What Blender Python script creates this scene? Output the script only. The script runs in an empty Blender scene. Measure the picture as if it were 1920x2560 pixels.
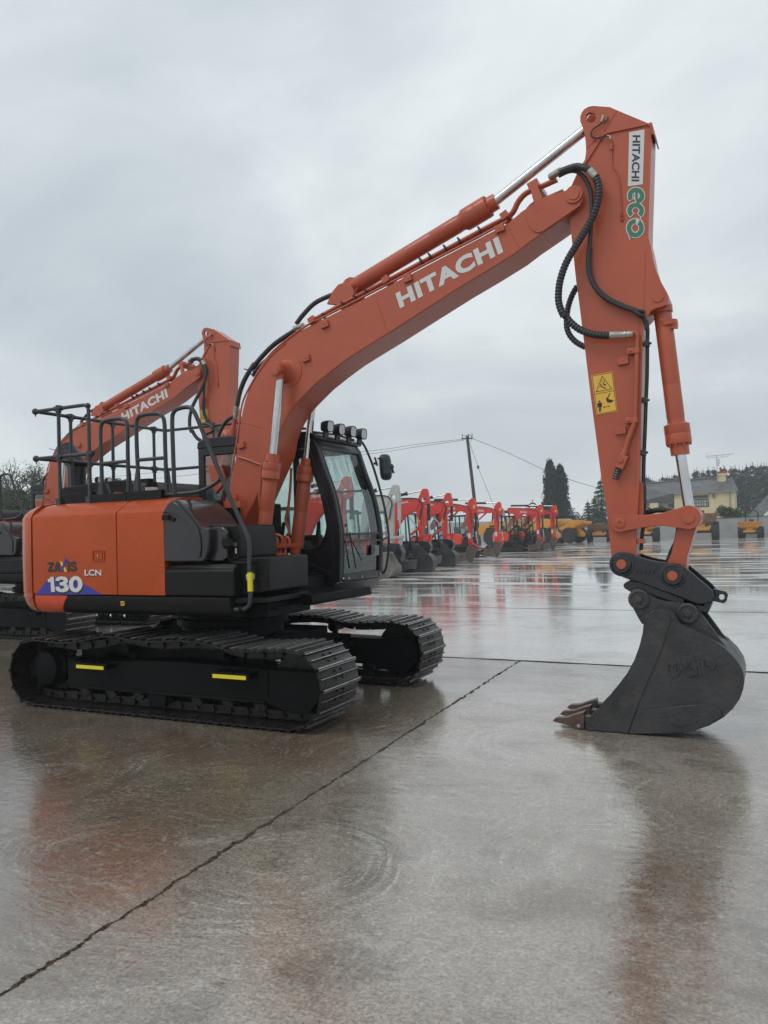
import bpy, bmesh, math, random
from mathutils import Vector, Matrix, noise
from mathutils.geometry import tessellate_polygon
R = math.radians
random.seed(7)
scene = bpy.context.scene
COL = scene.collection
# ------------------------------------------------------------------ camera
CAM = Vector((5.0368, -6.6059, 1.6175)); YAW, PITCH, ROLL, FPX = 0.4579, 0.0248, -0.0288, 1954.0
_cy, _sy, _cp, _sp, _cr, _sr = math.cos(YAW), math.sin(YAW), math.cos(PITCH), math.sin(PITCH), math.cos(ROLL), math.sin(ROLL)
FWD = Vector((-_sy*_cp, _cy*_cp, _sp)); _r0 = Vector((_cy, _sy, 0)); _u0 = _r0.cross(FWD)
RIGHT = _cr*_r0 + _sr*_u0; UP = -_sr*_r0 + _cr*_u0
cd = bpy.data.cameras.new('camera'); cam = bpy.data.objects.new('camera', cd); COL.objects.link(cam)
cam.matrix_world = Matrix(((RIGHT.x, UP.x, -FWD.x, CAM.x), (RIGHT.y, UP.y, -FWD.y, CAM.y), (RIGHT.z, UP.z, -FWD.z, CAM.z), (0, 0, 0, 1)))
cd.sensor_fit = 'VERTICAL'; cd.sensor_height = 36.0; cd.lens = 36.0*FPX/2560.0
cd.clip_start = 0.1; cd.clip_end = 3000
scene.camera = cam
scene.view_settings.view_transform = 'Standard'; scene.view_settings.look = 'None'
scene.view_settings.exposure = 0.0; scene.view_settings.gamma = 1.0
# ------------------------------------------------------------------ sky (overcast) and sun
SKYOFF = (5.1, 0.4, 3.0)
SUN_EL, SUN_AZ = R(52), R(215)      # azimuth measured clockwise from +Y
w = bpy.data.worlds.new('World'); scene.world = w; w.use_nodes = True
nt = w.node_tree; N = nt.nodes; L = nt.links; N.clear()
def wn(t, **k):
    n = N.new(t)
    for a, b in k.items(): setattr(n, a, b)
    return n
sky = wn('ShaderNodeTexSky', sky_type='NISHITA', sun_disc=False, sun_elevation=SUN_EL, sun_rotation=SUN_AZ, air_density=1.0, dust_density=3.0)
skym = wn('ShaderNodeVectorMath', operation='SCALE'); skym.inputs['Scale'].default_value = 0.07
L.new(sky.outputs[0], skym.inputs[0])
tc = wn('ShaderNodeTexCoord'); sx = wn('ShaderNodeSeparateXYZ'); L.new(tc.outputs['Generated'], sx.inputs[0])
zc = wn('ShaderNodeMath', operation='MAXIMUM'); L.new(sx.outputs[2], zc.inputs[0]); zc.inputs[1].default_value = 0.0
za = wn('ShaderNodeMath', operation='ADD'); L.new(zc.outputs[0], za.inputs[0]); za.inputs[1].default_value = 0.28
dx = wn('ShaderNodeMath', operation='DIVIDE'); L.new(sx.outputs[0], dx.inputs[0]); L.new(za.outputs[0], dx.inputs[1])
dy = wn('ShaderNodeMath', operation='DIVIDE'); L.new(sx.outputs[1], dy.inputs[0]); L.new(za.outputs[0], dy.inputs[1])
cx = wn('ShaderNodeCombineXYZ'); L.new(dx.outputs[0], cx.inputs[0]); L.new(dy.outputs[0], cx.inputs[1])
n1 = wn('ShaderNodeTexNoise'); n1.inputs['Scale'].default_value = 1.15; n1.inputs['Detail'].default_value = 7; n1.inputs['Roughness'].default_value = 0.55; n1.inputs['Distortion'].default_value = 0.35
mpw = wn('ShaderNodeMapping'); mpw.inputs['Location'].default_value = SKYOFF; L.new(cx.outputs[0], mpw.inputs[0]); L.new(mpw.outputs[0], n1.inputs['Vector'])
cr = wn('ShaderNodeValToRGB'); e = cr.color_ramp.elements
e[0].position = 0.34; e[0].color = (0.47, 0.53, 0.58, 1); e[1].position = 0.68; e[1].color = (0.80, 0.845, 0.865, 1)
m_ = cr.color_ramp.elements.new(0.52); m_.color = (0.61, 0.665, 0.70, 1)
L.new(n1.outputs[0], cr.inputs[0])
hz = wn('ShaderNodeMapRange'); L.new(zc.outputs[0], hz.inputs[0]); hz.inputs[1].default_value = 0.0; hz.inputs[2].default_value = 0.22; hz.inputs[3].default_value = 0.55; hz.inputs[4].default_value = 0.0
hm = wn('ShaderNodeMix', data_type='RGBA'); L.new(hz.outputs[0], hm.inputs[0]); L.new(cr.outputs[0], hm.inputs[6]); hm.inputs[7].default_value = (0.66, 0.71, 0.725, 1)
mx = wn('ShaderNodeMix', data_type='RGBA'); mx.inputs[0].default_value = 0.93
L.new(skym.outputs[0], mx.inputs[6]); L.new(hm.outputs[2], mx.inputs[7])
bg = wn('ShaderNodeBackground'); bg.inputs[1].default_value = 1.23; out = wn('ShaderNodeOutputWorld')
L.new(mx.outputs[2], bg.inputs[0]); L.new(bg.outputs[0], out.inputs[0])
sl = bpy.data.lights.new('sun', 'SUN'); sl.energy = 0.9; sl.angle = R(25); sl.color = (1.0, 0.97, 0.93)
so = bpy.data.objects.new('sun', sl); COL.objects.link(so)
sd = Vector((math.sin(SUN_AZ)*math.cos(SUN_EL), math.cos(SUN_AZ)*math.cos(SUN_EL), math.sin(SUN_EL)))
so.rotation_euler = sd.to_track_quat('Z', 'Y').to_euler()
# ------------------------------------------------------------------ measured points: a sight line met with a plane at its real depth
TT = {'Z1':(0,940,2.592),'Z2':(480,900,2.592),'Z3':(0,1400,1.728),'Z4':(1300,1200,2.676),'Z5':(1300,240,3.95),'Z6':(640,440,1.975),'Z7':(1360,720,4.1475),'Z8':(920,1060,3.318),'R1':(1400,1100,3.19),'R2':(1280,1180,5.184),'R3':(60,780,2.9625),'R4':(0,1130,4.424),'R5':(540,1140,5.53),'R7':(1420,1340,3.456),'R8':(700,1460,3.77),'H1':(1600,1120,5.184),'H2':(0,1560,3.318),'H3':(560,1500,2.765),'H4':(60,980,6.381),'G':(0,0,.8641),'H5':(440,1440,4.608),'K1':(700,1020,4.424),'K2':(230,1080,4.484),'K3':(920,1200,6.9125),'K4':(1120,1220,5.925),'K5':(1500,1380,7.541),'K6':(380,1220,5.184),'K7':(0,1120,4.424),'K8':(560,860,6.505),'L1':(1600,1600,5.925),'L2':(1370,1720,6.636),'L3':(1540,900,9.217),'L4':(100,1360,9.217)}
def ray(T, a, b):
    x0, y0, k = TT[T]; x = x0+a/k; y = y0+b/k
    return FWD + RIGHT*((x-960)/FPX) - UP*((y-1280)/FPX)
def at(T, a, b, Y):                       # on the vertical plane y = Y
    d = ray(T, a, b); return CAM + d*((Y-CAM.y)/d.y)
def atz(T, a, b, Z=0.0):                  # on the level plane z = Z
    d = ray(T, a, b); return CAM + d*((Z-CAM.z)/d.z)
def atp(T, a, b, o, az):                  # on a vertical plane through o with direction az
    d = ray(T, a, b); n = Vector((-math.sin(az), math.cos(az), 0)); o = Vector((o[0], o[1], 0))
    return CAM + d*(((o-CAM).dot(n))/d.dot(n))
def trace(Y, *pts):                       # (x, z) outline on plane y = Y; pts like 'K8', (a,b), (a,b), 'Z6', ...
    T = None; o = []
    for p in pts:
        if isinstance(p, str): T = p
        else:
            v = at(T, p[0], p[1], Y); o.append((v.x, v.z))
    return o
def trace3(Y, *pts): return [Vector((x, Y, z)) for x, z in trace(Y, *pts)]
# ------------------------------------------------------------------ mesh helpers
def catmull(P, k=6, closed=False):
    P = [Vector(p) for p in P]; n = len(P); o = []
    rng = range(n if closed else n-1)
    for i in rng:
        a, b, c, d = P[(i-1) % n] if (closed or i > 0) else P[0]*2-P[1], P[i], P[(i+1) % n], P[(i+2) % n] if (closed or i+2 < n) else P[-1]*2-P[-2]
        for j in range(k):
            t = j/k; o.append(0.5*((2*b)+(c-a)*t+(2*a-5*b+4*c-d)*t*t+(3*b-a-3*c+d)*t*t*t))
    if not closed: o.append(P[-1])
    return o
SPLIT = {'side_cutter', 'wear_plate', 'reinforcing_plate', 'bucket_pin', 'cylinder_bracket', 'mounting_lug', 'weld_seam', 'pipe_clamp', 'cable_tie', 'vent_slot', 'cab_bolt', 'pipe_clip', 'hose_clip', 'hose_fitting', 'control_console', 'bumper_light', 'boom_pipe', 'wiper', 'smooth_hose', 'hydraulic_pipe', 'hose_bundle', 'arm_hose', 'hitch_hose', 'return_hose', 'heel_hose', 'riser_pipe', 'boom_foot_bracket', 'rail_base_plate', 'side_window', 'arm_pin', 'cylinder_pin', 'pipe_strap', 'arm_pipe', 'pin_cap', 'grease_line', 'hose_coupling', 'chimney_pot', 'screen_bar', 'step_tread', 'side_link', 'link_pin', 'hose_guard', 'cylinder_eye', 'hose_loom'}
class MB:
    def __init__(s): s.v = []; s.f = []; s.m = []; s.cm = 0
    def add(s, vs, fs):
        o = len(s.v); s.v += [Vector(v) for v in vs]
        for f in fs: s.f.append(tuple(i+o for i in f)); s.m.append(s.cm)
        return s
    def poly(s, pts, ext, holes=()):      # planar 3D outline extruded by vector ext, with holes
        ext = Vector(ext); loops = [[Vector(p) for p in pts]]+[[Vector(p) for p in h] for h in holes]
        allp = [p for l in loops for p in l]; n = len(allp)
        tris = tessellate_polygon(loops)
        nrm = Vector((0, 0, 0))
        for a, b, c in tris: nrm += (allp[b]-allp[a]).cross(allp[c]-allp[a])
        fs = []
        flip = nrm.dot(ext) > 0
        for a, b, c in tris:
            fs.append((c, b, a) if flip else (a, b, c)); fs.append((a+n, b+n, c+n) if flip else (c+n, b+n, a+n))
        i = 0
        for l in loops:
            m = len(l); ar = Vector((0, 0, 0))
            for k in range(m): ar += l[k].cross(l[(k+1) % m])
            fw = (ar.dot(ext) > 0) == (l is loops[0])
            for k in range(m):
                p, q = i+k, i+(k+1) % m
                fs.append((p, q, q+n, p+n) if fw else (q, p, p+n, q+n))
            i += m
        return s.add(allp+[p+ext for p in allp], fs)
    def prism(s, xz, y0, y1, holes=()):
        return s.poly([(x, y0, z) for x, z in xz], (0, y1-y0, 0), [[(x, y0, z) for x, z in h] for h in holes])
    def box(s, x0, x1, y0, y1, z0, z1): return s.poly([(x0, y0, z0), (x1, y0, z0), (x1, y1, z0), (x0, y1, z0)], (0, 0, z1-z0))
    def obox(s, c, ax, ay, az):           # centre and three half-axis vectors
        c = Vector(c); ax, ay, az = Vector(ax), Vector(ay), Vector(az)
        return s.poly([c-ax-ay-az, c+ax-ay-az, c+ax+ay-az, c-ax+ay-az], az*2)
    def rev(s, p0, ax, prof, n=24, caps=True):   # prof: list of (distance along axis, radius)
        p0 = Vector(p0); ax = Vector(ax).normalized(); u = ax.orthogonal().normalized(); w_ = ax.cross(u)
        vs = []; fs = []
        for t, r in prof:
            for i in range(n):
                a = 2*math.pi*i/n; vs.append(p0+ax*t+(u*math.cos(a)+w_*math.sin(a))*r)
        for j in range(len(prof)-1):
            for i in range(n):
                k = (i+1) % n; fs.append((j*n+i, j*n+k, (j+1)*n+k, (j+1)*n+i))
        if caps:
            fs.append(tuple(range(n-1, -1, -1))); fs.append(tuple((len(prof)-1)*n+i for i in range(n)))
        return s.add(vs, fs)
    def cyl(s, p0, p1, r0, r1=None, n=20):
        p0, p1 = Vector(p0), Vector(p1); return s.rev(p0, p1-p0, [(0, r0), ((p1-p0).length, r0 if r1 is None else r1)], n)
    def tube(s, pts, r, n=10, k=6, rib=None, closed=False, sx_=1.0):
        P = catmull(pts, k, closed) if k > 1 else [Vector(p) for p in pts]
        if rib:                            # resample by arc length for ribs
            Lg = [0]
            for a, b in zip(P, P[1:]): Lg.append(Lg[-1]+(b-a).length)
            m = int(Lg[-1]/rib)*2; Q = []; j = 0
            for i in range(m+1):
                d = Lg[-1]*i/m
                while j < len(Lg)-2 and Lg[j+1] < d: j += 1
                Q.append(P[j].lerp(P[j+1], (d-Lg[j])/max(1e-9, Lg[j+1]-Lg[j])))
            P = Q
        m = len(P); tan = []
        for i in range(m):
            a = P[(i-1) % m] if closed else P[max(0, i-1)]; b = P[(i+1) % m] if closed else P[min(m-1, i+1)]
            tan.append((b-a).normalized())
        u = tan[0].orthogonal().normalized(); vs = []; fs = []
        for i in range(m):
            u = (u-tan[i]*u.dot(tan[i])).normalized(); w_ = tan[i].cross(u)
            rr = r if not rib else (r if i % 2 else r*0.84)
            for j in range(n):
                a = 2*math.pi*j/n; vs.append(P[i]+(u*math.cos(a)+w_*math.sin(a))*rr)
        for i in range(m if closed else m-1):
            i2 = (i+1) % m
            for j in range(n):
                k2 = (j+1) % n; fs.append((i*n+j, i*n+k2, i2*n+k2, i2*n+j))
        if not closed: fs.append(tuple(range(n-1, -1, -1))); fs.append(tuple((m-1)*n+i for i in range(n)))
        return s.add(vs, fs)
    def ball(s, c, r, n=14, sc=(1, 1, 1)):
        c = Vector(c); vs = [c+Vector((0, 0, r*sc[2]))]; fs = []; h = n//2
        for j in range(1, h):
            t = math.pi*j/h
            for i in range(n):
                a = 2*math.pi*i/n; vs.append(c+Vector((math.sin(t)*math.cos(a)*r*sc[0], math.sin(t)*math.sin(a)*r*sc[1], math.cos(t)*r*sc[2])))
        vs.append(c-Vector((0, 0, r*sc[2])))
        for i in range(n): fs.append((0, 1+i, 1+(i+1) % n))
        for j in range(h-2):
            for i in range(n): k = (i+1) % n; fs.append((1+j*n+i, 1+(j+1)*n+i, 1+(j+1)*n+k, 1+j*n+k))
        o = 1+(h-2)*n
        for i in range(n): fs.append((o+i, len(vs)-1, o+(i+1) % n))
        return s.add(vs, fs)
    def grid(s, rows, closed=False):      # rows of equal-length point lists, skinned
        n = len(rows[0]); vs = [p for r in rows for p in r]; fs = []
        for i in range(len(rows)-1):
            for j in range(n if closed else n-1):
                k = (j+1) % n; fs.append((i*n+j, i*n+k, (i+1)*n+k, (i+1)*n+j))
        return s.add(vs, fs)
    def pieces(s):                        # connected parts, joined where their boxes touch
        n = len(s.v); par = list(range(n))
        def find(a):
            while par[a] != a: par[a] = par[par[a]]; a = par[a]
            return a
        for f in s.f:
            for q in f[1:]:
                a, b = find(f[0]), find(q)
                if a != b: par[a] = b
        comp = {}
        for i, f in enumerate(s.f): comp.setdefault(find(f[0]), []).append(i)
        cs = []
        for k, fl in comp.items():
            vs = {q for i in fl for q in s.f[i]}
            lo = [min(s.v[q][a] for q in vs)-0.002 for a in range(3)]; hi = [max(s.v[q][a] for q in vs)+0.002 for a in range(3)]; cs.append([lo, hi, fl])
        ch = True
        while ch:
            ch = False
            for i in range(len(cs)):
                for j in range(i+1, len(cs)):
                    if all(cs[i][0][a] <= cs[j][1][a] and cs[j][0][a] <= cs[i][1][a] for a in range(3)):
                        cs[i] = [[min(x, y) for x, y in zip(cs[i][0], cs[j][0])], [max(x, y) for x, y in zip(cs[i][1], cs[j][1])], cs[i][2]+cs[j][2]]; del cs[j]; ch = True; break
                if ch: break
        out = []
        for lo, hi, fl in cs:
            m = MB(); mp = {}
            for i in fl:
                f = []
                for q in s.f[i]:
                    if q not in mp: mp[q] = len(m.v); m.v.append(s.v[q])
                    f.append(mp[q])
                m.f.append(tuple(f)); m.m.append(s.m[i])
            out.append(m)
        return out
    def build(s, name, mats, parent=None, bevel=0, smooth=35, seg=2, fixn=False, whole=False):
        if name in SPLIT and not whole:
            os_ = [q.build(name, mats, parent, bevel, smooth, seg, fixn, True) for q in s.pieces()]
            return os_[0]
        me = bpy.data.meshes.new(name); me.from_pydata([tuple(v) for v in s.v], [], s.f); me.update()
        if fixn:
            bm = bmesh.new(); bm.from_mesh(me); bmesh.ops.recalc_face_normals(bm, faces=bm.faces); bm.to_mesh(me); bm.free()
        if not isinstance(mats, (list, tuple)): mats = [mats]
        for m in mats: me.materials.append(m)
        if len(mats) > 1: me.polygons.foreach_set('material_index', s.m)
        if smooth: me.shade_smooth(); me.set_sharp_from_angle(angle=R(smooth))
        o = bpy.data.objects.new(name, me); COL.objects.link(o)
        if bevel:
            b = o.modifiers.new('bevel', 'BEVEL'); b.width = bevel; b.segments = seg; b.limit_method = 'ANGLE'; b.angle_limit = R(35); b.harden_normals = False
        if parent: o.parent = parent
        return o
def root(name, label, cat, loc=(0, 0, 0), rz=0, group=None):
    o = bpy.data.objects.new(name, None); COL.objects.link(o); o.location = loc; o.rotation_euler = (0, 0, rz)
    o['label'] = label; o['category'] = cat
    if group: o['group'] = group
    return o
def tag(o, label, cat, group=None):
    o['label'] = label; o['category'] = cat
    if group: o['group'] = group
    return o
def struct(o, kind='structure'): o['kind'] = kind; return o
def copy_tree(o, parent=None, skip=()):
    c = o.copy(); COL.objects.link(c)
    if parent: c.parent = parent
    for ch in [x for x in o.children]:
        if ch not in skip: copy_tree(ch, c, skip)
    return c
def circ(c, r, n=20, a0=0.0, a1=360.0, full=True):
    m = n if full else n-1
    return [(c[0]+r*math.cos(R(a0+(a1-a0)*i/m)), c[1]+r*math.sin(R(a0+(a1-a0)*i/m))) for i in range(n)]
_fc = {}
def text_mesh(txt, bold=0.0, spacing=1.0, res=4):
    key = (txt, bold, spacing)
    if key in _fc: return _fc[key]
    c = bpy.data.curves.new('lettering', 'FONT'); c.body = txt; c.offset = bold; c.resolution_u = res; c.space_character = spacing
    o = bpy.data.objects.new('lettering', c); COL.objects.link(o); bpy.context.view_layer.update()
    dg = bpy.context.evaluated_depsgraph_get(); me = o.evaluated_get(dg).to_mesh()
    v = [x.co.copy() for x in me.vertices]; f = [tuple(p.vertices) for p in me.polygons]
    o.evaluated_get(dg).to_mesh_clear(); bpy.data.objects.remove(o); bpy.data.curves.remove(c)
    x0, x1 = min(a.x for a in v), max(a.x for a in v); y0, y1 = min(a.y for a in v), max(a.y for a in v)
    v = [((a.x-x0)/(x1-x0), (a.y-y0)/(y1-y0)) for a in v]
    _fc[key] = (v, f); return v, f
def lettering(mb, txt, bl, br, tl, off=(0, 0, 0), bold=0.0, spacing=1.0, depth=0.0):
    bl, br, tl = Vector(bl), Vector(br), Vector(tl); off = Vector(off)
    v, f = text_mesh(txt, bold, spacing)
    P = [bl+(br-bl)*a+(tl-bl)*b+off for a, b in v]
    mb.add(P, f)
    if depth:
        nn = (br-bl).cross(tl-bl).normalized()*depth
        from collections import Counter
        cnt = Counter()
        for q in f:
            for i in range(len(q)): cnt[(q[i], q[(i+1) % len(q)])] += 1
        ed = [k for k in cnt if (k[1], k[0]) not in cnt]
        n = len(P); base = [p-nn for p in P]
        mb.add(P+base, [(b, a, a+n, b+n) for a, b in ed])
    return mb
# ------------------------------------------------------------------ materials
def mat(name, col, rough=0.5, metal=0.0, coat=0.0, var=0.0, vscale=3.0, bump=0.0, bscale=40.0, spec=0.5, dirt=None, rvar=0.0):
    m = bpy.data.materials.new(name); m.use_nodes = True; t = m.node_tree; b = t.nodes['Principled BSDF']
    b.inputs['Base Color'].default_value = (*col, 1); b.inputs['Roughness'].default_value = rough; b.inputs['Metallic'].default_value = metal
    b.inputs['Coat Weight'].default_value = coat; b.inputs['Coat Roughness'].default_value = 0.12; b.inputs['Specular IOR Level'].default_value = spec
    g = t.nodes.new('ShaderNodeTexCoord')
    if var or dirt or rvar:
        n = t.nodes.new('ShaderNodeTexNoise'); n.inputs['Scale'].default_value = vscale; n.inputs['Detail'].default_value = 6; n.inputs['Roughness'].default_value = 0.6
        t.links.new(g.outputs['Object'], n.inputs['Vector'])
        mr = t.nodes.new('ShaderNodeMapRange'); mr.inputs[1].default_value = 0.3; mr.inputs[2].default_value = 0.7
        t.links.new(n.outputs[0], mr.inputs[0])
        mx = t.nodes.new('ShaderNodeMix'); mx.data_type = 'RGBA'; t.links.new(mr.outputs[0], mx.inputs[0])
        mx.inputs[6].default_value = (*[max(0, c*(1-var)) for c in col], 1); mx.inputs[7].default_value = (*[min(1, c*(1+var)) for c in col], 1)
        last = mx.outputs[2]
        if dirt:
            n2 = t.nodes.new('ShaderNodeTexNoise'); n2.inputs['Scale'].default_value = vscale*2.3; n2.inputs['Detail'].default_value = 8; n2.inputs['Roughness'].default_value = 0.7
            t.links.new(g.outputs['Object'], n2.inputs['Vector'])
            m2 = t.nodes.new('ShaderNodeMapRange'); m2.inputs[1].default_value = 0.48; m2.inputs[2].default_value = 0.68; m2.inputs[4].default_value = dirt[3]
            t.links.new(n2.outputs[0], m2.inputs[0])
            x2 = t.nodes.new('ShaderNodeMix'); x2.data_type = 'RGBA'; t.links.new(m2.outputs[0], x2.inputs[0]); t.links.new(last, x2.inputs[6]); x2.inputs[7].default_value = (*dirt[:3], 1)
            last = x2.outputs[2]
        t.links.new(last, b.inputs['Base Color'])
        if rvar:
            m3 = t.nodes.new('ShaderNodeMapRange'); m3.inputs[1].default_value = 0.3; m3.inputs[2].default_value = 0.7; m3.inputs[3].default_value = max(0.02, rough-rvar); m3.inputs[4].default_value = rough+rvar
            t.links.new(n.outputs[0], m3.inputs[0]); t.links.new(m3.outputs[0], b.inputs['Roughness'])
    if bump:
        n = t.nodes.new('ShaderNodeTexNoise'); n.inputs['Scale'].default_value = bscale; n.inputs['Detail'].default_value = 3
        t.links.new(g.outputs['Object'], n.inputs['Vector']); bb = t.nodes.new('ShaderNodeBump'); bb.inputs['Strength'].default_value = bump; bb.inputs['Distance'].default_value = 0.02
        t.links.new(n.outputs[0], bb.inputs['Height']); t.links.new(bb.outputs[0], b.inputs['Normal'])
    return m
ORANGE = mat('orange_paint', (0.45, 0.092, 0.042), 0.33, spec=0.42, coat=0.15, var=0.10, vscale=1.8, dirt=(0.40, 0.12, 0.07, 0.22), bump=0.03, bscale=25, rvar=0.06)
ORANGE_D = mat('orange_panel_paint', (0.42, 0.062, 0.008), 0.28, spec=0.25, coat=0.0, var=0.08, vscale=1.8, dirt=(0.33, 0.075, 0.03, 0.25), bump=0.02, bscale=20, rvar=0.05)
ORANGE_R = mat('orange_decal', (0.60, 0.07, 0.02), 0.35)
BLACKP = mat('black_panel', (0.009, 0.0082, 0.0085), 0.40, spec=0.2, var=0.2, bump=0.05, bscale=60, rvar=0.1)
GLOSS = mat('gloss_black_cover', (0.024, 0.021, 0.0225), 0.22, spec=0.4, coat=0.3, var=0.2, rvar=0.06)
CABB = mat('cab_black', (0.009, 0.0095, 0.012), 0.30, spec=0.4, coat=0.1, var=0.2, rvar=0.08)
TRACKM = mat('track_steel', (0.014, 0.012, 0.011), 0.32, metal=0.15, spec=0.32, var=0.35, vscale=5, bump=0.2, bscale=60, dirt=(0.035, 0.028, 0.023, 0.5), rvar=0.12)
FRAMEM = mat('undercarriage_black', (0.004, 0.004, 0.0042), 0.5, spec=0.12, var=0.3, bump=0.1, bscale=30)
RAILM = mat('rail_dark', (0.022, 0.025, 0.030), 0.38, coat=0.15, var=0.2)
HOSEM = mat('hose_rubber', (0.022, 0.024, 0.028), 0.45, var=0.2)
CHROME = mat('chrome_rod', (0.56, 0.565, 0.57), 0.14, metal=1.0, var=0.12, vscale=6, rvar=0.05)
STEEL = mat('zinc_fitting', (0.42, 0.41, 0.36), 0.38, metal=0.8, var=0.25, vscale=30)
HITCH = mat('hitch_paint', (0.014, 0.016, 0.020), 0.30, coat=0.2, var=0.25, vscale=4, rvar=0.1)
BUCKM = mat('bucket_steel', (0.042, 0.043, 0.047), 0.42, metal=0.25, var=0.40, vscale=2.6, bump=0.22, bscale=30, dirt=(0.085, 0.072, 0.060, 0.55), rvar=0.16)
BUCKR = mat('bucket_wear_steel', (0.040, 0.036, 0.032), 0.42, metal=0.3, var=0.35, vscale=5, bump=0.2, bscale=40, dirt=(0.07, 0.055, 0.043, 0.5))
TOOTH = mat('tooth_steel', (0.115, 0.075, 0.062), 0.36, metal=0.45, var=0.3, vscale=14, bump=0.2, bscale=50, dirt=(0.05, 0.035, 0.03, 0.6))
YELLOW = mat('yellow_tape', (0.78, 0.66, 0.02), 0.5)
WHITE = mat('white_vinyl', (0.66, 0.66, 0.64), 0.4, var=0.03)
BLACKD = mat('black_decal', (0.02, 0.015, 0.014), 0.4)
BLUED = mat('blue_decal', (0.035, 0.035, 0.30), 0.35)
GOLD = mat('gold_decal', (0.80, 0.50, 0.07), 0.4)
GREEND = mat('green_decal', (0.045, 0.19, 0.12), 0.4)
NAVY = mat('navy_decal', (0.03, 0.03, 0.07), 0.4)
WARNY = mat('warning_yellow', (0.78, 0.46, 0.06), 0.45)
GREENL = mat('green_beacon', (0.02, 0.30, 0.13), 0.15, coat=0.6)
AMBER = mat('amber_beacon', (0.75, 0.20, 0.02), 0.2, coat=0.5)
LENS = mat('lamp_lens', (0.50, 0.50, 0.52), 0.12, coat=1.0)
SEATM = mat('seat_cloth', (0.018, 0.019, 0.022), 0.8, var=0.2, vscale=30)
REDP = mat('red_digger_paint', (0.62, 0.036, 0.026), 0.32, coat=0.2, var=0.08)
WORN = mat('worn_shoe_edge', (0.30, 0.285, 0.265), 0.28, metal=0.6, var=0.4, vscale=12)
REDO = mat('orange_red_cover', (0.66, 0.045, 0.014), 0.35, coat=0.2, var=0.06)
GREYP = mat('pale_grey_paint', (0.46, 0.46, 0.45), 0.4, var=0.08, dirt=(0.3, 0.28, 0.25, 0.4))
DARKM = mat('dark_machinery', (0.014, 0.014, 0.015), 0.45, var=0.3)
RUBBER = mat('tyre_rubber', (0.020, 0.020, 0.021), 0.7, var=0.3, vscale=6, dirt=(0.07, 0.06, 0.05, 0.4))
DUMPY = mat('dumper_yellow', (0.68, 0.29, 0.025), 0.4, coat=0.1, var=0.1, dirt=(0.22, 0.13, 0.06, 0.5))
RUSTY = mat('worn_skip_steel', (0.20, 0.12, 0.075), 0.6, var=0.35, vscale=3, dirt=(0.30, 0.17, 0.05, 0.5))
BLADEM = mat('muddy_blade', (0.13, 0.08, 0.055), 0.45, var=0.3, vscale=3, dirt=(0.22, 0.14, 0.08, 0.5))
SLATE = None
def glass_mat(name, tint, refl=0.12, rough=0.0):
    m = bpy.data.materials.new(name); m.use_nodes = True; t = m.node_tree; t.nodes.clear()
    tr = t.nodes.new('ShaderNodeBsdfTransparent'); tr.inputs[0].default_value = (*tint, 1)
    gl = t.nodes.new('ShaderNodeBsdfGlossy'); gl.inputs['Roughness'].default_value = rough; gl.inputs[0].default_value = (0.9, 0.95, 0.95, 1)
    lw = t.nodes.new('ShaderNodeLayerWeight'); lw.inputs[0].default_value = 0.35
    mr = t.nodes.new('ShaderNodeMapRange'); mr.inputs[3].default_value = refl*0.5; mr.inputs[4].default_value = 0.75
    t.links.new(lw.outputs['Fresnel'], mr.inputs[0])
    ms = t.nodes.new('ShaderNodeMixShader'); t.links.new(mr.outputs[0], ms.inputs[0]); t.links.new(tr.outputs[0], ms.inputs[1]); t.links.new(gl.outputs[0], ms.inputs[2])
    o = t.nodes.new('ShaderNodeOutputMaterial'); t.links.new(ms.outputs[0], o.inputs[0]); return m, t, ms, tr, gl
GLASS = glass_mat('window_glass', (0.80, 0.90, 0.87))[0]
def wet_glass():                          # windscreen with rain runs
    m, t, ms, tr, gl = glass_mat('wet_windscreen', (0.66, 0.76, 0.73), 0.16)
    g = t.nodes.new('ShaderNodeTexCoord'); mp = t.nodes.new('ShaderNodeMapping'); mp.inputs['Scale'].default_value = (1, 60, 2.2)
    t.links.new(g.outputs['Object'], mp.inputs[0])
    n = t.nodes.new('ShaderNodeTexNoise'); n.inputs['Scale'].default_value = 1.6; n.inputs['Detail'].default_value = 4; t.links.new(mp.outputs[0], n.inputs['Vector'])
    sp = t.nodes.new('ShaderNodeSeparateXYZ'); t.links.new(g.outputs['Object'], sp.inputs[0])
    zr = t.nodes.new('ShaderNodeMapRange'); zr.inputs[1].default_value = 1.85; zr.inputs[2].default_value = 2.35; t.links.new(sp.outputs[2], zr.inputs[0])
    r = t.nodes.new('ShaderNodeMapRange'); r.inputs[1].default_value = 0.50; r.inputs[2].default_value = 0.60; r.inputs[4].default_value = 0.55; t.links.new(n.outputs[0], r.inputs[0])
    mu = t.nodes.new('ShaderNodeMath'); mu.operation = 'MULTIPLY'; t.links.new(r.outputs[0], mu.inputs[0]); t.links.new(zr.outputs[0], mu.inputs[1])
    df = t.nodes.new('ShaderNodeBsdfTranslucent'); df.inputs[0].default_value = (0.85, 0.92, 0.90, 1)
    m2 = t.nodes.new('ShaderNodeMixShader'); t.links.new(mu.outputs[0], m2.inputs[0]); t.links.new(ms.outputs[0], m2.inputs[1]); t.links.new(df.outputs[0], m2.inputs[2])
    o = [x for x in t.nodes if x.type == 'OUTPUT_MATERIAL'][0]; t.links.new(m2.outputs[0], o.inputs[0]); return m
WETGLASS = wet_glass()
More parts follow.
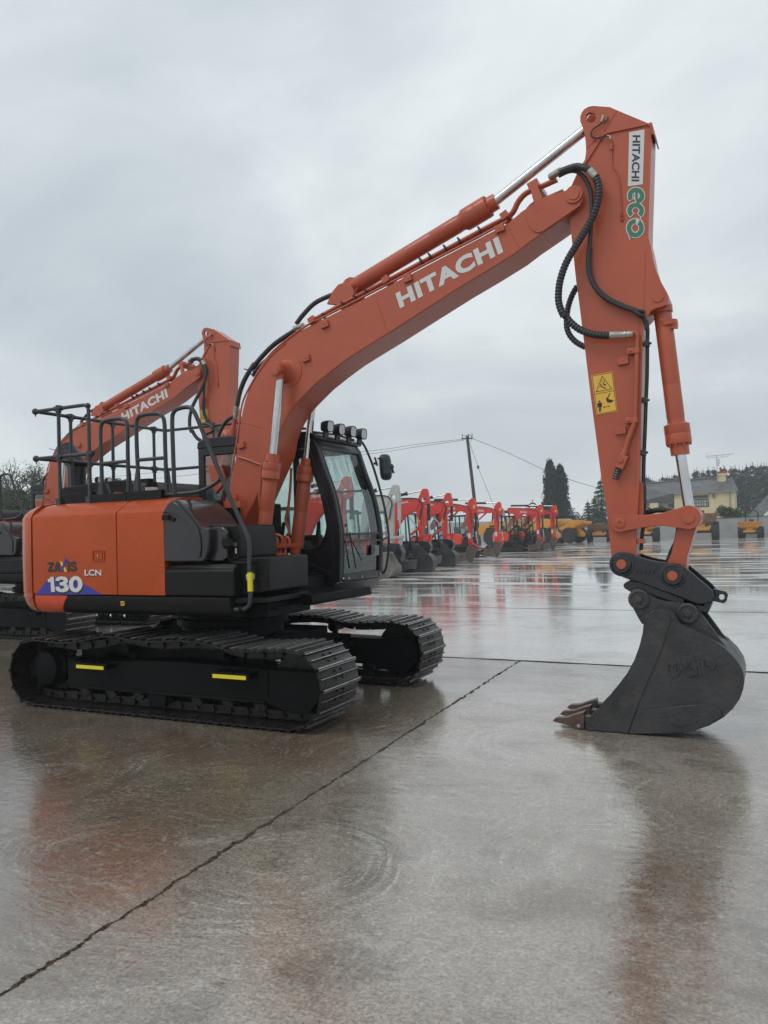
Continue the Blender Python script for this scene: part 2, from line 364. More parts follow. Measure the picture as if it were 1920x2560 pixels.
# ------------------------------------------------------------------ ground: wet concrete yard
def ground_mat():
    m = bpy.data.materials.new('wet_concrete'); m.use_nodes = True; t = m.node_tree; b = t.nodes['Principled BSDF']; LK = t.links.new
    def nn(tp, **k):
        n = t.nodes.new(tp)
        for a, c in k.items(): setattr(n, a, c)
        return n
    geo = nn('ShaderNodeNewGeometry'); P = geo.outputs['Position']
    def noise_(vec, sc, det=5, ro=0.55, dis=0.0):
        n = nn('ShaderNodeTexNoise'); n.inputs['Scale'].default_value = sc; n.inputs['Detail'].default_value = det; n.inputs['Roughness'].default_value = ro; n.inputs['Distortion'].default_value = dis
        LK(vec, n.inputs['Vector']); return n.outputs[0]
    def mapv(vec, sc, loc=(0, 0, 0), rz=0):
        n = nn('ShaderNodeMapping'); n.inputs['Scale'].default_value = sc; n.inputs['Location'].default_value = loc; n.inputs['Rotation'].default_value = (0, 0, rz); LK(vec, n.inputs[0]); return n.outputs[0]
    def rng(v, a, c, lo=0.0, hi=1.0):
        n = nn('ShaderNodeMapRange'); n.inputs[1].default_value = a; n.inputs[2].default_value = c; n.inputs[3].default_value = lo; n.inputs[4].default_value = hi; LK(v, n.inputs[0]); return n.outputs[0]
    def mth(op, a, c=None, cl=False):
        n = nn('ShaderNodeMath', operation=op, use_clamp=cl)
        for i, x in enumerate((a, c)):
            if x is None: continue
            if isinstance(x, (int, float)): n.inputs[i].default_value = x
            else: LK(x, n.inputs[i])
        return n.outputs[0]
    def mixc(f, a, c):
        n = nn('ShaderNodeMix', data_type='RGBA')
        if isinstance(f, (int, float)): n.inputs[0].default_value = f
        else: LK(f, n.inputs[0])
        for i, x in ((6, a), (7, c)):
            if isinstance(x, tuple): n.inputs[i].default_value = (*x, 1)
            else: LK(x, n.inputs[i])
        return n.outputs[2]
    sep = nn('ShaderNodeSeparateXYZ'); LK(P, sep.inputs[0]); X, Y = sep.outputs[0], sep.outputs[1]
    # trowel swirls: arcs round scattered centres
    wv = nn('ShaderNodeTexNoise'); wv.inputs['Scale'].default_value = 0.9; wv.inputs['Detail'].default_value = 2; LK(P, wv.inputs['Vector'])
    wp = nn('ShaderNodeVectorMath', operation='SCALE'); LK(wv.outputs[1], wp.inputs[0]); wp.inputs['Scale'].default_value = 0.35
    wa = nn('ShaderNodeVectorMath', operation='ADD'); LK(P, wa.inputs[0]); LK(wp.outputs[0], wa.inputs[1])
    vo = nn('ShaderNodeTexVoronoi', feature='SMOOTH_F1'); vo.inputs['Scale'].default_value = 0.62; vo.inputs['Smoothness'].default_value = 0.35; LK(wa.outputs[0], vo.inputs['Vector'])
    d = vo.outputs['Distance']
    cv = nn('ShaderNodeCombineXYZ'); LK(mth('MULTIPLY', d, 44.0), cv.inputs[0]); LK(mth('MULTIPLY', X, 1.8), cv.inputs[1]); LK(mth('MULTIPLY', Y, 1.8), cv.inputs[2])
    swirl = noise_(cv.outputs[0], 1.0, 6, 0.62)
    cv2 = nn('ShaderNodeCombineXYZ'); LK(mth('MULTIPLY', d, 170.0), cv2.inputs[0]); LK(mth('MULTIPLY', X, 9), cv2.inputs[1]); LK(mth('MULTIPLY', Y, 9), cv2.inputs[2])
    swirlf = noise_(cv2.outputs[0], 1.0, 4, 0.6)
    big = noise_(mapv(P, (1, 1, 1), (3.1, 7.7, 0)), 0.45, 4, 0.5, 0.4)
    med = noise_(P, 2.3, 6, 0.6, 0.5); fine = noise_(P, 38, 4, 0.7); grit = noise_(P, 170, 2, 0.6)
    # slab joints
    wob = noise_(P, 9.0, 6, 0.72); wobf = mth('MULTIPLY', mth('SUBTRACT', wob, 0.5), 0.10)
    jx = mth('ABSOLUTE', mth('ADD', mth('ADD', mth('SUBTRACT', X, 2.345), mth('MULTIPLY', Y, 0.035)), wobf))
    below = mth('LESS_THAN', Y, 2.66)
    yj = mth('ADD', mth('SUBTRACT', Y, 2.655), mth('MULTIPLY', wobf, 0.6))
    ym = mth('ABSOLUTE', mth('SUBTRACT', mth('MODULO', mth('ADD', yj, 603.0), 6.0), 3.0))
    jw = mth('MULTIPLY', rng(noise_(P, 6.0, 5, 0.7), 0.36, 0.66, 0.15, 1.0), 0.022)
    jm = mth('MULTIPLY', mth('LESS_THAN', jx, jw), below)
    jm2 = mth('MULTIPLY', mth('LESS_THAN', ym, mth('MULTIPLY', rng(noise_(P, 2.0, 4, 0.7), 0.35, 0.65, 0.6, 1.2), 0.045)), mth('GREATER_THAN', Y, 1.0))
    joint = mth('MAXIMUM', jm, jm2)
    near_j = mth('MULTIPLY', rng(jx, 0.0, 0.13, 1.0, 0.0), below)     # crumbled edge
    # colour
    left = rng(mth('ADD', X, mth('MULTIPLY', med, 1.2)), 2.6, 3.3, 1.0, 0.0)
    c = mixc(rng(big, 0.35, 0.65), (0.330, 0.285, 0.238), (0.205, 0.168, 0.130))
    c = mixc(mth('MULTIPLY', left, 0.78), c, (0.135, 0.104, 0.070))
    c = mixc(mth('MULTIPLY', rng(med, 0.50, 0.62), 0.50), c, (0.092, 0.070, 0.050))
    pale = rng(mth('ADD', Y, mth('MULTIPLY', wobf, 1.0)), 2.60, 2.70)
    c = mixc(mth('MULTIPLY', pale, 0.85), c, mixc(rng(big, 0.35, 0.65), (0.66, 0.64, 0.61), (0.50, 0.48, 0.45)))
    rust = noise_(mapv(P, (1, 1, 1), (-4.0, 2.2, 0)), 0.75, 6, 0.65, 0.6)
    c = mixc(mth('MULTIPLY', rng(rust, 0.53, 0.64), 0.65), c, (0.120, 0.076, 0.048))
    patch = rng(noise_(mapv(P, (1, 1, 1), (9.3, 2.1, 0)), 0.55, 3), 0.42, 0.62)
    c = mixc(mth('MULTIPLY', mth('MULTIPLY', rng(swirl, 0.50, 0.66), rng(fine, 0.36, 0.56)), mth('MULTIPLY', mth('ADD', mth('MULTIPLY', patch, 0.75), 0.08), mth('SUBTRACT', 1.0, mth('MULTIPLY', left, 0.6)))), c, (0.50, 0.47, 0.42))
    c = mixc(mth('MULTIPLY', mth('MULTIPLY', rng(swirlf, 0.55, 0.72), rng(med, 0.42, 0.60)), 0.5), c, (0.46, 0.43, 0.38))
    c = mixc(mth('MULTIPLY', rng(fine, 0.52, 0.72), 0.40), c, (0.36, 0.33, 0.285))
    c = mixc(mth('MULTIPLY', rng(grit, 0.60, 0.70), 0.6), c, (0.055, 0.048, 0.040))
    c = mixc(mth('MULTIPLY', mth('MULTIPLY', near_j, rng(fine, 0.42, 0.6)), 0.7), c, (0.20, 0.185, 0.155))
    spk = mth('MULTIPLY', rng(noise_(P, 62, 4, 0.75), 0.36, 0.64, 0.62, 1.38), rng(noise_(P, 21, 5, 0.7), 0.34, 0.66, 0.78, 1.22))
    sv = nn('ShaderNodeVectorMath', operation='SCALE'); LK(c, sv.inputs[0]); LK(spk, sv.inputs['Scale']); c = sv.outputs[0]
    pits = rng(noise_(P, 48, 3, 0.5), 0.69, 0.73); c = mixc(mth('MULTIPLY', pits, 0.75), c, (0.05, 0.043, 0.036))
    c = mixc(joint, c, mixc(rng(fine, 0.4, 0.6), (0.030, 0.022, 0.016), (0.095, 0.072, 0.052)))
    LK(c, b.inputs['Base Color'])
    # standing water film: long patches across the fall of the yard
    wn1 = noise_(mapv(P, (0.16, 0.75, 1), (1.3, 0, 0)), 1.0, 5, 0.6, 0.3)
    wn2 = noise_(mapv(P, (0.5, 1.6, 1)), 1.0, 5, 0.65)
    far = rng(Y, 4.0, 16.0)
    wetf = rng(mth('ADD', mth('MULTIPLY', wn1, 0.7), mth('MULTIPLY', wn2, 0.3)), 0.46, 0.56, 1.0, 0.0)
    rough_far = mth('ADD', mth('MULTIPLY', mth('SUBTRACT', 1.0, wetf), 0.30), 0.035)
    rough_near = mth('ADD', mth('MULTIPLY', rng(wn2, 0.42, 0.62), 0.13), mth('ADD', mth('MULTIPLY', rng(swirl, 0.5, 0.68), 0.10), mth('ADD', mth('MULTIPLY', rng(fine, 0.50, 0.70), 0.12), 0.022)))
    mr = nn('ShaderNodeMix', data_type='FLOAT'); LK(far, mr.inputs[0]); LK(rough_near, mr.inputs[2]); LK(rough_far, mr.inputs[3])
    LK(mr.outputs[0], b.inputs['Roughness'])
    # relief
    rip = noise_(mapv(P, (1.0, 2.2, 1)), 7.0, 5, 0.65, 0.8)
    h = mth('ADD', mth('MULTIPLY', swirl, 0.40), mth('ADD', mth('MULTIPLY', fine, 0.14), mth('MULTIPLY', swirlf, 0.20)))
    h = mth('ADD', h, mth('MULTIPLY', rip, 1.1))
    h = mth('ADD', h, mth('MULTIPLY', near_j, mth('MULTIPLY', fine, 0.8)))
    h = mth('SUBTRACT', h, mth('MULTIPLY', joint, 2.2))
    fade = rng(Y, -2.0, 14.0, 1.0, 0.10)
    bp = nn('ShaderNodeBump'); bp.inputs['Distance'].default_value = 0.006; LK(mth('MULTIPLY', fade, 0.38), bp.inputs['Strength']); LK(h, bp.inputs['Height'])
    LK(bp.outputs[0], b.inputs['Normal']); bpn = bp.outputs[0]
    LK(mth('MULTIPLY', mth('SUBTRACT', 1.0, joint), 1.0), b.inputs['Specular IOR Level']); b.inputs['IOR'].default_value = 1.68; LK(mth('ADD', mth('MULTIPLY', mth('MULTIPLY', far, wetf), 0.95), mth('MULTIPLY', mth('SUBTRACT', 1.0, mth('MAXIMUM', far, joint)), mth('MULTIPLY', rng(wn2, 0.40, 0.60, 0.75, 0.20), rng(fine, 0.35, 0.65, 1.0, 0.5)))), b.inputs['Coat Weight']); LK(bpn, b.inputs['Coat Normal']); b.inputs['Coat Roughness'].default_value = 0.045; b.inputs['Coat IOR'].default_value = 1.33
    return m
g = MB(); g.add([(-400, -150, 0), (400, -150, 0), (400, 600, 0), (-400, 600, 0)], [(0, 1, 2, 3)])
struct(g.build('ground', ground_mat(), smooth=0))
# ------------------------------------------------------------------ the large excavator
YC = -0.06
EXC = root('excavator', 'nearest large orange tracked excavator with black cab and upright arm on wet concrete', 'excavator', group=None)
def P(name, mb, m, parent=None, **k):
    return mb.build(name, m, parent or EXC, **k)
# --- crawler tracks
TP = [(-1.5, 0), (-0.9, 0), (-0.3, 0), (0.3, 0), (0.9, 0), (1.48, 0), (1.60, 0.02), (1.73, 0.11), (1.80, 0.24), (1.82, 0.36), (1.80, 0.48), (1.73, 0.60), (1.60, 0.675), (1.42, 0.69), (1.15, 0.675), (0.90, 0.668), (0.60, 0.725), (0.30, 0.735), (0.02, 0.712), (-0.22, 0.717), (-0.45, 0.750), (-0.62, 0.735), (-0.88, 0.683), (-1.12, 0.66), (-1.38, 0.672), (-1.56, 0.668), (-1.71, 0.62), (-1.81, 0.50), (-1.855, 0.36), (-1.83, 0.20), (-1.75, 0.07), (-1.63, 0.01)]
def resample(P_, n):
    C = catmull([Vector((x, 0, z)) for x, z in P_], 10, True); C.append(C[0]); Lg = [0]
    for a, b in zip(C, C[1:]): Lg.append(Lg[-1]+(b-a).length)
    o = []; j = 0
    for i in range(n):
        d = Lg[-1]*i/n
        while Lg[j+1] < d: j += 1
        o.append(C[j].lerp(C[j+1], (d-Lg[j])/(Lg[j+1]-Lg[j])))
    return o, Lg[-1]/n
NS = 44
SH, pitch_ = resample(TP, NS)
def shoe_mesh():                           # local: u along track (x), y width, z outward; outer tips of grousers at z = 0
    m = MB(); h = pitch_*0.5
    prof = [(-h*1.04, -0.027), (-h*0.98, -0.001), (-h*0.84, -0.001), (-h*0.76, -0.021), (-h*0.08, -0.021), (-h*0.0, -0.002), (h*0.10, -0.002), (h*0.17, -0.021), (h*0.72, -0.021), (h*0.80, -0.003), (h*0.90, -0.003), (h*0.96, -0.024), (h*1.02, -0.028), (h*1.0, -0.034), (-h*1.0, -0.034)]
    W = 0.3125
    holes = []
    m.poly([(x, -W, z) for x, z in prof], (0, 2*W, 0))
    for k in (1, 5, 9): m.m[26+k] = 1
    for s_ in (-1, 1):                     # bolt heads
        for q in (-1, 1): m.cyl((h*0.36*q+0.005, s_*0.055, -0.024), (h*0.36*q+0.005, s_*0.055, -0.010), 0.012, n=6)
    return m
shoe0 = None
def track(side):
    global shoe0
    yc = side*0.995+0.065
    # link chain (with pins) just inside the shoes
    m = MB(); pts = []
    for i in range(NS):
        a, b = SH[i], SH[(i+1) % NS]; t = (b-a).normalized(); nrm = Vector((t.z, 0, -t.x)); mid = (a+b)/2
        for s_ in (-1, 1):
            c = mid - nrm*0.085 + Vector((0, yc+s_*0.075, 0)); m.obox(c, t*pitch_*0.46, Vector((0, 0.016, 0)), nrm*0.036)
        c = a - nrm*0.085 + Vector((0, yc, 0)); m.cyl(c-Vector((0, 0.115, 0)), c+Vector((0, 0.115, 0)), 0.022, n=8)
    chain = P('track_chain', m, TRACKM)
    for i in range(NS):
        a, b = SH[i], SH[(i+1) % NS]; t = (b-a).normalized(); nrm = Vector((t.z, 0, -t.x)); mid = (a+b)/2
        if shoe0 is None:
            o = shoe_mesh().build('track_shoe', [TRACKM, WORN], None, bevel=0.0015, seg=1); shoe0 = o
        else: o = shoe0.copy(); COL.objects.link(o)
        o.matrix_world = Matrix(((t.x, 0, nrm.x, mid.x), (0, 1, 0, yc), (t.z, 0, nrm.z, mid.z), (0, 0, 0, 1)))
        o.parent = chain
    # track frame
    yo, yi = side*1.10, side*0.86
    y0, y1 = min(yo, yi), max(yo, yi)
    m = MB()
    fr = [(-1.16, 0.185), (-1.16, 0.445), (-0.55, 0.462), (0.10, 0.50), (1.15, 0.475), (1.66, 0.480), (1.70, 0.44), (1.70, 0.26), (1.58, 0.135), (1.45, 0.125), (1.30, 0.15), (1.16, 0.20)]
    m.prism(fr, y0, y1)
    m.box(-1.12, 1.14, min(yo+side*0.02, yo-side*0.002), max(yo+side*0.02, yo-side*0.002), 0.187, 0.212)
    m.box(1.17, 1.19, min(yo+side*0.012, yo-side*0.002), max(yo+side*0.012, yo-side*0.002), 0.24, 0.47)
    f = P('track_frame', m, FRAMEM, bevel=0.012)
    m = MB(); c = (1.455, 0, 0.355)
    m.rev((1.42, yc-0.05, 0.36), (0, 1, 0), [(0, 0.20), (0.0, 0.245), (0.02, 0.255), (0.08, 0.255), (0.10, 0.245), (0.10, 0.20)], 32)
    m.rev((1.42, yc-0.10, 0.36), (0, 1, 0), [(0, 0.06), (0, 0.10), (0.20, 0.10), (0.20, 0.06)], 20)
    P('idler', m, TRACKM)
    m = MB(); m.rev((-1.47, yc-0.025, 0.36), (0, 1, 0), [(0, 0.15), (0, 0.225), (0.05, 0.225), (0.05, 0.15)], 36)
    for i in range(21):
        a = 2*math.pi*i/21; u = Vector((math.cos(a), 0, math.sin(a))); tt = Vector((-u.z, 0, u.x)); c = Vector((-1.47, yc, 0.36))+u*0.235
        m.obox(c, u*0.022, (0, 0.022, 0), tt*0.016)
    P('sprocket', m, TRACKM)
    m = MB(); s_ = side
    m.rev((-1.47, s_*0.93, 0.36), (0, s_, 0), [(0, 0.19), (0.10, 0.19), (0.115, 0.175), (0.195, 0.165), (0.205, 0.150)], 28)
    for i in range(12):
        a = 2*math.pi*i/12; c = Vector((-1.47+0.175*math.cos(a), s_*1.045, 0.36+0.175*math.sin(a))); m.cyl(c, c+Vector((0, s_*0.014, 0)), 0.010, n=6)
    m.box(-1.22, -1.10, min(s_*0.84, s_*1.06), max(s_*0.84, s_*1.06), 0.20, 0.46)
    P('travel_motor_hub', m, FRAMEM, fixn=True)
    for i in range(7):
        x = -1.02+i*0.345; m = MB()
        m.rev((x, yc-0.10, 0.150), (0, 1, 0), [(0, 0.030), (0, 0.060), (0.03, 0.068), (0.05, 0.055), (0.15, 0.055), (0.17, 0.068), (0.20, 0.060), (0.20, 0.030)], 18); m.box(x-0.05, x+0.05, yc-0.12, yc-0.10, 0.15, 0.21); m.box(x-0.05, x+0.05, yc+0.10, yc+0.12, 0.15, 0.21)
        P('track_roller', m, TRACKM)
    for x in (-0.50, 0.62):
        m = MB(); m.rev((x, yc-0.10, 0.575), (0, 1, 0), [(0, 0.03), (0, 0.055), (0.20, 0.055), (0.20, 0.03)], 16); m.box(x-0.03, x+0.03, yc-0.03*side-0.02, yc-0.03*side+0.02, 0.45, 0.575)
        P('carrier_roller', m, FRAMEM)
    for x in (-0.05,):                     # track guard between rollers
        m = MB(); m.prism([(x-0.12, 0.21), (x+0.12, 0.21), (x+0.10, 0.10), (x+0.04, 0.075), (x-0.04, 0.075), (x-0.10, 0.10)], min(yo, yo-side*0.02), max(yo, yo-side*0.02)); P('track_guard', m, FRAMEM, bevel=0.006)
    for (xa, xb) in ((-0.92, -0.56), (0.70, 1.06)):   # steps with yellow edge
        m = MB(); e = side*1.225; i_ = side*1.10
        m.box(xa-0.02, xb+0.02, min(e, i_), max(e, i_), 0.405, 0.455)
        for k in range(5): m.box(xa+0.03+k*0.07, xa+0.055+k*0.07, min(e, i_)+0.01, max(e, i_)-0.01, 0.454, 0.463)
        st = P('step', m, FRAMEM, bevel=0.004)
        m = MB(); m.box(xa, xb-0.01, min(e, e+side*0.004), max(e, e+side*0.004), 0.405, 0.437); m.build('reflective_strip', YELLOW, st)
for sd_ in (-1, 1): track(sd_)
m = MB(); m.box(-0.62, 0.62, -0.87, 0.87, 0.40, 0.60)
for s_ in (-1, 1):
    for q in (-1, 1): m.poly([(q*0.25, 0.0, 0.42), (q*0.25, 0.0, 0.64), (q*0.62, s_*0.86, 0.52), (q*0.62, s_*0.86, 0.30)], (q*0.30, 0, 0))
    m.prism([(-0.9, 0.40), (-0.30, 0.60), (0.30, 0.60), (1.05, 0.42)], s_*0.84, s_*0.62) if s_ > 0 else m.prism([(-0.9, 0.40), (-0.30, 0.60), (0.30, 0.60), (1.05, 0.42)], -0.84, -0.62)
m.cyl((0, 0, 0.58), (0, 0, 0.93), 0.52, n=40); m.cyl((0, 0, 0.72), (0, 0, 0.80), 0.57, n=40)
for s_ in (-1, 1): m.box(-1.25, 0.15, min(s_*0.76, s_*0.86), max(s_*0.76, s_*0.86), 0.42, 0.655)  # dark blocks added to fill the gap that the upper body shades
P('centre_frame', m, FRAMEM, bevel=0.01)
# --- revolving frame
m = MB(); m.box(-1.75, 1.05, -0.95, 1.10, 0.925, 1.09); m.prism([(0.95, 0.93), (1.30, 0.98), (1.30, 1.06), (0.95, 1.09)], -0.55, 0.20)
P('revolving_frame', m, FRAMEM, bevel=0.01)
# --- near side skirt (black) with an orange tail
def sect_x(mb, prof, x0, x1): return mb.poly([(x0, y, z) for y, z in prof], (x1-x0, 0, 0))
SK = [(-1.236, 1.090), (-1.236, 1.03), (-1.215, 0.965), (-1.165, 0.925), (-1.08, 0.908), (-0.8, 0.905), (-0.8, 1.090)]
m = MB(); ra = [[(x+dx_, y, z) for y, z in SK] for x, dx_ in ((-1.0, 0), (0.93, 0))]
A = [Vector((-1.005-0.13*(1.09-z)/0.18, y, z)) for y, z in SK]; B = [Vector((0.93-(0.02 if y < -1.0 else 0), y, z)) for y, z in SK]
m.grid([A, B], True); m.add(A, [tuple(range(len(A)))]); m.add(B, [tuple(range(len(B)-1, -1, -1))])
m.poly([(0.92, -1.23, 0.93), (0.92, -1.23, 1.088), (1.0, -1.16, 1.088), (1.0, -0.9, 1.088), (1.0, -0.9, 0.93)], (0, 0.02, 0)) if False else None
P('side_skirt', m, BLACKP, fixn=True, bevel=0.004)
m = MB(); A2 = [Vector((-1.45, y, z)) for y, z in SK]; B2 = [v-Vector((0.004, 0, 0)) for v in A]
m.grid([A2, B2], True); m.add(A2, [tuple(range(len(A2)))]); m.add(B2, [tuple(range(len(B2)-1, -1, -1))])
P('skirt_tail', m, ORANGE_R, fixn=True, bevel=0.003)
m = MB(); pts = [at('Z1', a, b, -1.2385) for a, b in ((782, 1460), (805, 1460), (805, 1488), (782, 1488))]; m.poly(pts, (0, 0.0025, 0)); lab = P('lashing_mark', m, GOLD)
m = MB(); c = (pts[0]+pts[2])/2; hw, hh = (pts[1].x-pts[0].x)/2-0.006, (pts[0].z-pts[2].z)/2-0.006
for q in (-1, 1): m.box(min(c.x, c.x+q*hw), max(c.x, c.x+q*hw), -1.2405, -1.2385, min(c.z, c.z+q*hh), max(c.z, c.z+q*hh))
m.build('mark_symbol', BLACKD, lab)
# far-side skirt and body
m = MB(); m.box(-1.45, 1.0, 0.80, 1.232, 0.91, 1.09); m.box(-1.45, -0.62, 0.50, 1.232, 1.09, 1.98); m.box(-1.45, 0.3, -0.6, 0.5, 1.09, 1.95)
P('body_core', m, FRAMEM, bevel=0.02)
# --- counterweight
def cw_foot(ins):
    h = [(-1.492, 1.236-ins*1.0), (-1.58, 1.222-ins), (-1.70, 1.165-ins), (-1.80, 1.075-ins*0.95), (-1.90, 0.93-ins*0.9), (-1.99, 0.76-ins*0.8), (-2.08, 0.5-ins*0.5), (-2.15+ins*0.8, 0.25), (-2.17+ins, 0.0)]
    h = [(x+min(ins, 0.3)*0.7*(1 if x < -1.55 else 0), y) for x, y in h]
    return [(x, -y) for x, y in h]+[(x, y) for x, y in reversed(h[:-1])]
rows = [[Vector((x, y, z)) for x, y in cw_foot(i_)] for z, i_ in ((0.905, 0.16), (0.912, 0.10), (0.94, 0.055), (0.99, 0.025), (1.06, 0.006), (1.08, 0.0), (1.10, 0.006), (1.12, 0.0), (1.45, -0.004), (1.842, 0.0), (1.89, 0.022), (1.935, 0.065), (1.968, 0.12), (1.985, 0.19), (1.992, 0.28), (1.994, 0.45))]
m = MB(); m.grid(rows, True); n_ = len(rows[0]); m.add(rows[-1], [tuple(range(n_))]); m.add(rows[0], [tuple(range(n_-1, -1, -1))])
P('counterweight', m, ORANGE_D, fixn=True, smooth=40)
# --- engine side doors
DP = [(-1.238, 1.103), (-1.238, 1.845), (-1.225, 1.868), (-1.09, 1.955), (-1.055, 1.972), (-0.98, 1.985), (-0.70, 1.99), (-0.70, 1.103)]
def door(name, x0, x1, top_shift=0.0):
    m = MB(); A = [Vector((x0+(0.03 if z > 1.9 else 0)*0, y, z)) for y, z in DP]; B = [Vector((x1, y, z)) for y, z in DP]
    m.grid([A, B], True); m.add(A, [tuple(range(len(A)))]); m.add(B, [tuple(range(len(B)-1, -1, -1))])
    return P(name, m, ORANGE_D, fixn=True, bevel=0.006, smooth=30)
xs1 = at('Z1', 757, 1150, -1.238).x; xs2 = at('Z1', 1064, 1150, -1.238).x
d1 = door('engine_door', -1.468, xs1-0.006); d2 = door('engine_door', xs1+0.006, xs2)
# latch on rear door
def quad(T, *pts, Y=-1.24): return [at(T, a, b, Y) for a, b in pts]
m = MB(); o_ = quad('L4', (1200, 145), (1495, 138), (1490, 395), (1205, 400)); i_ = quad('L4', (1230, 170), (1470, 165), (1465, 368), (1235, 370))
m.poly([v for v in o_], (0, -0.006, 0), [i_]); m.poly(quad('L4', (1283, 178), (1450, 175), (1445, 355), (1285, 358), Y=-1.236), (0, -0.007, 0))
c = at('L4', 1340, 265, -1.243); m.build('latch', ORANGE_D, d1, bevel=0.0015)
m = MB(); m.cyl(c, c+Vector((0, -0.008, 0)), 0.010, n=14); m.build('lock', STEEL, d1)
# decals on the rear door
YD = -1.2395
m = MB(); arc = [(-60, 1168), (0, 1040), (60, 965), (165, 838), (300, 770), (500, 748), (800, 830), (1000, 930), (1180, 1010), (1425, 1165)]
m.poly(quad('L4', *[(a, b) for a, b in [(-110, 1172)]+arc[1:]], Y=YD+0.001), (0, -0.001, 0)); m.build('blue_swoosh_decal', BLUED, d1)
def letter(txt, T, bl, br, tl, Y, mt, name, parent, bold=0.03, sp=1.0, dx_=0, dz=0, dep=0.0, k=0.0015):
    m = MB(); a, b, c = at(T, *bl, Y), at(T, *br, Y), at(T, *tl, Y); off = Vector((dx_, -k, dz))
    lettering(m, txt, a, b, c, off, bold, sp, dep); return m.build(name, mt, parent, smooth=0)
G1_ = [(180, 812), (220, 800), (255, 755), (315, 755), (345, 1105), (260, 1105), (243, 868), (188, 888)]
G3_ = [(358, 850), (366, 795), (420, 757), (500, 745), (585, 757), (638, 800), (648, 860), (625, 900), (603, 917), (650, 960), (668, 1020), (640, 1080), (560, 1110), (470, 1110), (395, 1085), (357, 1035), (358, 985), (445, 985), (460, 1025), (500, 1040), (550, 1022), (562, 985), (520, 955), (455, 950), (452, 885), (510, 880), (545, 860), (540, 830), (500, 815), (460, 828), (440, 852)]
G0_ = [(822+157*math.cos(R(t)), 925+187*math.sin(R(t))) for t in range(0, 360, 10)]; G0i = [(822+56*math.cos(R(t)), 925+100*math.sin(R(t))) for t in range(0, 360, 10)]
for dx_, dy_, k_, mt_, nm_ in ((10, 36, 0.0012, BLACKD, 'number_shadow'), (0, 0, 0.0035, WHITE, 'number_decal')):
    m = MB()
    for gl, ho in ((G1_, ()), (G3_, ()), (G0_, (G0i,))): m.poly(quad('L4', *[(a+dx_, b+dy_) for a, b in gl], Y=YD-k_), (0, -0.0008, 0), [quad('L4', *[(a+dx_, b+dy_) for a, b in h], Y=YD-k_) for h in ho])
    m.build(nm_, mt_, d1)
letter('LCN', 'L4', (1040, 748), (1422, 748), (1033, 605), YD, BLACKD, 'model_shadow', d1, 0.03, k=0.0012)
letter('LCN', 'L4', (1033, 730), (1418, 730), (1030, 590), YD, WHITE, 'model_decal', d1, 0.03, k=0.003)
m = MB()
for gl, ho in (([(178, 420), (315, 418), (318, 470), (252, 590), (318, 588), (318, 640), (183, 645), (185, 592), (250, 470), (180, 472)], ()), ([(372, 415), (440, 413), (478, 638), (425, 640), (418, 592), (388, 594), (378, 641), (325, 643)], ([(392, 548), (413, 547), (404, 468)],)), ([(632, 405), (685, 405), (690, 636), (638, 637)], ()), ([(838, 470), (828, 425), (790, 398), (745, 400), (708, 430), (702, 475), (722, 512), (790, 540), (798, 570), (780, 590), (758, 585), (750, 560), (702, 562), (712, 610), (750, 640), (800, 636), (842, 605), (850, 555), (832, 515), (765, 485), (752, 468), (762, 448), (782, 450), (790, 472)], ())):
    m.poly(quad('L4', *gl, Y=YD-0.0005), (0, -0.0008, 0), [quad('L4', *h, Y=YD-0.0005) for h in ho])
m.build('wordmark_decal', BLACKD, d1)
m = MB(); m.poly(quad('L4', (452, 405), (510, 405), (630, 638), (570, 638), Y=YD-0.0015), (0, -0.001, 0)); m.build('wordmark_stroke', GOLD, d1)
m = MB(); m.poly(quad('L4', (575, 345), (636, 345), (515, 640), (465, 640), Y=YD-0.0028), (0, -0.001, 0)); m.build('wordmark_stroke', BLUED, d1)
# --- glossy black side cover
T6 = trace(-1.235, 'K6', (150, 968), (147, 640), (147, 330), (175, 235), (240, 158), (290, 150), (335, 152), (420, 232), (505, 310), (570, 395), (640, 500), (735, 540), (748, 640), (740, 800), (700, 930), (660, 965))
m = MB(); n_ = len(T6)
cxm = sum(x for x, z in T6)/n_; czm = sum(z for x, z in T6)/n_
def inset(pts, k, zmin):
    return [(cxm+(x-cxm)*k, max(zmin, czm+(z-czm)*k)) for x, z in pts]
zb = min(z for x, z in T6)
lay = [(-0.70, 1.0), (-1.17, 1.0), (-1.21, 0.993), (-1.232, 0.975), (-1.240, 0.945)]
rows = [[Vector((max(x, T6[1][0]), y, z)) for x, z in inset(T6, k, zb)] for y, k in lay]
m.grid(rows, True); m.add(rows[-1], [tuple(range(n_))]); m.add(rows[0], [tuple(range(n_-1, -1, -1))])
sc = P('side_cover', m, GLOSS, fixn=True, smooth=50)
arcO = trace(-1.236, 'K6', (165, 300), (215, 210), (300, 180), (360, 215), (440, 300), (540, 420), (610, 520), (640, 640), (650, 760), (640, 900))
arcI = trace(-1.236, 'K6', (608, 900), (600, 780), (585, 660), (550, 570), (470, 460), (380, 385), (290, 335), (215, 318), (172, 322))
m = MB(); m.prism(arcO+arcI, -1.225, -1.256); m.build('arched_rib', GLOSS, sc, bevel=0.008, seg=3)
m = MB(); hp = quad('K6', (155, 345), (245, 345), (240, 415), (150, 418), Y=-1.235); m.poly(hp, (0, -0.03, 0)); hp = quad('K6', (245, 350), (320, 395), (290, 445), (240, 420), Y=-1.235); m.poly(hp, (0, -0.016, 0)); m.build('grab_recess', BLACKP, sc, bevel=0.006)
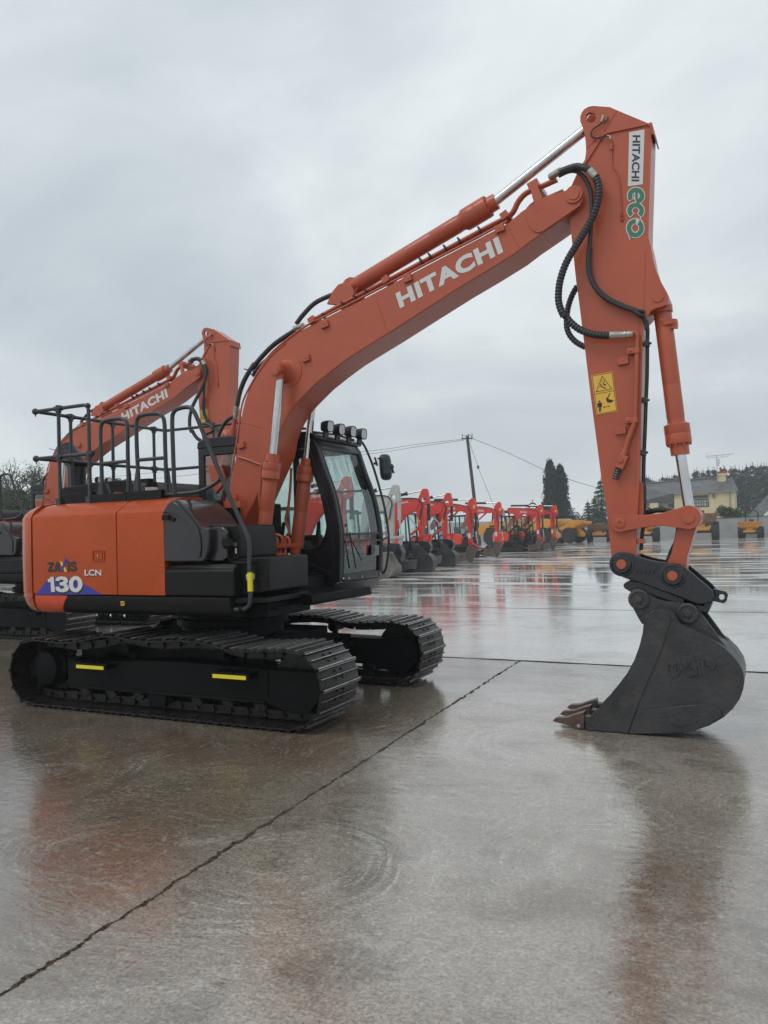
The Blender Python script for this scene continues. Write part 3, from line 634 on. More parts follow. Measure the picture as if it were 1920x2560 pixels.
# --- cover beside it (pump cover) and fuel tank top
m = MB(); q = trace(-1.12, 'K6', (660, 968), (690, 470), (1085, 478), (1100, 500), (1135, 640), (1140, 905), (1050, 955)); m.prism(q, -1.12, -0.55); pc = P('pump_cover', m, BLACKP, bevel=0.02, seg=3)
m = MB(); q = trace(-1.16, 'K6', (720, 935), (745, 640), (775, 520), (800, 500), (930, 505), (985, 560), (990, 900), (940, 940)); m.prism(q, -1.12, -1.17); m.build('bulged_panel', GLOSS, pc, bevel=0.025, seg=4)
# hood panel between door top and cab (dark)
m = MB(); q = trace(-0.80, 'K6', (330, 150), (722, 155), (728, 560), (560, 560)); m.prism(q, -0.80, -0.55); P('filter_cover', m, BLACKP, bevel=0.01)
m = MB(); a, b = at('K6', 725, 232, -0.55), at('K6', 885, 235, -0.55); m.box(a.x, b.x+0.25, -0.57, -0.45, a.z-0.03, a.z+0.035); P('cross_beam', m, ORANGE)
# --- lower black tank panels
m = MB(); q = trace(-1.238, 'K6', (150, 972), (1045, 972)); x0, x1 = q[0][0], at('K6', 1055, 1100, -1.238).x; zt = q[0][1]-0.015
pr = [(-1.238, 1.103), (-1.238, zt-0.055), (-1.205, zt-0.03), (-1.20, zt), (-0.6, zt), (-0.6, 1.103)]
sect_x(m, pr, x0+0.006, x1); P('fuel_tank', m, BLACKP, bevel=0.018, seg=3)
m = MB(); q = trace(-1.13, 'K6', (1050, 985), (1060, 940), (1140, 905), (1495, 900), (1510, 930), (1515, 1340), (1050, 1400)); m.prism(q, -1.13, -0.50); tb = P('tool_box', m, BLACKP, bevel=0.012, seg=3)
m = MB(); q = trace(-1.135, 'K6', (1085, 1010), (1500, 985), (1500, 1195), (1085, 1255)); m.prism(q, -1.126, -1.138); m.build('tool_box_lid', BLACKP, tb, bevel=0.005)
m = MB()
for b in (1005, 1050, 1100): m.prism(trace(-1.14, 'K6', (1370, b+8), (1450, b), (1450, b+30), (1370, b+38)), -1.137, -1.142)
m.build('vent_slot', FRAMEM, tb)
m = MB(); m.poly(quad('K6', (1218, 1120), (1330, 1112), (1333, 1182), (1228, 1195), Y=-1.142), (0, -0.002, 0)); wl = m.build('notice_plate', WHITE, tb)
m = MB()
for a in (1240, 1310):
    for b in (1140, 1158, 1172): m.poly(quad('K6', (a-8, b), (a+18, b-2), (a+18, b+3), (a-8, b+5), Y=-1.1445), (0, -0.001, 0))
m.build('notice_print', BLACKD, wl)
m = MB(); m.poly(quad('K6', (1050, 706), (1100, 704), (1100, 755), (1052, 757), Y=-1.122), (0, -0.006, 0)); m.cyl(at('K6', 1085, 780, -1.13), at('K6', 1090, 850, -1.13), 0.009, n=8); m.build('latch_plate', STEEL, pc)
m = MB(); c = at('K6', 965, 705, -1.17); m.ball(c, 0.05, sc=(0.9, 0.6, 1.2)); m.obox(c+Vector((0.03, -0.03, 0)), (0.035, 0, 0), (0, 0.03, 0), (0, 0, 0.03)); m.tube([at('K6', 978, 595, -1.2), at('K6', 978, 700, -1.21), at('K6', 985, 850, -1.2), at('K6', 1000, 925, -1.19), at('K6', 1050, 965, -1.17), at('K6', 1180, 970, -1.16), at('K6', 1320, 962, -1.15)], 0.008, 8); P('mirror_bracket', m, BLACKP)
# --- step platform in front of the tool box
m = MB()
T_ = [atz('H5', 745, 215, 1.085), atz('H5', 1040, 242, 1.085), atz('H5', 1345, 185, 1.085), atz('H5', 1100, 165, 1.085)]
zt = 1.085
a = at('H5', 745, 222, -1.14); b = at('H5', 1040, 245, -1.10); c = at('H5', 1343, 190, -0.42)
tp = [Vector((0.93, -1.19, zt)), Vector((b.x, -1.10, zt)), Vector((b.x, -0.42, zt)), Vector((0.93, -0.42, zt))]
m.poly([v-Vector((0, 0, 0.045)) for v in tp], (0, 0, 0.045))
for i in range(8): m.box(b.x-0.10, b.x-0.05, -1.02+i*0.07, -0.98+i*0.07, zt-0.002, zt+0.010)
P('step_platform', m, BLACKP, bevel=0.006)
m = MB(); m.box(0.90, b.x-0.06, -1.0, -0.3, 0.90, 1.03); m.box(b.x-0.08, b.x+0.02, -0.95, -0.32, 0.965, 0.985); P('frame_nose', m, FRAMEM, bevel=0.008)
# --- engine hood and top hardware
m = MB()
hx0, hx1 = -1.80, -0.76
sect = [(-1.80, 1.98), (-1.80, 2.14), (-1.74, 2.19), (-0.98, 2.225), (-0.82, 2.215), (-0.70, 2.14), (-0.60, 1.98)]
m.prism(sect, -0.62, 0.75); hd = P('engine_hood', m, BLACKP, bevel=0.015, seg=3)
m = MB(); m.prism([(-1.75, 1.975), (-1.75, 2.10), (-1.30, 2.12), (-1.22, 1.975)], -0.68, -0.615); m.build('hood_side_panel', BLACKP, hd, bevel=0.01)
m = MB(); m.tube([at('H4', 845, 1520, -0.30), at('H4', 840, 1400, -0.30), at('H4', 838, 1190, -0.30)], 0.102, 24, 3)
m.tube([at('H4', 872, 1215, -0.30), at('H4', 800, 1110, -0.30), at('H4', 660, 905, -0.30)], 0.108, 24, 3)
P('exhaust_duct', m, CABB, smooth=50)
m = MB(); q = trace(-1.0, 'K2', (0, 800), (0, 735), (410, 720), (412, 768)); x0 = at('K2', 0, 760, -1.0).x; xm = at('K2', 412, 740, -1.0).x; xe = at('K2', 800, 720, -1.0).x
m.box(x0, xm-0.006, -1.03, -0.93, 1.975, 2.055); m.box(xm, xe, -1.03, -0.93, 1.975, 2.065); P('rail_base_plate', m, BLACKP, bevel=0.004)
m = MB(); c0, c1 = at('K2', 670, 690, -0.75), at('K2', 668, 615, -0.75); rr = 0.060
m.cyl(c0-Vector((0, 0, 0.08)), Vector((c0.x, c0.y, c1.z)), rr, n=24); ex = P('filler_bottle', m, REDP)
m = MB(); m.cyl((c0.x, c0.y, c1.z-0.004), (c0.x, c0.y, c1.z+0.018), rr*1.04, n=24); m.cyl((c0.x, c0.y, c1.z+0.018), (c0.x, c0.y, c1.z+0.045), rr*0.9, n=24); m.obox((c0.x-0.06, c0.y, c1.z+0.065), (0.055, 0, 0), (0, 0.03, 0), (0, 0, 0.018)); m.build('bottle_cap', BLACKP, ex)
m = MB(); m.rev((c0.x, c0.y, c0.z), (0, 0, 1), [(0, rr*1.01), (0.075, rr*1.01)], 24, caps=False); m.build('bottle_label', WHITE, ex)
m = MB(); c0 = at('K2', 298, 715, -0.80); m.cyl(c0-Vector((0, 0, 0.06)), c0+Vector((0, 0, 0.035)), 0.042, n=20); P('filler_cap', m, ORANGE)
# --- hand rails
RT = 0.0185
YR = -1.0
def v(T, a, b, Y): return at(T, a, b, Y)
pA = v('H4', 1022, 200, YR); pAb = v('H4', 1058, 1760, YR); zt, zm = pA.z, v('H4', 1040, 985, YR).z
pB = v('H4', 535, 240, YR); pBb = v('H4', 578, 1790, YR)
xr = v('H4', 180, 285, YR).x
m = MB()
m.tube([Vector((pAb.x, YR, 1.95)), Vector((pAb.x, YR, zt-0.06)), Vector((pAb.x-0.012, YR, zt-0.012)), Vector((pAb.x-0.06, YR, zt)), Vector((xr, YR, zt))], RT, 12, 1)
m.tube([Vector((pBb.x, YR, 1.95)), Vector((pBb.x, YR, zt))], RT, 12, 1)
m.tube([Vector((pAb.x, YR, zm)), Vector((xr, YR, zm))], RT, 12, 1)
for z in (zt, zm):
    m.tube([Vector((xr, YR, z)), Vector((xr, 0.92, z))], RT, 12, 1)
    m.ball((xr, YR, z), 0.034); m.cyl((xr, YR, z), (xr, YR, z-0.055), 0.012, 0.004, 10)
    m.ball((xr, 0.92, z), 0.034)
    m.tube([Vector((xr, 0.92, z)), Vector((-0.10, 0.92, z))], RT, 12, 1)
m.ball((pAb.x-0.01, YR, zt-0.012), 0.030)
for x, z, w_ in ((pBb.x, zt, 0), (pBb.x, zm, 0), (pAb.x, zm, 0)):
    m.cyl((x, YR, z-0.045), (x, YR, z+0.03), 0.028, n=14); m.cyl((x-0.05, YR, z), (x+0.05, YR, z), 0.026, n=14)
for y in (-0.55, 0.05, 0.72):
    m.tube([Vector((xr, y, 1.95)), Vector((xr, y, zt))], RT, 12, 1)
    for z in (zt, zm): m.cyl((xr, y, z-0.05), (xr, y, z+0.03), 0.027, n=14); m.cyl((xr, y-0.05, z), (xr, y+0.05, z), 0.026, n=14)
for x in (-0.93,):
    m.tube([Vector((x, 0.92, 1.9)), Vector((x, 0.92, zt))], RT, 12, 1)
    for z in (zt, zm): m.cyl((x, 0.92, z-0.05), (x, 0.92, z+0.03), 0.027, n=14)
for x in (pAb.x, pBb.x): m.box(x-0.032, x+0.032, YR-0.03, YR+0.03, 1.97, 2.045)
P('guard_rail', m, RAILM, smooth=50)
def hoop(ptsT, bar, name='grab_hoop', Y=-0.98, plates=()):
    m = MB(); m.tube([v(*p, Y) for p in ptsT], RT*1.05, 12, 4)
    if bar: m.tube([v(*bar[0], Y), v(*bar[1], Y)], RT*0.95, 12, 1)
    for a0, a1, a2 in plates:
        q = [v(*a0, Y), v(*a1, Y), v(*a2, Y)]; m.poly(q, (0, 0.012, 0))
    return P(name, m, RAILM, smooth=50)
hoop([('Z1', 668, 790), ('Z1', 662, 700), ('Z1', 655, 500), ('Z1', 652, 350), ('Z1', 665, 303), ('Z1', 700, 285), ('Z1', 780, 276), ('Z1', 815, 292), ('Z1', 826, 340), ('Z1', 828, 500), ('Z1', 832, 650), ('Z1', 834, 780)], (('Z1', 660, 568), ('Z1', 828, 552)), plates=((('K2', 45, 738), ('K2', 80, 560), ('K2', 130, 738)), (('K2', 145, 580), ('K2', 180, 580), ('K2', 215, 725)), (('K2', 375, 715), ('K2', 425, 430), ('K2', 450, 720))))
hoop([('Z1', 900, 775), ('Z1', 896, 650), ('Z1', 888, 500), ('Z1', 884, 320), ('Z1', 895, 270), ('Z1', 930, 252), ('Z1', 1020, 243), ('Z1', 1052, 262), ('Z1', 1066, 310), ('Z1', 1070, 450), ('Z1', 1076, 620), ('Z1', 1082, 770)], (('Z1', 892, 545), ('Z1', 1070, 530)), plates=((('K2', 450, 712), ('K2', 490, 425), ('K2', 590, 700)), (('K2', 805, 680), ('K2', 855, 400), ('K2', 895, 690))))
hoop([('Z1', 1132, 770), ('Z1', 1126, 620), ('Z1', 1120, 450), ('Z1', 1116, 290), ('Z1', 1124, 238), ('Z1', 1155, 212), ('Z1', 1218, 202), ('Z1', 1252, 222), ('Z1', 1285, 290), ('Z1', 1350, 450), ('Z1', 1450, 690), ('Z1', 1540, 900), ('Z1', 1590, 1010), ('Z1', 1612, 1070), ('Z1', 1616, 1150), ('Z1', 1618, 1300), ('Z1', 1622, 1450), ('Z1', 1608, 1495), ('Z1', 1570, 1512), ('Z1', 1520, 1512)], None, 'access_rail', Y=-1.19, plates=())
m = MB(); m.tube([v('Z1', 1428, 668, -1.19), v('Z1', 1390, 700, -1.12), v('Z1', 1300, 745, -1.0), v('Z1', 1200, 760, -0.98), v('Z1', 1060, 770, -0.98)], RT*0.9, 12, 3); P('rail_brace', m, RAILM, smooth=50)
m = MB(); m.cyl(v('Z1', 1621, 1272, -1.19), v('Z1', 1623, 1395, -1.19), RT*1.3, n=16); P('yellow_sleeve', m, YELLOW)
m = MB(); m.tube([v('H5', 780, 380, -1.19), v('H5', 660, 385, -1.16)], 0.030, 12, 1, rib=0.02); m.ball(v('H5', 625, 365, -1.15), 0.045, sc=(1.3, 0.6, 0.9)); P('rail_clamp', m, FRAMEM)
# --- cab
CY0, CY1 = 0.22, 1.22
prof = trace(CY0+0.03, 'K1', (640, 1935), (686, 1830), (692, 1450), (672, 1250), (610, 950), (522, 700), (462, 520), (425, 400), (360, 300))   # windscreen edge line, bottom to top
pf = [(x, z) for x, z in prof]
pf[0] = (pf[1][0]-0.01, 1.115)
def fx(z):
    q = sorted(pf, key=lambda t: t[1])
    if z <= q[0][1]: return q[0][0]
    for a, b in zip(q, q[1:]):
        if z <= b[1]: return a[0]+(b[0]-a[0])*(z-a[1])/(b[1]-a[1])
    return q[-1][0]
zs = [1.115+i*(2.60-1.115)/24 for i in range(25)]
fc = catmull([Vector((x, 0, z)) for x, z in pf], 4); pf = [(a.x, a.z) for a in fc]
def strip(mb, y0, y1, z0, z1, dx0=0.0, th=0.05, n=16):
    A = []; 
    for i in range(n+1):
        z = z0+(z1-z0)*i/n; A.append((fx(z)+dx0, z))
    mb.prism(A+[(x-th, z) for x, z in reversed(A)], y0, y1)
cab = MB()
# near pillar and far pillar of the windscreen, header and sill
strip(cab, CY0, CY0+0.055, 1.12, 2.62, -0.005, 0.10); strip(cab, CY0+0.05, CY0+0.085, 1.14, 2.60, 0.0, 0.06)
strip(cab, CY1-0.07, CY1, 1.12, 2.62, -0.02, 0.10); strip(cab, CY1-0.115, CY1-0.065, 1.14, 2.60, 0.0, 0.06)
strip(cab, CY0+0.08, CY1-0.1, 1.12, 1.20, 0.0, 0.06, 3); strip(cab, CY0+0.08, CY1-0.1, 2.48, 2.62, 0.0, 0.07, 4)
xb = -0.60
# roof slab
rf = [(fx(2.60)+0.03, 2.585), (fx(2.60)+0.035, 2.62), (fx(2.60)-0.05, 2.665), (0.2, 2.70), (xb+0.12, 2.70), (xb, 2.66), (xb-0.01, 2.585)]
cab.prism(rf, CY0-0.005, CY1+0.01)
# side frames (near and far): posts, sill rail, header
for y0, y1 in ((CY0, CY0+0.05), (CY1-0.05, CY1)):
    near = y0 < 0.5
    A = [(fx(z)-0.09, z) for z in [1.12+i*0.1 for i in range(16)]]
    Bk = [(fx(z)-(0.20 if z < 1.5 else 0.165), z) for z in [1.12+i*0.1 for i in range(16)]]
    cab.prism([(x, z) for x, z in A]+list(reversed(Bk)), y0+0.002, y1-0.002)
    cab.prism([(xb, 2.50), (fx(2.5)-0.05, 2.50), (fx(2.6)-0.02, 2.60), (xb, 2.60)], y0+0.004, y1-0.004)
    for xa in (xb, 0.02):
        cab.prism([(xa, 1.1), (xa+0.075, 1.1), (xa+0.075, 2.55), (xa, 2.55)], y0+0.003, y1-0.003)
    top = 1.62 if near else 1.50
    q = [(xb, 1.10), (fx(1.12)-0.05, 1.10), (fx(1.3)-0.12, 1.30), (fx(1.6)-0.16, 1.75), (fx(1.6)-0.19, 1.62), (fx(1.6)-0.26, 1.50), (fx(1.6)-0.40, 1.46), (fx(1.6)-0.62, 1.48), (fx(1.6)-0.8, 1.56), (xb, top)]
    if near: cab.prism(q, y0+0.006, y1-0.006)
    else: cab.prism([(xb, 1.10), (fx(1.12)-0.05, 1.10), (fx(1.2)-0.12, 1.32), (xb, 1.32)], y0+0.006, y1-0.006)
cab.box(xb, xb+0.05, CY0, CY1, 1.10, 1.60); cab.box(xb, xb+0.05, CY0, CY0+0.09, 1.6, 2.6); cab.box(xb, xb+0.05, CY1-0.09, CY1, 1.6, 2.6)
cabo = P('cab', cab, CABB, bevel=0.012, seg=2)
m = MB(); q = [(xb, 0.93), (fx(1.12)-0.20, 0.925), (fx(1.12)-0.02, 1.06), (fx(1.12)-0.005, 1.11), (xb, 1.11)]
q = [(xb, 0.93), (0.975, 0.925), (fx(1.12)-0.02, 1.112), (xb, 1.112)]; m.prism(q, CY0+0.004, CY1-0.004); P('cab_base', m, CABB, bevel=0.012)
def sheet(mb, y0, y1, z0, z1, dx_, n=14, rc=0.06):
    A = []
    for i in range(n+1):
        z = z0+(z1-z0)*i/n; A.append([Vector((fx(z)+dx_, y0+(y1-y0)*j/4, z)) for j in range(5)])
    mb.grid(A)
m = MB(); sheet(m, CY0+0.08, CY1-0.11, 1.60, 2.49, -0.02); P('windscreen', m, WETGLASS, cabo)
m = MB(); sheet(m, CY0+0.08, CY1-0.11, 1.19, 1.60, -0.028); P('lower_windscreen', m, glass_mat('smoked_glass', (0.42, 0.47, 0.46), 0.16)[0], cabo)
m = MB(); m.cyl((fx(1.60)+0.0, CY0+0.08, 1.525), (fx(1.60)+0.0, CY1-0.11, 1.525), 0.010, n=10); m.cyl((fx(1.45), CY0+0.10, 1.70-0.02), (fx(1.45), CY0+0.115, 1.70), 0.01)
strip(m, CY0+0.08, CY1-0.11, 1.588, 1.612, -0.008, 0.02, 2)
m.build('screen_bar', CABB, cabo)
m = MB(); a = Vector((fx(1.24)+0.012, CY0+0.30, 1.24)); b = Vector((fx(1.62)+0.012, CY0+0.16, 1.62)); m.tube([a, b], 0.007, 8, 1); m.tube([Vector((fx(1.32)+0.016, CY0+0.42, 1.32)), Vector((fx(1.9)+0.012, CY0+0.20, 1.62))], 0.006, 8, 1); m.build('wiper', DARKM, cabo)
m = MB(); m.poly([(fx(1.4)+0.002, CY1-0.34, 1.36), (fx(1.4)+0.002, CY1-0.16, 1.36), (fx(1.5)+0.002, CY1-0.16, 1.47), (fx(1.5)+0.002, CY1-0.34, 1.47)], (0.002, 0, 0)); nb = m.build('number_sticker', mat('sticker_grey', (0.20, 0.22, 0.22), 0.5), cabo)
m = MB(); lettering(m, '59', (fx(1.4)+0.006, CY1-0.335, 1.375), (fx(1.4)+0.006, CY1-0.27, 1.375), (fx(1.5)+0.006, CY1-0.335, 1.46), (0.002, 0, 0), 0.03); m.build('sticker_digits', BLACKD, nb, smooth=0)
# side windows
m = MB(); y = CY0+0.025
m.add([(0.095, y, 1.50), (0.95, y, 1.45), (0.98, y, 2.0), (0.82, y, 2.50), (0.095, y, 2.50)], [(0, 1, 2, 3, 4)]); m.add([(xb+0.07, y, 1.6), (0.02, y, 1.6), (0.02, y, 2.5), (xb+0.07, y, 2.5)], [(0, 1, 2, 3)])
P('side_window', m, GLASS, cabo, smooth=0)
m = MB(); y = CY1-0.025
m.add([(0.095, y, 1.32), (0.97, y, 1.32), (1.02, y, 1.9), (0.82, y, 2.50), (0.095, y, 2.50)], [(0, 1, 2, 3, 4)]); m.add([(xb+0.07, y, 1.32), (0.02, y, 1.32), (0.02, y, 2.5), (xb+0.07, y, 2.5)], [(0, 1, 2, 3)])
P('side_window', m, GLASS, cabo, smooth=0)
m = MB(); m.add([(xb+0.02, CY0+0.09, 1.6), (xb+0.02, CY1-0.09, 1.6), (xb+0.02, CY1-0.09, 2.5), (xb+0.02, CY0+0.09, 2.5)], [(0, 1, 2, 3)]); P('rear_window', m, GLASS, cabo, smooth=0)
# far door glazing bar and seat
m = MB(); m.box(0.09, fx(2.1)-0.15, CY1-0.045, CY1-0.01, 2.07, 2.095); m.build('window_bar', CABB, cabo)
m = MB(); cxs, cys = 0.10, 0.70
m.prism([(cxs-0.28, 1.38), (cxs+0.28, 1.38), (cxs+0.33, 1.47), (cxs+0.28, 1.54), (cxs-0.25, 1.52)], cys-0.26, cys+0.26)
m.prism([(cxs-0.20, 1.50), (cxs-0.08, 1.52), (cxs-0.20, 2.02), (cxs-0.28, 2.10), (cxs-0.36, 2.05), (cxs-0.32, 1.6)], cys-0.24, cys+0.24)
m.prism([(cxs-0.30, 2.10), (cxs-0.18, 2.08), (cxs-0.19, 2.25), (cxs-0.25, 2.31), (cxs-0.33, 2.28)], cys-0.13, cys+0.13)
P('seat', m, SEATM, cabo, bevel=0.04, seg=3)
m = MB(); m.box(cxs-0.1, cxs+0.35, cys-0.42, cys-0.30, 1.3, 1.60); m.box(cxs-0.1, cxs+0.35, cys+0.30, cys+0.42, 1.3, 1.60); m.cyl((cxs+0.30, cys-0.36, 1.58), (cxs+0.33, cys-0.36, 1.75), 0.02); m.cyl((cxs+0.30, cys+0.36, 1.58), (cxs+0.33, cys+0.36, 1.75), 0.02)
m.box(xb+0.05, -0.15, 0.3, 1.14, 1.12, 1.50); P('control_console', m, SEATM, cabo, bevel=0.02)
# black raised ridge and plates on the side
m = MB(); m.poly([v('K1', a, b, CY0+0.002) for a, b in ((165, 1590), (240, 1660), (420, 1760), (555, 1805), (555, 1835), (400, 1790), (230, 1700), (165, 1625))], (0, -0.010, 0)); m.build('pressed_ridge', CABB, cabo, bevel=0.004)
m = MB(); m.poly([v('K1', a, b, CY0) for a, b in ((360, 1878), (490, 1878), (490, 1922), (360, 1922))], (0, -0.004, 0)); m.build('maker_plate', STEEL, cabo)
m = MB(); m.poly([v('K1', a, b, CY0) for a, b in ((390, 1966), (508, 1964), (509, 2048), (392, 2050))], (0, -0.004, 0)); m.build('notice_plate', mat('plate_grey', (0.30, 0.30, 0.27), 0.6), cabo)
m = MB()
for y_, z_ in ((CY0+0.05, 1.155), (CY0+0.16, 1.15), (CY0+0.45, 1.15), (CY1-0.12, 1.15)): m.cyl((fx(1.15)-0.01, y_, z_), (fx(1.15)+0.012, y_, z_), 0.013, n=12)
m.build('cab_bolt', STEEL, cabo)
# work lights on the roof
for (a, b) in ((512, 205), (640, 238), (768, 262), (884, 288)):
    t_ = (a-512)/(884-512); Y = 0.33+t_*0.70
    c = v('K1', a+5, b, Y); fw = Vector((1, -0.10, -0.08)).normalized(); sd_ = fw.cross(Vector((0, 0, 1))).normalized(); u_ = sd_.cross(fw)
    def sq(k, dz=0): return [sd_*(math.copysign(abs(math.cos(R(t)))**0.6, math.cos(R(t))))*0.058*k + u_*(math.copysign(abs(math.sin(R(t)))**0.6, math.sin(R(t))))*0.062*k for t in range(0, 360, 18)]
    m = MB(); rows = [[c+fw*d+q for q in sq(k)] for d, k in ((-0.05, 0.55), (-0.045, 0.8), (-0.01, 0.95), (0.045, 1.0), (0.052, 0.95), (0.046, 0.80))]
    m.grid(rows, True); m.add(rows[0], [tuple(range(19, -1, -1))])
    m.obox(c-u_*0.085-fw*0.01, fw*0.012, sd_*0.035, u_*0.03)
    wl = P('work_light', m, DARKM, None, fixn=False, smooth=50)
    m = MB(); r_ = [c+fw*0.047+q for q in sq(0.82)]; m.add(r_, [tuple(range(20))]); m.poly(r_, fw*0.002); m.build('lens', LENS, wl)
m = MB(); m.tube([Vector((fx(2.60)-0.02, 0.28, 2.66)), Vector((fx(2.60)-0.0, 0.7, 2.672)), Vector((fx(2.60)-0.02, 1.14, 2.66))], 0.012, 8, 1)
for i in range(5): m.tube([Vector((0.62-0.03*i, 0.27+0.02*i, 2.70)), Vector((0.66, 0.31+0.05*i, 2.735)), Vector((0.72+0.02*i, 0.36, 2.705))], 0.006, 6, 4)
P('lamp_bar', m, DARKM)
c = v('Z1', 1405, 372, 0.80)
m = MB(); m.ball(Vector((c.x, c.y, 2.74)), 0.07, sc=(1, 1, 0.75)); P('green_beacon', m, GREENL)
c = v('Z1', 1472, 360, 0.55); m = MB(); m.ball(Vector((c.x, c.y, 2.75)), 0.075); P('orange_cover', m, ORANGE)
# hand rail with mirror on the far front corner
m = MB(); HR = [v('K1', a, b, CY1+0.01) for a, b in ((865, 352), (905, 378), (950, 450), (1005, 580), (1050, 710), (1100, 880), (1150, 1070), (1185, 1260), (1203, 1440), (1200, 1580), (1182, 1720), (1160, 1800), (1120, 1832), (1060, 1838), (1010, 1840))]
m.tube(HR, 0.014, 10, 3); P('hand_rail', m, RAILM, smooth=50)
m = MB(); a = v('K1', 1040, 620, CY1+0.01); b = v('K1', 1075, 560, CY1+0.06); c2 = v('K1', 1165, 550, CY1+0.10); m.tube([a, v('K1', 1070, 600, CY1+0.03)], 0.016, 8, 1); m.tube([v('K1', 1048, 545, CY1+0.05), v('K1', 1078, 640, CY1+0.05)], 0.012, 8, 1); m.tube([b, c2], 0.009, 8, 1); ma = P('mirror_arm', m, RAILM)
mc = v('K1', 1165, 655, CY1+0.14); ex_ = (v('K1', 1225, 640, CY1+0.14)-mc); fx_ = Vector((1, 0, 0))
m = MB(); rows = []
fwd_ = Vector((0.55, -0.83, 0)); sd_ = Vector((0.83, 0.55, 0)); up_ = Vector((-0.06, 0, 1)).normalized()
for d, k in ((-0.02, 0.70), (-0.015, 0.92), (0.0, 1.0), (0.035, 0.97), (0.06, 0.8), (0.072, 0.5)):
    rows.append([mc - fwd_*d*-1 + sd_*(math.copysign(abs(math.cos(R(t)))**0.55, math.cos(R(t))))*0.070*k + up_*(math.copysign(abs(math.sin(R(t)))**0.55, math.sin(R(t))))*0.150*k for t in range(0, 360, 15)])
m.grid(rows, True); m.add(rows[0], [tuple(range(23, -1, -1))]); m.add(rows[-1], [tuple(range(24))]); m.ball(mc+sd_*0.06+Vector((0.02, -0.03, -0.0)), 0.035); m.cyl(mc+sd_*0.07, mc+sd_*0.09-up_*0.07, 0.013)
m.build('mirror', mat('mirror_shell', (0.035, 0.042, 0.05), 0.35), ma, smooth=50, fixn=True)
# --- boom
YB0, YB1 = -0.24, 0.12
btop = trace(YB0, 'K6', (905, 455), (985, 60), 'K8', (150, 2080), (200, 1780), (262, 1330), (300, 1080), (345, 900), (405, 740), (500, 560), (600, 410), (690, 285), 'Z6', (85, 865), (130, 825), (180, 788), (240, 752), (310, 716), (500, 622), (700, 517), (900, 412), (1100, 308), (1245, 232), (1310, 175), (1380, 130), (1460, 98), (1555, 68), (1590, 70), (1610, 92), (1608, 125))
bbot = trace(YB0, 'Z6', (1590, 150), (1540, 195), (1470, 245), (1355, 325), (1280, 383), (1150, 465), (1000, 555), (820, 670), (650, 780), (540, 848), (450, 905), (370, 965), (290, 1030), 'K8', (1230, 910), (1140, 1010), (1060, 1125), (985, 1260), (920, 1400), (885, 1500), (862, 1620), (830, 1800), 'K6', (1392, 30), (1330, 170), (1240, 340), (1150, 520), (1122, 600), (1080, 640), (905, 640))
m = MB(); m.prism(btop+bbot, YB0, YB1); boom = P('boom', m, ORANGE, bevel=0.008, seg=2, smooth=30)
# side wear plates, boss rings, weld lines
m = MB(); q = trace(YB0, 'Z6', (1335, 200), (1345, 235), (1362, 268), (1390, 282), (1420, 275), (1600, 150), (1615, 120), (1612, 90), (1585, 68), (1550, 68), (1420, 108)); m.prism(q, YB0+0.002, YB0-0.012)
q = circ(trace(YB0, 'K8', (1050, 450))[0], 0.150, 40); m.prism(q, YB0+0.002, YB0-0.007)
m.build('reinforcing_plate', ORANGE, boom, bevel=0.003)
m = MB(); c = at('Z6', 1572, 95, YB0); m.cyl(Vector((c.x, YB0-0.010, c.z)), Vector((c.x, YB0-0.028, c.z)), 0.072, n=32); m.cyl(Vector((c.x, YB0-0.027, c.z)), Vector((c.x, YB0-0.036, c.z)), 0.048, n=32); m.cyl(Vector((c.x, YB1+0.002, c.z)), Vector((c.x, YB1+0.03, c.z)), 0.072, n=32); PIV = c.copy(); m.build('arm_pin', ORANGE, boom, bevel=0.002)
m = MB()
for T, a, b in (('Z6', 342, 735), ('Z6', 752, 508), ('Z6', 1206, 262), ('Z6', 250, 902), ('K8', 290, 1650), ('K6', 1075, 130)):
    c = at(T, a, b, YB0); m.obox(Vector((c.x, YB0-0.012, c.z)), (0.040, 0, 0.008), (0, 0.018, 0), (-0.006, 0, 0.030)); m.cyl(Vector((c.x+0.01, YB0-0.02, c.z)), Vector((c.x+0.01, YB0-0.034, c.z)), 0.008, n=8)
m.build('mounting_lug', ORANGE, boom, bevel=0.003)
m = MB()
for ps in ((('Z6', 585, 590), ('Z6', 615, 670), ('Z6', 648, 775)), (('K8', 300, 1275), ('K8', 450, 1310), ('K8', 610, 1362)), (('Z6', 1240, 235), ('Z6', 1265, 290), ('Z6', 1300, 355))):
    m.tube([at(*p, YB0-0.001) for p in ps], 0.004, 6, 3)
m.tube([at('K8', a, b, YB0-0.012) for a, b in ((225, 1835), (380, 1880), (520, 1935), (605, 1965))], 0.011, 8, 3)
m.build('weld_seam', ORANGE, boom)
letter('HITACHI', 'Z6', (712, 655), (1222, 376), (688, 580), YB0-0.002, WHITE, 'boom_lettering', boom, 0.05, 1.10)
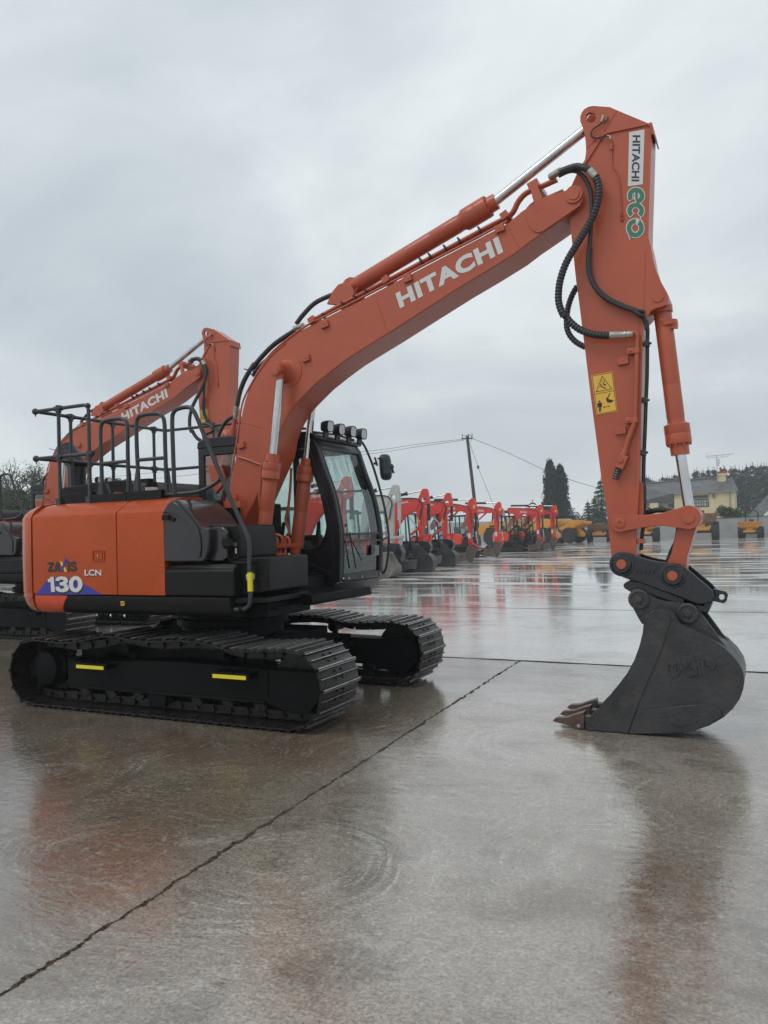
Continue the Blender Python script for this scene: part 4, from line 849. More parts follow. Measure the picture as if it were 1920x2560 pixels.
# pipes along the top of the boom
m = MB(); pc_ = (('Z6', 40, 895), ('Z6', 110, 822), ('Z6', 190, 765), ('Z6', 260, 718), ('Z6', 380, 652), ('Z6', 500, 588), ('Z6', 720, 472), ('Z6', 940, 355), ('Z6', 1150, 242), ('Z6', 1250, 188), ('Z6', 1290, 120), ('Z6', 1330, 78), ('Z6', 1400, 48), ('Z6', 1480, 12))
for dy, dz in ((0.015, 0.0), (0.06, 0.008), (0.27, 0.0), (0.32, 0.0)):
    m.tube([at(*p, YB0+0.03)+Vector((0, dy, dz)) for p in pc_[3:]], 0.017, 10, 4)
m.tube([at('Z6', a, b, YB0+0.0) for a, b in ((0, 985), (60, 893), (130, 826), (240, 745), (310, 708), (500, 612), (700, 508), (900, 403), (1100, 300), (1240, 222))], 0.011, 8, 4)
m.tube([at('K8', a, b, YB0+0.0) for a, b in ((120, 2110), (180, 1760), (235, 1400), (268, 1130), (310, 930), (395, 740), (520, 520), (640, 350), (780, 175), (1010, -20))], 0.010, 8, 4)
pipes = P('boom_pipe', m, ORANGE, boom, smooth=50)
m = MB()
for a, b in ((280, 712), (645, 512), (1230, 196)):
    c = at('Z6', a, b, YB0+0.02); m.obox(c+Vector((0, 0.15, -0.005)), (0.03, 0, 0.015), (0, 0.19, 0), (-0.012, 0, 0.028)); m.cyl(c+Vector((0, 0.02, 0.03)), c+Vector((-0.01, 0.02, 0.05)), 0.010, n=6)
m.build('pipe_clamp', ORANGE, boom, bevel=0.003)
m = MB()
for a, b in ((335, 688), (430, 632), (490, 600), (545, 570), (815, 415), (860, 392), (935, 352), (1005, 316), (1105, 262)):
    c = at('Z6', a, b+4, YB0+0.02); m.obox(c, (0.006, 0, 0.003), (0, 0.028, 0), (-0.010, 0, 0.024))
m.build('cable_tie', BLACKD, boom)
m = MB(); q = trace(YB0-0.014, 'Z6', (1340, 40), (1385, 12), (1392, 50), (1425, 155), (1385, 182), (1355, 70)); m.prism(q, YB0-0.013, YB0+0.006); m.poly([at('Z6', a, b, YB0-0.01) for a, b in ((1335, 38), (1385, 8), (1395, 45), (1350, 72))], (0, 0.34, 0)); m.build('hose_bracket', ORANGE, boom, bevel=0.003)
# --- boom cylinders
def hydraulic(p_eye, p_rod0, p_gl0, p_gl1, p_end, rr, rg, rb, name, bar_mat=ORANGE, ports=True):
    p_eye, p_rod0, p_gl0, p_gl1, p_end = map(Vector, (p_eye, p_rod0, p_gl0, p_gl1, p_end))
    ax = (p_end-p_gl0).normalized(); Lb = (p_end-p_gl0).length; Lg = (p_gl1-p_gl0).length
    m = MB(); m.rev(p_gl0, ax, [(-0.085, rr*1.15), (-0.085, rg*0.72), (-0.004, rg*0.74), (0.0, rg*0.97), (0.01, rg), (Lg*0.45, rg), (Lg*0.47, rg*0.985), (Lg*0.49, rg), (Lg*0.9, rg), (Lg, rb*1.02), (Lg+0.02, rb*0.97), (Lg+0.045, rb*1.01), (Lg+0.30, rb), (Lg+0.302, rb*0.992), (Lg+0.306, rb), (Lb-0.03, rb), (Lb, rb*0.8)], 28)
    for i in range(10):
        a = 2*math.pi*i/10; u = ax.orthogonal().normalized(); w_ = ax.cross(u); c = p_gl0+(u*math.cos(a)+w_*math.sin(a))*rg*0.86; m.cyl(c-ax*0.014, c+ax*0.004, 0.009, n=6)
    o = P(name, m, bar_mat, smooth=40)
    m = MB(); m.cyl(p_rod0, p_gl0-ax*0.05, rr, n=28); m.build('rod', CHROME, o)
    return o, ax
for s_, Yc in ((-1, -0.365), (1, 0.245)):
    dyy = Yc+0.365
    eye = at('K8', 862, 398, Yc-0.045) if s_ < 0 else None
    E0 = at('K8', 885, 420, -0.365); top_r = at('K8', 915, 575, -0.365); g0 = at('K8', 785, 1930, -0.365); g1 = at('Z2', 500, 775, -0.365); en = at('Z2', 448, 1275, -0.365)+Vector((-0.02, 0, -0.12))
    sh_ = Vector((0, dyy, 0))
    o, ax = hydraulic(E0+sh_, top_r+sh_, g0+sh_, g1+sh_, en+sh_, 0.0375, 0.088, 0.069, 'boom_cylinder')
    m = MB(); e = E0+sh_; m.cyl(e-Vector((0, 0.055, 0)), e+Vector((0, 0.055, 0)), 0.072, n=28); m.cyl(e, top_r+sh_+ax*0.01, 0.055, 0.042, n=20); m.build('rod_eye', ORANGE, o, bevel=0.004)
    m = MB(); yb = YB0 if s_ < 0 else YB1
    m.rev((e.x+0.0, yb+0.002*s_*-1, e.z), (0, s_, 0), [(0, 0.14), (0.004, 0.125), (0.03, 0.10), (0.06, 0.088), (0.09, 0.080)], 32); m.build('cylinder_boss', ORANGE, boom, fixn=True)
    m = MB(); m.cyl(e+Vector((0, s_*0.05, 0)), e+Vector((0, s_*0.064, 0)), 0.060, n=28); m.cyl(e+Vector((0, s_*0.064, 0)), e+Vector((0, s_*0.068, 0)), 0.045, n=28); m.build('pin_cap', ORANGE, o)
    if s_ > 0:    # visible feed pipe on the far cylinder
        m = MB(); m.tube([at('R5', a, b, 0.16) for a, b in ((1040, 165), (1030, 400), (1000, 700), (962, 880), (1000, 1000), (1010, 1060), (975, 1110), (965, 1200), (960, 1330))], 0.014, 10, 4); m.build('feed_pipe', ORANGE, o, smooth=50)
    else:
        m = MB(); m.tube([at('R5', a, b, -0.30) for a, b in ((622, 150), (615, 400), (600, 580), (612, 700))], 0.014, 10, 4); m.tube([at('K8', a, b, -0.27) for a, b in ((600, 1962), (612, 1990), (610, 2100))], 0.012, 8, 3); m.build('feed_pipe', ORANGE, o, smooth=50)
# pipe cluster, strap and hoses between the boom cylinders
m = MB()
for ps in (((745, 1200), (760, 1160), (810, 1130), (855, 1165), (858, 1250), (850, 1340)), ((750, 1070), (830, 1085), (900, 1110), (918, 1160), (905, 1250), (895, 1340)), ((1000, 1240), (1015, 1180), (1000, 1130), (960, 1140), (955, 1200), (960, 1340))):
    m.tube([at('R5', a, b, -0.05) for a, b in ps], 0.015, 10, 4)
P('hydraulic_pipe', m, ORANGE, smooth=50)
m = MB(); q = [at('R5', a, b, -0.44) for a, b in ((545, 1205), (725, 1212), (722, 1275), (545, 1262))]; m.poly(q, (0, 0.01, 0)); q = [at('R5', a, b, -0.08) for a, b in ((720, 1215), (940, 1222), (1180, 1200), (1180, 1248), (940, 1272), (720, 1275))]; m.poly(q, (0, 0.012, 0)); P('pipe_strap', m, ORANGE, bevel=0.002)
m = MB()
for k, ps in enumerate((((850, 1340), (840, 1450), (820, 1600), (800, 1760)), ((895, 1340), (885, 1470), (870, 1620), (880, 1800)), ((960, 1340), (950, 1450), (925, 1620), (930, 1800)), ((1000, 1340), (1020, 1450), (1010, 1620), (990, 1750)), ((800, 1400), (770, 1500), (755, 1650), (760, 1780)))):
    m.tube([at('R5', a, b, -0.03+0.03*k) for a, b in ps], 0.017, 10, 4)
P('hose_bundle', m, HOSEM, smooth=50)
m = MB()
for (a, b, c_, d) in ((850, 1340, 842, 1450), (895, 1345, 886, 1460), (958, 1345, 948, 1440), (1000, 1345, 1012, 1420)): m.cyl(at('R5', a, b, -0.04), at('R5', c_, d, -0.04), 0.019, n=12)
P('hose_fitting', m, STEEL)
m = MB(); q = trace(-0.34, 'R5', (735, 1350), (780, 1350), (770, 1640), (735, 1640)); m.prism(q, -0.30, -0.10); q = trace(0.0, 'R5', (1005, 1640), (1070, 1640), (1060, 1850), (1020, 1850)); m.prism(q, 0.0, 0.06); P('boom_foot_bracket', m, ORANGE, bevel=0.004)
m = MB(); m.box(0.25, 1.02, -0.30, 0.20, 1.05, 1.20); m.cyl((0.93, -0.02, 1.16), (0.93, 0.16, 1.16), 0.07); P('swing_base', m, FRAMEM, bevel=0.01)
# pipes rising beside the boom heel and the hoses over the back of the boom
m = MB(); m.tube([at('K8', a, b, 0.30) for a, b in ((185, 1210), (160, 1340), (130, 1560), (100, 1800), (70, 2000), (30, 2200))], 0.028, 14, 4)
m.tube([at('K6', a, b, 0.30) for a, b in ((955, 30), (930, 120), (890, 220), (840, 330), (800, 430), (780, 470))], 0.026, 14, 4)
for a, b in ((140, 1490), (60, 2040)): c = at('K8', a, b, 0.30); m.cyl(c+Vector((0.012, 0, 0.07)), c-Vector((0.012, 0, 0.07)), 0.045, n=16); m.ball(c+Vector((-0.07, 0, 0)), 0.045)
P('riser_pipe', m, ORANGE, smooth=50)
m = MB(); m.tube([at('Z2', a, b, 0.26) for a, b in ((292, 300), (310, 210), (345, 120), (400, 30))]+[at('G', a, b, 0.20) for a, b in ((545, 795), (568, 768), (595, 742), (640, 712))], 0.026, 14, 5)
m.tube([at('G', a, b, 0.16) for a, b in ((640, 700), (655, 680), (680, 655), (710, 640), (730, 634))], 0.024, 12, 5)
m.tube([at('Z2', a, b, 0.20) for a, b in ((395, 100), (420, 60), (460, 20), (520, -30))], 0.02, 10, 4)
P('return_hose', m, HOSEM, smooth=50)
m = MB(); m.cyl(at('K8', 205, 1010, 0.26), at('K8', 190, 1195, 0.28), 0.029, n=16); m.cyl(at('Z6', 232, 738, -0.0), at('Z6', 190, 752, 0.05), 0.026, n=14); P('hose_coupling', m, STEEL)
m = MB(); m.tube([at('K8', a, b, -0.2) for a, b in ((770, 408), (640, 420), (520, 436), (420, 430), (330, 405))], 0.006, 6, 4); m.tube([at('K8', a, b, 0.1) for a, b in ((420, 470), (480, 535))], 0.006, 6, 1); P('grease_line', m, HOSEM)
m = MB(); m.tube([at('Z2', a, b, 0.3) for a, b in ((268, 365), (220, 400), (180, 470), (160, 560), (158, 620))], 0.02, 10, 4); m.tube([at('R3', a, b, 0.35) for a, b in ((1310, 830), (1350, 828), (1385, 850), (1400, 880), (1350, 905))], 0.016, 10, 4); P('heel_hose', m, HOSEM, smooth=50)
m = MB(); q = trace(0.25, 'K2', (1350, 360), (1500, 370), (1560, 560), (1440, 700), (1390, 560)); m.prism(q, 0.16, 0.20); P('valve_block', m, ORANGE, bevel=0.01)
# --- arm cylinder
YCn = YC
base = at('Z6', 478, 552, YC); g1 = at('Z6', 1020, 225, YC); g0 = at('Z6', 1145, 150, YC); ro = at('Z5', 735, 262, YC)
o, ax = hydraulic(ro, ro, g0, g1, base, 0.042, 0.098, 0.077, 'arm_cylinder')
m = MB(); c = base; m.cyl(c-Vector((0, 0.06, 0)), c+Vector((0, 0.06, 0)), 0.085, n=24); m.cyl(ro-Vector((0, 0.05, 0)), ro+Vector((0, 0.05, 0)), 0.055, n=24); m.build('cylinder_eye', ORANGE, o)
m = MB(); c = at('Z6', 585, 470, YC); m.obox(c, (0.03, 0, 0.015), (0, 0.03, 0), (-0.015, 0, 0.03)); m.tube([at('Z6', a, b, YC+0.02) for a, b in ((500, 528), (560, 488), (620, 460))], 0.012, 8, 3); m.build('cylinder_port', ORANGE, o, bevel=0.004)
m = MB()
for y0 in (YC-0.115, YC+0.075):
    m.prism(trace(YC-0.05, 'Z6', (365, 640), (395, 575), (420, 545), (450, 535), (485, 545), (500, 580), (490, 630), (480, 650)), y0, y0+0.04)
m.build('cylinder_bracket', ORANGE, boom, bevel=0.006)
# --- arm
YA0, YA1 = -0.19, 0.07
def cz(T, a, b, Y=YA0): q = at(T, a, b, Y); return (q.x, q.z)
aout = trace(YA0, 'Z5', (600, 690), (640, 630), (652, 560), (650, 460), (640, 380), (618, 310), (596, 250), (595, 205), (612, 160), (640, 128), (680, 106), (725, 99), (890, 111), (1250, 262), (1296, 275), (1298, 330), (1288, 700), (1272, 1200), (1268, 1390), (1290, 1480), (1320, 1640), (1350, 1740), (1400, 1850), (1452, 1940), (1470, 1990), (1462, 2030), (1440, 2062), (1400, 2080), (1340, 2095), (1290, 2120), (1270, 2160), 'Z7', (1028, 330), (1015, 800), (1005, 1400), (990, 2010), 'Z4', (790, 150), (778, 400), (775, 560), (770, 600))
aout += [(c_[0], c_[1]) for c_ in circ(cz('Z4', 682, 563), 0.095, 7, -20, -160, False)]
aout += trace(YA0, 'Z4', (612, 520), (598, 380), (580, 200), (545, 0), 'Z7', (560, 1700), (487, 1150), (415, 560), (345, 0), 'Z5', (560, 1880), (520, 1500), (492, 1235), (470, 1130), (475, 1000), (510, 880), (560, 770))
eye = [cz('Z5', 700+50*math.cos(R(t)), 215+52*math.sin(R(t))) for t in range(0, 360, 24)]
body_ = [q for q in aout if True]
i0_ = aout.index(cz('Z5', 650, 460)) ; i1_ = aout.index(cz('Z5', 890, 111))
body_ = aout[:i0_+1]+[cz('Z5', 735, 345), cz('Z5', 800, 250), cz('Z5', 850, 170)]+aout[i1_:]
ear_ = [cz('Z5', 655, 520)]+aout[i0_:i1_+1]+[cz('Z5', 960, 145), cz('Z5', 820, 372)]
m = MB(); m.prism(body_, YA0, YA1); m.prism(ear_, YA0-0.004, YA0+0.030, [eye]); m.prism(ear_, YA1-0.030, YA1+0.004, [eye]); arm = P('arm', m, ORANGE, bevel=0.008, smooth=30)
# raised box edges on the arm: top cap flange, stiffener fold lines
m = MB(); m.poly([at('Z5', a, b, YA0-0.002) for a, b in ((820, 372), (870, 352), (1250, 275), (1290, 270), (1310, 285), (1332, 375), (1322, 390), (1300, 380), (1285, 305), (1255, 292), (880, 372), (830, 392), (640, 690), (632, 670))], (0, -0.012, 0)); m.prism(trace(YA0, 'Z5', (1285, 262), (1305, 265), (1332, 380), (1318, 388)), YA0-0.01, YA1+0.01); m.build('edge_flange', ORANGE, arm, bevel=0.003)
m = MB(); c = at('Z5', 1362, 1980, YA0); m.cyl(Vector((c.x, YA0, c.z)), Vector((c.x, YA0-0.008, c.z)), 0.045, n=28); m.cyl(Vector((c.x, YA1, c.z)), Vector((c.x, YA1+0.008, c.z)), 0.045, n=28); m.build('cylinder_pin', ORANGE, arm, bevel=0.002)
m = MB()
for ps in (('Z5', ((1235, 1560), (1232, 1850), (1222, 2180))), ('Z5', ((745, 1180), (720, 1450), (745, 1700)))):
    pass
m.tube([at('Z5', a, b, YA0-0.001) for a, b in ((1238, 1540), (1232, 1850), (1222, 2170))], 0.003, 6, 3)
m.tube([at('Z7', a, b, YA0-0.001) for a, b in ((985, 330), (975, 900), (960, 1500), (945, 2060))], 0.003, 6, 3)
m.build('weld_seam', ORANGE, arm)
m = MB(); m.tube([at('Z5', a, b, YA0-0.012) for a, b in ((905, 430), (905, 540), (912, 690), (965, 770), (990, 950), (1005, 1150))], 0.005, 8, 3); m.cyl(at('Z5', 902, 470, YA0-0.014), at('Z5', 902, 530, YA0-0.014), 0.013, n=12)
for a, b in ((1003, 1170), (1003, 1215)): m.cyl(at('Z5', a, b, YA0), at('Z5', a, b, YA0-0.022), 0.013, n=6)
m.build('grease_pipe', ORANGE, arm, smooth=50)
m = MB(); m.tube([at('Z5', a, b, YA0-0.03) for a, b in ((820, 235), (790, 280), (730, 320), (700, 365), (715, 405), (770, 415), (830, 400), (870, 398))], 0.007, 8, 4); m.tube([at('Z5', a, b, YA0-0.02) for a, b in ((870, 205), (860, 235), (830, 255))], 0.006, 6, 3); m.build('grease_hose', HOSEM, arm, smooth=50)
m = MB(); m.cyl(at('Z5', 822, 192, YA0-0.03), at('Z5', 805, 255, YA0-0.03), 0.010, n=10); m.tube([at('Z5', a, b, YA0-0.03) for a, b in ((860, 396), (885, 396), (895, 425))], 0.008, 8, 2); m.build('hose_end', STEEL, arm)
# HITACHI sticker and eco lettering
YS = YA0-0.002
m = MB(); m.poly([at('Z5', a, b, YS) for a, b in ((1078, 358), (1230, 330), (1213, 872), (1066, 893))], (0, -0.001, 0)); st = m.build('brand_sticker', WHITE, arm)
letter('HITACHI', 'Z5', (1112, 388), (1100, 842), (1190, 388), YS-0.001, NAVY, 'sticker_lettering', st, 0.03, 1.04)
st.children[0].scale = (1, 1, 1)
def ribbon(cen, w0, closed=False):         # 2D stroke outline from a centre line
    out_l, out_r = [], []; n = len(cen)
    for i in range(n):
        a = cen[max(0, i-1)]; b = cen[min(n-1, i+1)]; d = Vector((b[0]-a[0], b[1]-a[1])).normalized(); nn_ = Vector((-d.y, d.x)); wv = w0[i] if isinstance(w0, list) else w0
        out_l.append((cen[i][0]+nn_.x*wv, cen[i][1]+nn_.y*wv)); out_r.append((cen[i][0]-nn_.x*wv, cen[i][1]-nn_.y*wv))
    return out_l+out_r[::-1]
def arc2(cx_, cy_, rx, ry, a0, a1, n=28): return [(cx_+rx*math.cos(R(a0+(a1-a0)*i/(n-1))), cy_+ry*math.sin(R(a0+(a1-a0)*i/(n-1)))) for i in range(n)]
def decal2(mbw, mbg, cen, w_, xo=0.0):            # white border below, green above, in Z5 crop units
    for mb, k, off in ((mbw, w_+9, -0.001), (mbg, w_, -0.0025)):
        c = cen
        if mb is mbw:                      # lengthen ends a little
            a = Vector(cen[0])-Vector(cen[1]); b = Vector(cen[-1])-Vector(cen[-2]); c = [tuple(Vector(cen[0])+a.normalized()*9)]+list(cen[1:-1])+[tuple(Vector(cen[-1])+b.normalized()*9)]
        mb.poly([at('Z5', p[0], p[1], YS+off-xo) for p in ribbon(c, k)], (0, -0.001, 0))
mw, mg = MB(), MB()
# e (turned clockwise: opening faces down-left), c, and the ring arrow
decal2(mw, mg, arc2(1146, 985, 60, 58, 88, -218, 30), 22)
decal2(mw, mg, [(1150, 950), (1150, 1020)], 13, 0.0006)
decal2(mw, mg, arc2(1142, 1132, 60, 56, 50, -230, 28), 22, 0.0001)
ring = arc2(1138, 1305, 62, 68, -50, 275, 40); wd = [24]*30+[20, 14, 8, 2]
decal2(mw, mg, ring[:], 22)
mg.poly([at('Z5', a, b, YS-0.0036) for a, b in ((1185, 1212), (1210, 1262), (1160, 1275))], (0, -0.001, 0)); mw.poly([at('Z5', a, b, YS-0.0018) for a, b in ((1188, 1196), (1224, 1264), (1148, 1284))], (0, -0.001, 0))
mg.poly([at('Z5', a, b, YS-0.0036) for a, b in ((1088, 1410), (1070, 1340), (1120, 1352))], (0, -0.001, 0)); mw.poly([at('Z5', a, b, YS-0.0018) for a, b in ((1082, 1424), (1056, 1330), (1134, 1350))], (0, -0.001, 0))
ew = mw.build('eco_decal_border', WHITE, arm); eg = mg.build('eco_decal', GREEND, arm)
# warning sign
YW = YA0-0.002
def wq(mb, pts, off=0.001, T='Z7'): mb.poly([at(T, a, b, YW-off) for a, b in pts], (0, -0.001, 0)); return mb
m = wq(MB(), ((490, 905), (712, 865), (762, 1278), (545, 1318))); ws = m.build('warning_sign', WARNY, arm)
m = MB()
def line(mb, pts, w_=2.5, off=0.002, closed=False, T='Z7'):
    pts = list(pts)+([pts[0]] if closed else [])
    for a, b in zip(pts, pts[1:]):
        d = Vector((b[0]-a[0], b[1]-a[1])).normalized(); n_ = Vector((-d.y, d.x))*w_; d = d*w_
        wq(mb, ((a[0]+n_.x-d.x, a[1]+n_.y-d.y), (b[0]+n_.x+d.x, b[1]+n_.y+d.y), (b[0]-n_.x+d.x, b[1]-n_.y+d.y), (a[0]-n_.x-d.x, a[1]-n_.y-d.y)), off, T)
line(m, ((500, 912), (706, 875), (752, 1270), (552, 1308)), closed=True); line(m, ((528, 1102), (726, 1064)))
line(m, ((604, 915), (542, 1077), (702, 1046)), 3, closed=True)
wq(m, ((618, 985), (640, 1000), (648, 1005), (625, 1012), (612, 1000)), 0.002); line(m, ((625, 960), (618, 990)), 3); line(m, ((605, 950), (600, 978)), 2)
line(m, ((588, 1000), (598, 1020), (618, 1035), (640, 1040)), 5); line(m, ((598, 1018), (580, 1030)), 3); wq(m, ((582, 992), (594, 992), (594, 1003), (582, 1003)), 0.002)
wq(m, ((645, 1140), (660, 1135), (668, 1150), (728, 1168), (690, 1190), (655, 1185), (646, 1165)), 0.002); line(m, ((682, 1095), (660, 1142)), 5)
wq(m, ((562, 1170), (584, 1166), (586, 1184), (566, 1188)), 0.002); wq(m, ((552, 1195), (600, 1186), (603, 1232), (594, 1234), (592, 1215), (594, 1284), (585, 1286), (582, 1238), (578, 1238), (580, 1287), (570, 1288), (566, 1222), (561, 1242), (554, 1243)), 0.002)
line(m, ((618, 1236), (678, 1226)), 2.5); wq(m, ((612, 1237), (626, 1226), (628, 1246)), 0.002); wq(m, ((684, 1225), (670, 1216), (672, 1236)), 0.002)
m.build('warning_pictogram', BLACKD, ws)
# pipework on the arm
m = MB(); m.tube([at('Z7', a, b, YA0-0.035) for a, b in ((925, 465), (955, 468), (968, 500))], 0.020, 12, 3)
m.tube([at('Z7', a, b, YA0-0.035) for a, b in ((968, 490), (962, 700), (955, 1000), (945, 1370))], 0.0165, 12, 1)
m.tube([at('Z7', a, b, YA0-0.035) for a, b in ((945, 1365), (915, 1460), (875, 1570), (840, 1680))], 0.021, 12, 3)
pipe = m.build('arm_pipe', ORANGE, arm, smooth=50)
m = MB()
for a, b in ((928, 655), (910, 1375)): c = at('Z7', a, b, YA0-0.03); m.obox(c, (0.046, 0, 0), (0, 0.026, 0), (0, 0, 0.022)); m.cyl(c+Vector((-0.02, -0.02, 0.0)), c+Vector((-0.02, -0.036, 0)), 0.012, n=6)
for a, b in ((820, 758), (795, 1480)): c = at('Z7', a, b, YA0-0.012); m.obox(c, (0.042, 0, 0.003), (0, 0.02, 0), (0, 0, 0.028)); m.cyl(c+Vector((0, -0.018, 0.002)), c+Vector((0, -0.022, 0.002)), 0.007, n=8)
m.build('pipe_clip', ORANGE, arm, bevel=0.004)
m = MB(); c0, c1 = at('Z7', 845, 1680, YA0-0.035), at('Z7', 810, 1760, YA0-0.04); m.cyl(c0, c1, 0.027, n=8); d = (c1-c0).normalized(); s2 = Vector((d.z, 0, -d.x)); m.obox(at('Z7', 805, 1800, YA0-0.04), d*0.055, s2*0.035, Vector((0, 0.028, 0))); c = at('Z7', 792, 1785, YA0-0.07); m.cyl(c+Vector((0, 0.01, 0)), c+Vector((0, -0.012, 0)), 0.022, n=8); m.build('shutoff_valve', ORANGE, arm, bevel=0.003)
m = MB(); a, b = at('Z7', 775, 1860, YA0-0.04), at('Z7', 738, 1985, YA0-0.04); m.tube([a, b], 0.024, 14, 1, rib=0.018); m.build('quick_coupling', mat('coupler_dark', (0.06, 0.075, 0.075), 0.35, metal=0.6), arm)
# back flange strip of the arm + lower guard
m = MB(); m.prism(trace(YA0+0.02, 'Z4', (793, 15), (822, 18), (825, 230), (790, 260)), YA0+0.03, YA0+0.09); m.box(*(lambda a, b: (a.x, b.x, YA0+0.0, YA0+0.10, b.z, a.z))(at('Z4', 782, 395, YA0), at('Z4', 832, 425, YA0))); m.build('hose_guard', ORANGE, arm, bevel=0.003)
# hoses down the back of the arm
m = MB(); bh = [at('Z7', a, b, YA0+0.06) for a, b in ((1055, 330), (1068, 420), (1066, 560), (1062, 900), (1052, 1150), (1040, 1500), (1030, 1750), (1026, 2000))]+[at('Z4', a, b, YA0+0.06) for a, b in ((828, 60), (826, 250), (812, 380), (806, 470))]
m.tube(bh, 0.0095, 10, 4); m.tube([p+Vector((0.006, 0.03, 0)) for p in bh], 0.0095, 10, 4)
m.build('arm_hose', HOSEM, arm, smooth=50)
m = MB()
for a, b in ((1068, 578), (1048, 1165), (1033, 1708)): c = at('Z7', a, b, YA0+0.05); m.obox(c, (0.018, 0, 0), (0, 0.03, 0), (0, 0, 0.022)); m.cyl(c+Vector((0.01, 0, 0)), c+Vector((0.034, 0, 0)), 0.010, n=6); m.box(c.x-0.04, c.x-0.01, c.y-0.01, c.y+0.04, c.z-0.012, c.z+0.012)
m.build('hose_clip', mat('clip_green', (0.03, 0.045, 0.045), 0.5), arm, bevel=0.002)
# big ribbed hoses looping from boom to arm
m = MB(); m.tube([at('Z5', 400, 750, -0.27), at('Z5', 470, 720, -0.28), at('Z5', 560, 695, -0.29), at('Z5', 640, 712, -0.30), at('Z5', 700, 745, -0.30)], 0.027, 14, 5)
m.tube([at('Z5', a, b, -0.25) for a, b in ((380, 790), (480, 745), (560, 745), (630, 800), (680, 890), (705, 1000), (708, 1150), (700, 1300), (690, 1450), (672, 1620), (685, 1760), (740, 1890), (850, 2000), (1000, 2075), (1120, 2120), (1190, 2170))]+[at('Z7', a, b, YA0+0.0) for a, b in ((1020, 290), (1055, 360), (1068, 430))], 0.0175, 12, 5)
m.tube([at('Z5', a, b, -0.23) for a, b in ((700, 1500), (690, 1640), (705, 1770), (760, 1890), (870, 1990), (1010, 2060), (1140, 2110), (1230, 2130))], 0.013, 12, 5)
P('smooth_hose', m, HOSEM, smooth=50)
m = MB(); m.tube([at('Z5', a, b, -0.30) for a, b in ((745, 790), (775, 880), (778, 980), (752, 1100), (700, 1230), (620, 1370), (540, 1500), (460, 1640), (405, 1790), (382, 1920), (385, 2050), (430, 2170))]+[at('Z7', a, b, -0.28) for a, b in ((205, 260), (270, 350), (370, 430), (500, 480), (620, 492), (680, 492))], 0.031, 14, 6, rib=0.026)
P('ribbed_hose', m, HOSEM, smooth=25)
m = MB(); m.tube([at('Z7', a, b, 0.10) for a, b in ((345, -20), (290, 80), (250, 200), (235, 320), (240, 420), (275, 500), (340, 565), (430, 615))], 0.027, 14, 6, rib=0.026); P('ribbed_hose', m, HOSEM, smooth=25)
m = MB(); a, b = at('Z7', 670, 492, -0.27), at('Z7', 920, 478, -0.25); m.rev(a, b-a, [(0, 0.033), ((b-a).length*0.45, 0.031), ((b-a).length*0.6, 0.027), ((b-a).length*0.7, 0.032), ((b-a).length*0.75, 0.025), ((b-a).length*0.85, 0.030), ((b-a).length, 0.024)], 14)
a, b = at('Z5', 690, 735, -0.30), at('Z5', 750, 800, -0.30); m.cyl(a, b, 0.035, 0.032, n=16); a, b = at('Z5', 300, 800, -0.2), at('Z5', 400, 740, -0.26); m.cyl(a, b, 0.030, n=8); m.cyl(b, at('Z5', 440, 735, -0.27), 0.027, n=14)
m.cyl(at('Z7', 960, 232, -0.19), at('Z7', 1040, 250, -0.19), 0.018, n=12); m.tube([at('Z7', a, b, -0.15) for a, b in ((1035, 250), (1080, 250), (1110, 225), (1150, 205))], 0.015, 10, 3)
P('hose_fitting', m, STEEL, smooth=50)
# --- bucket cylinder
eyeB = at('Z7', 1250, 110, YC); b0 = at('Z7', 1225, 225, YC); gA = at('Z7', 1365, 1400, YC); gB = at('Z7', 1400, 1620, YC); rodend = at('Z4', 1135, 215, YC)
o, ax = hydraulic(rodend, rodend, gB, gA, b0, 0.041, 0.098, 0.068, 'bucket_cylinder')
m = MB(); e = at('Z5', 1362, 1980, YC); m.cyl(e-Vector((0, 0.08, 0)), e+Vector((0, 0.08, 0)), 0.06, n=24); m.cyl(e, b0, 0.055, 0.075, n=20); m.cyl(b0+ax*0.02, b0-ax*0.03, 0.078, n=28)
bd = at('Z7', 1280, 375, YC); m.cyl(bd+ax*0.02, bd-ax*0.02, 0.078, n=28); c = at('Z7', 1340, 390, YC-0.03); m.obox(c, (0.035, 0, 0), (0, 0.02, 0), (0, 0, 0.025)); m.build('cylinder_head', ORANGE, o)
# --- linkage
def dogbone(c0, r0, c1, r1, wmid, n=14):
    a, b = Vector(c0), Vector(c1); d = (b-a).normalized(); ang = math.atan2(d.y, d.x); nn_ = Vector((-d.y, d.x)); L_ = (b-a).length
    pts = []
    for i in range(n): t = ang+math.pi*0.36+(2*math.pi-2*math.pi*0.36)*i/(n-1); pts.append((a.x+r0*math.cos(t), a.y+r0*math.sin(t)))
    for k in (0.38, 0.5, 0.62): q = a+d*L_*k-nn_*wmid; pts.append((q.x, q.y))
    for i in range(n): t = ang-math.pi+math.pi*0.36+(2*math.pi-2*math.pi*0.36)*i/(n-1); pts.append((b.x+r1*math.cos(t), b.y+r1*math.sin(t)))
    for k in (0.62, 0.5, 0.38): q = a+d*L_*k+nn_*wmid; pts.append((q.x, q.y))
    return pts
L0, L1 = cz('Z4', 668, 288, -0.23), cz('Z4', 1125, 250, -0.23)
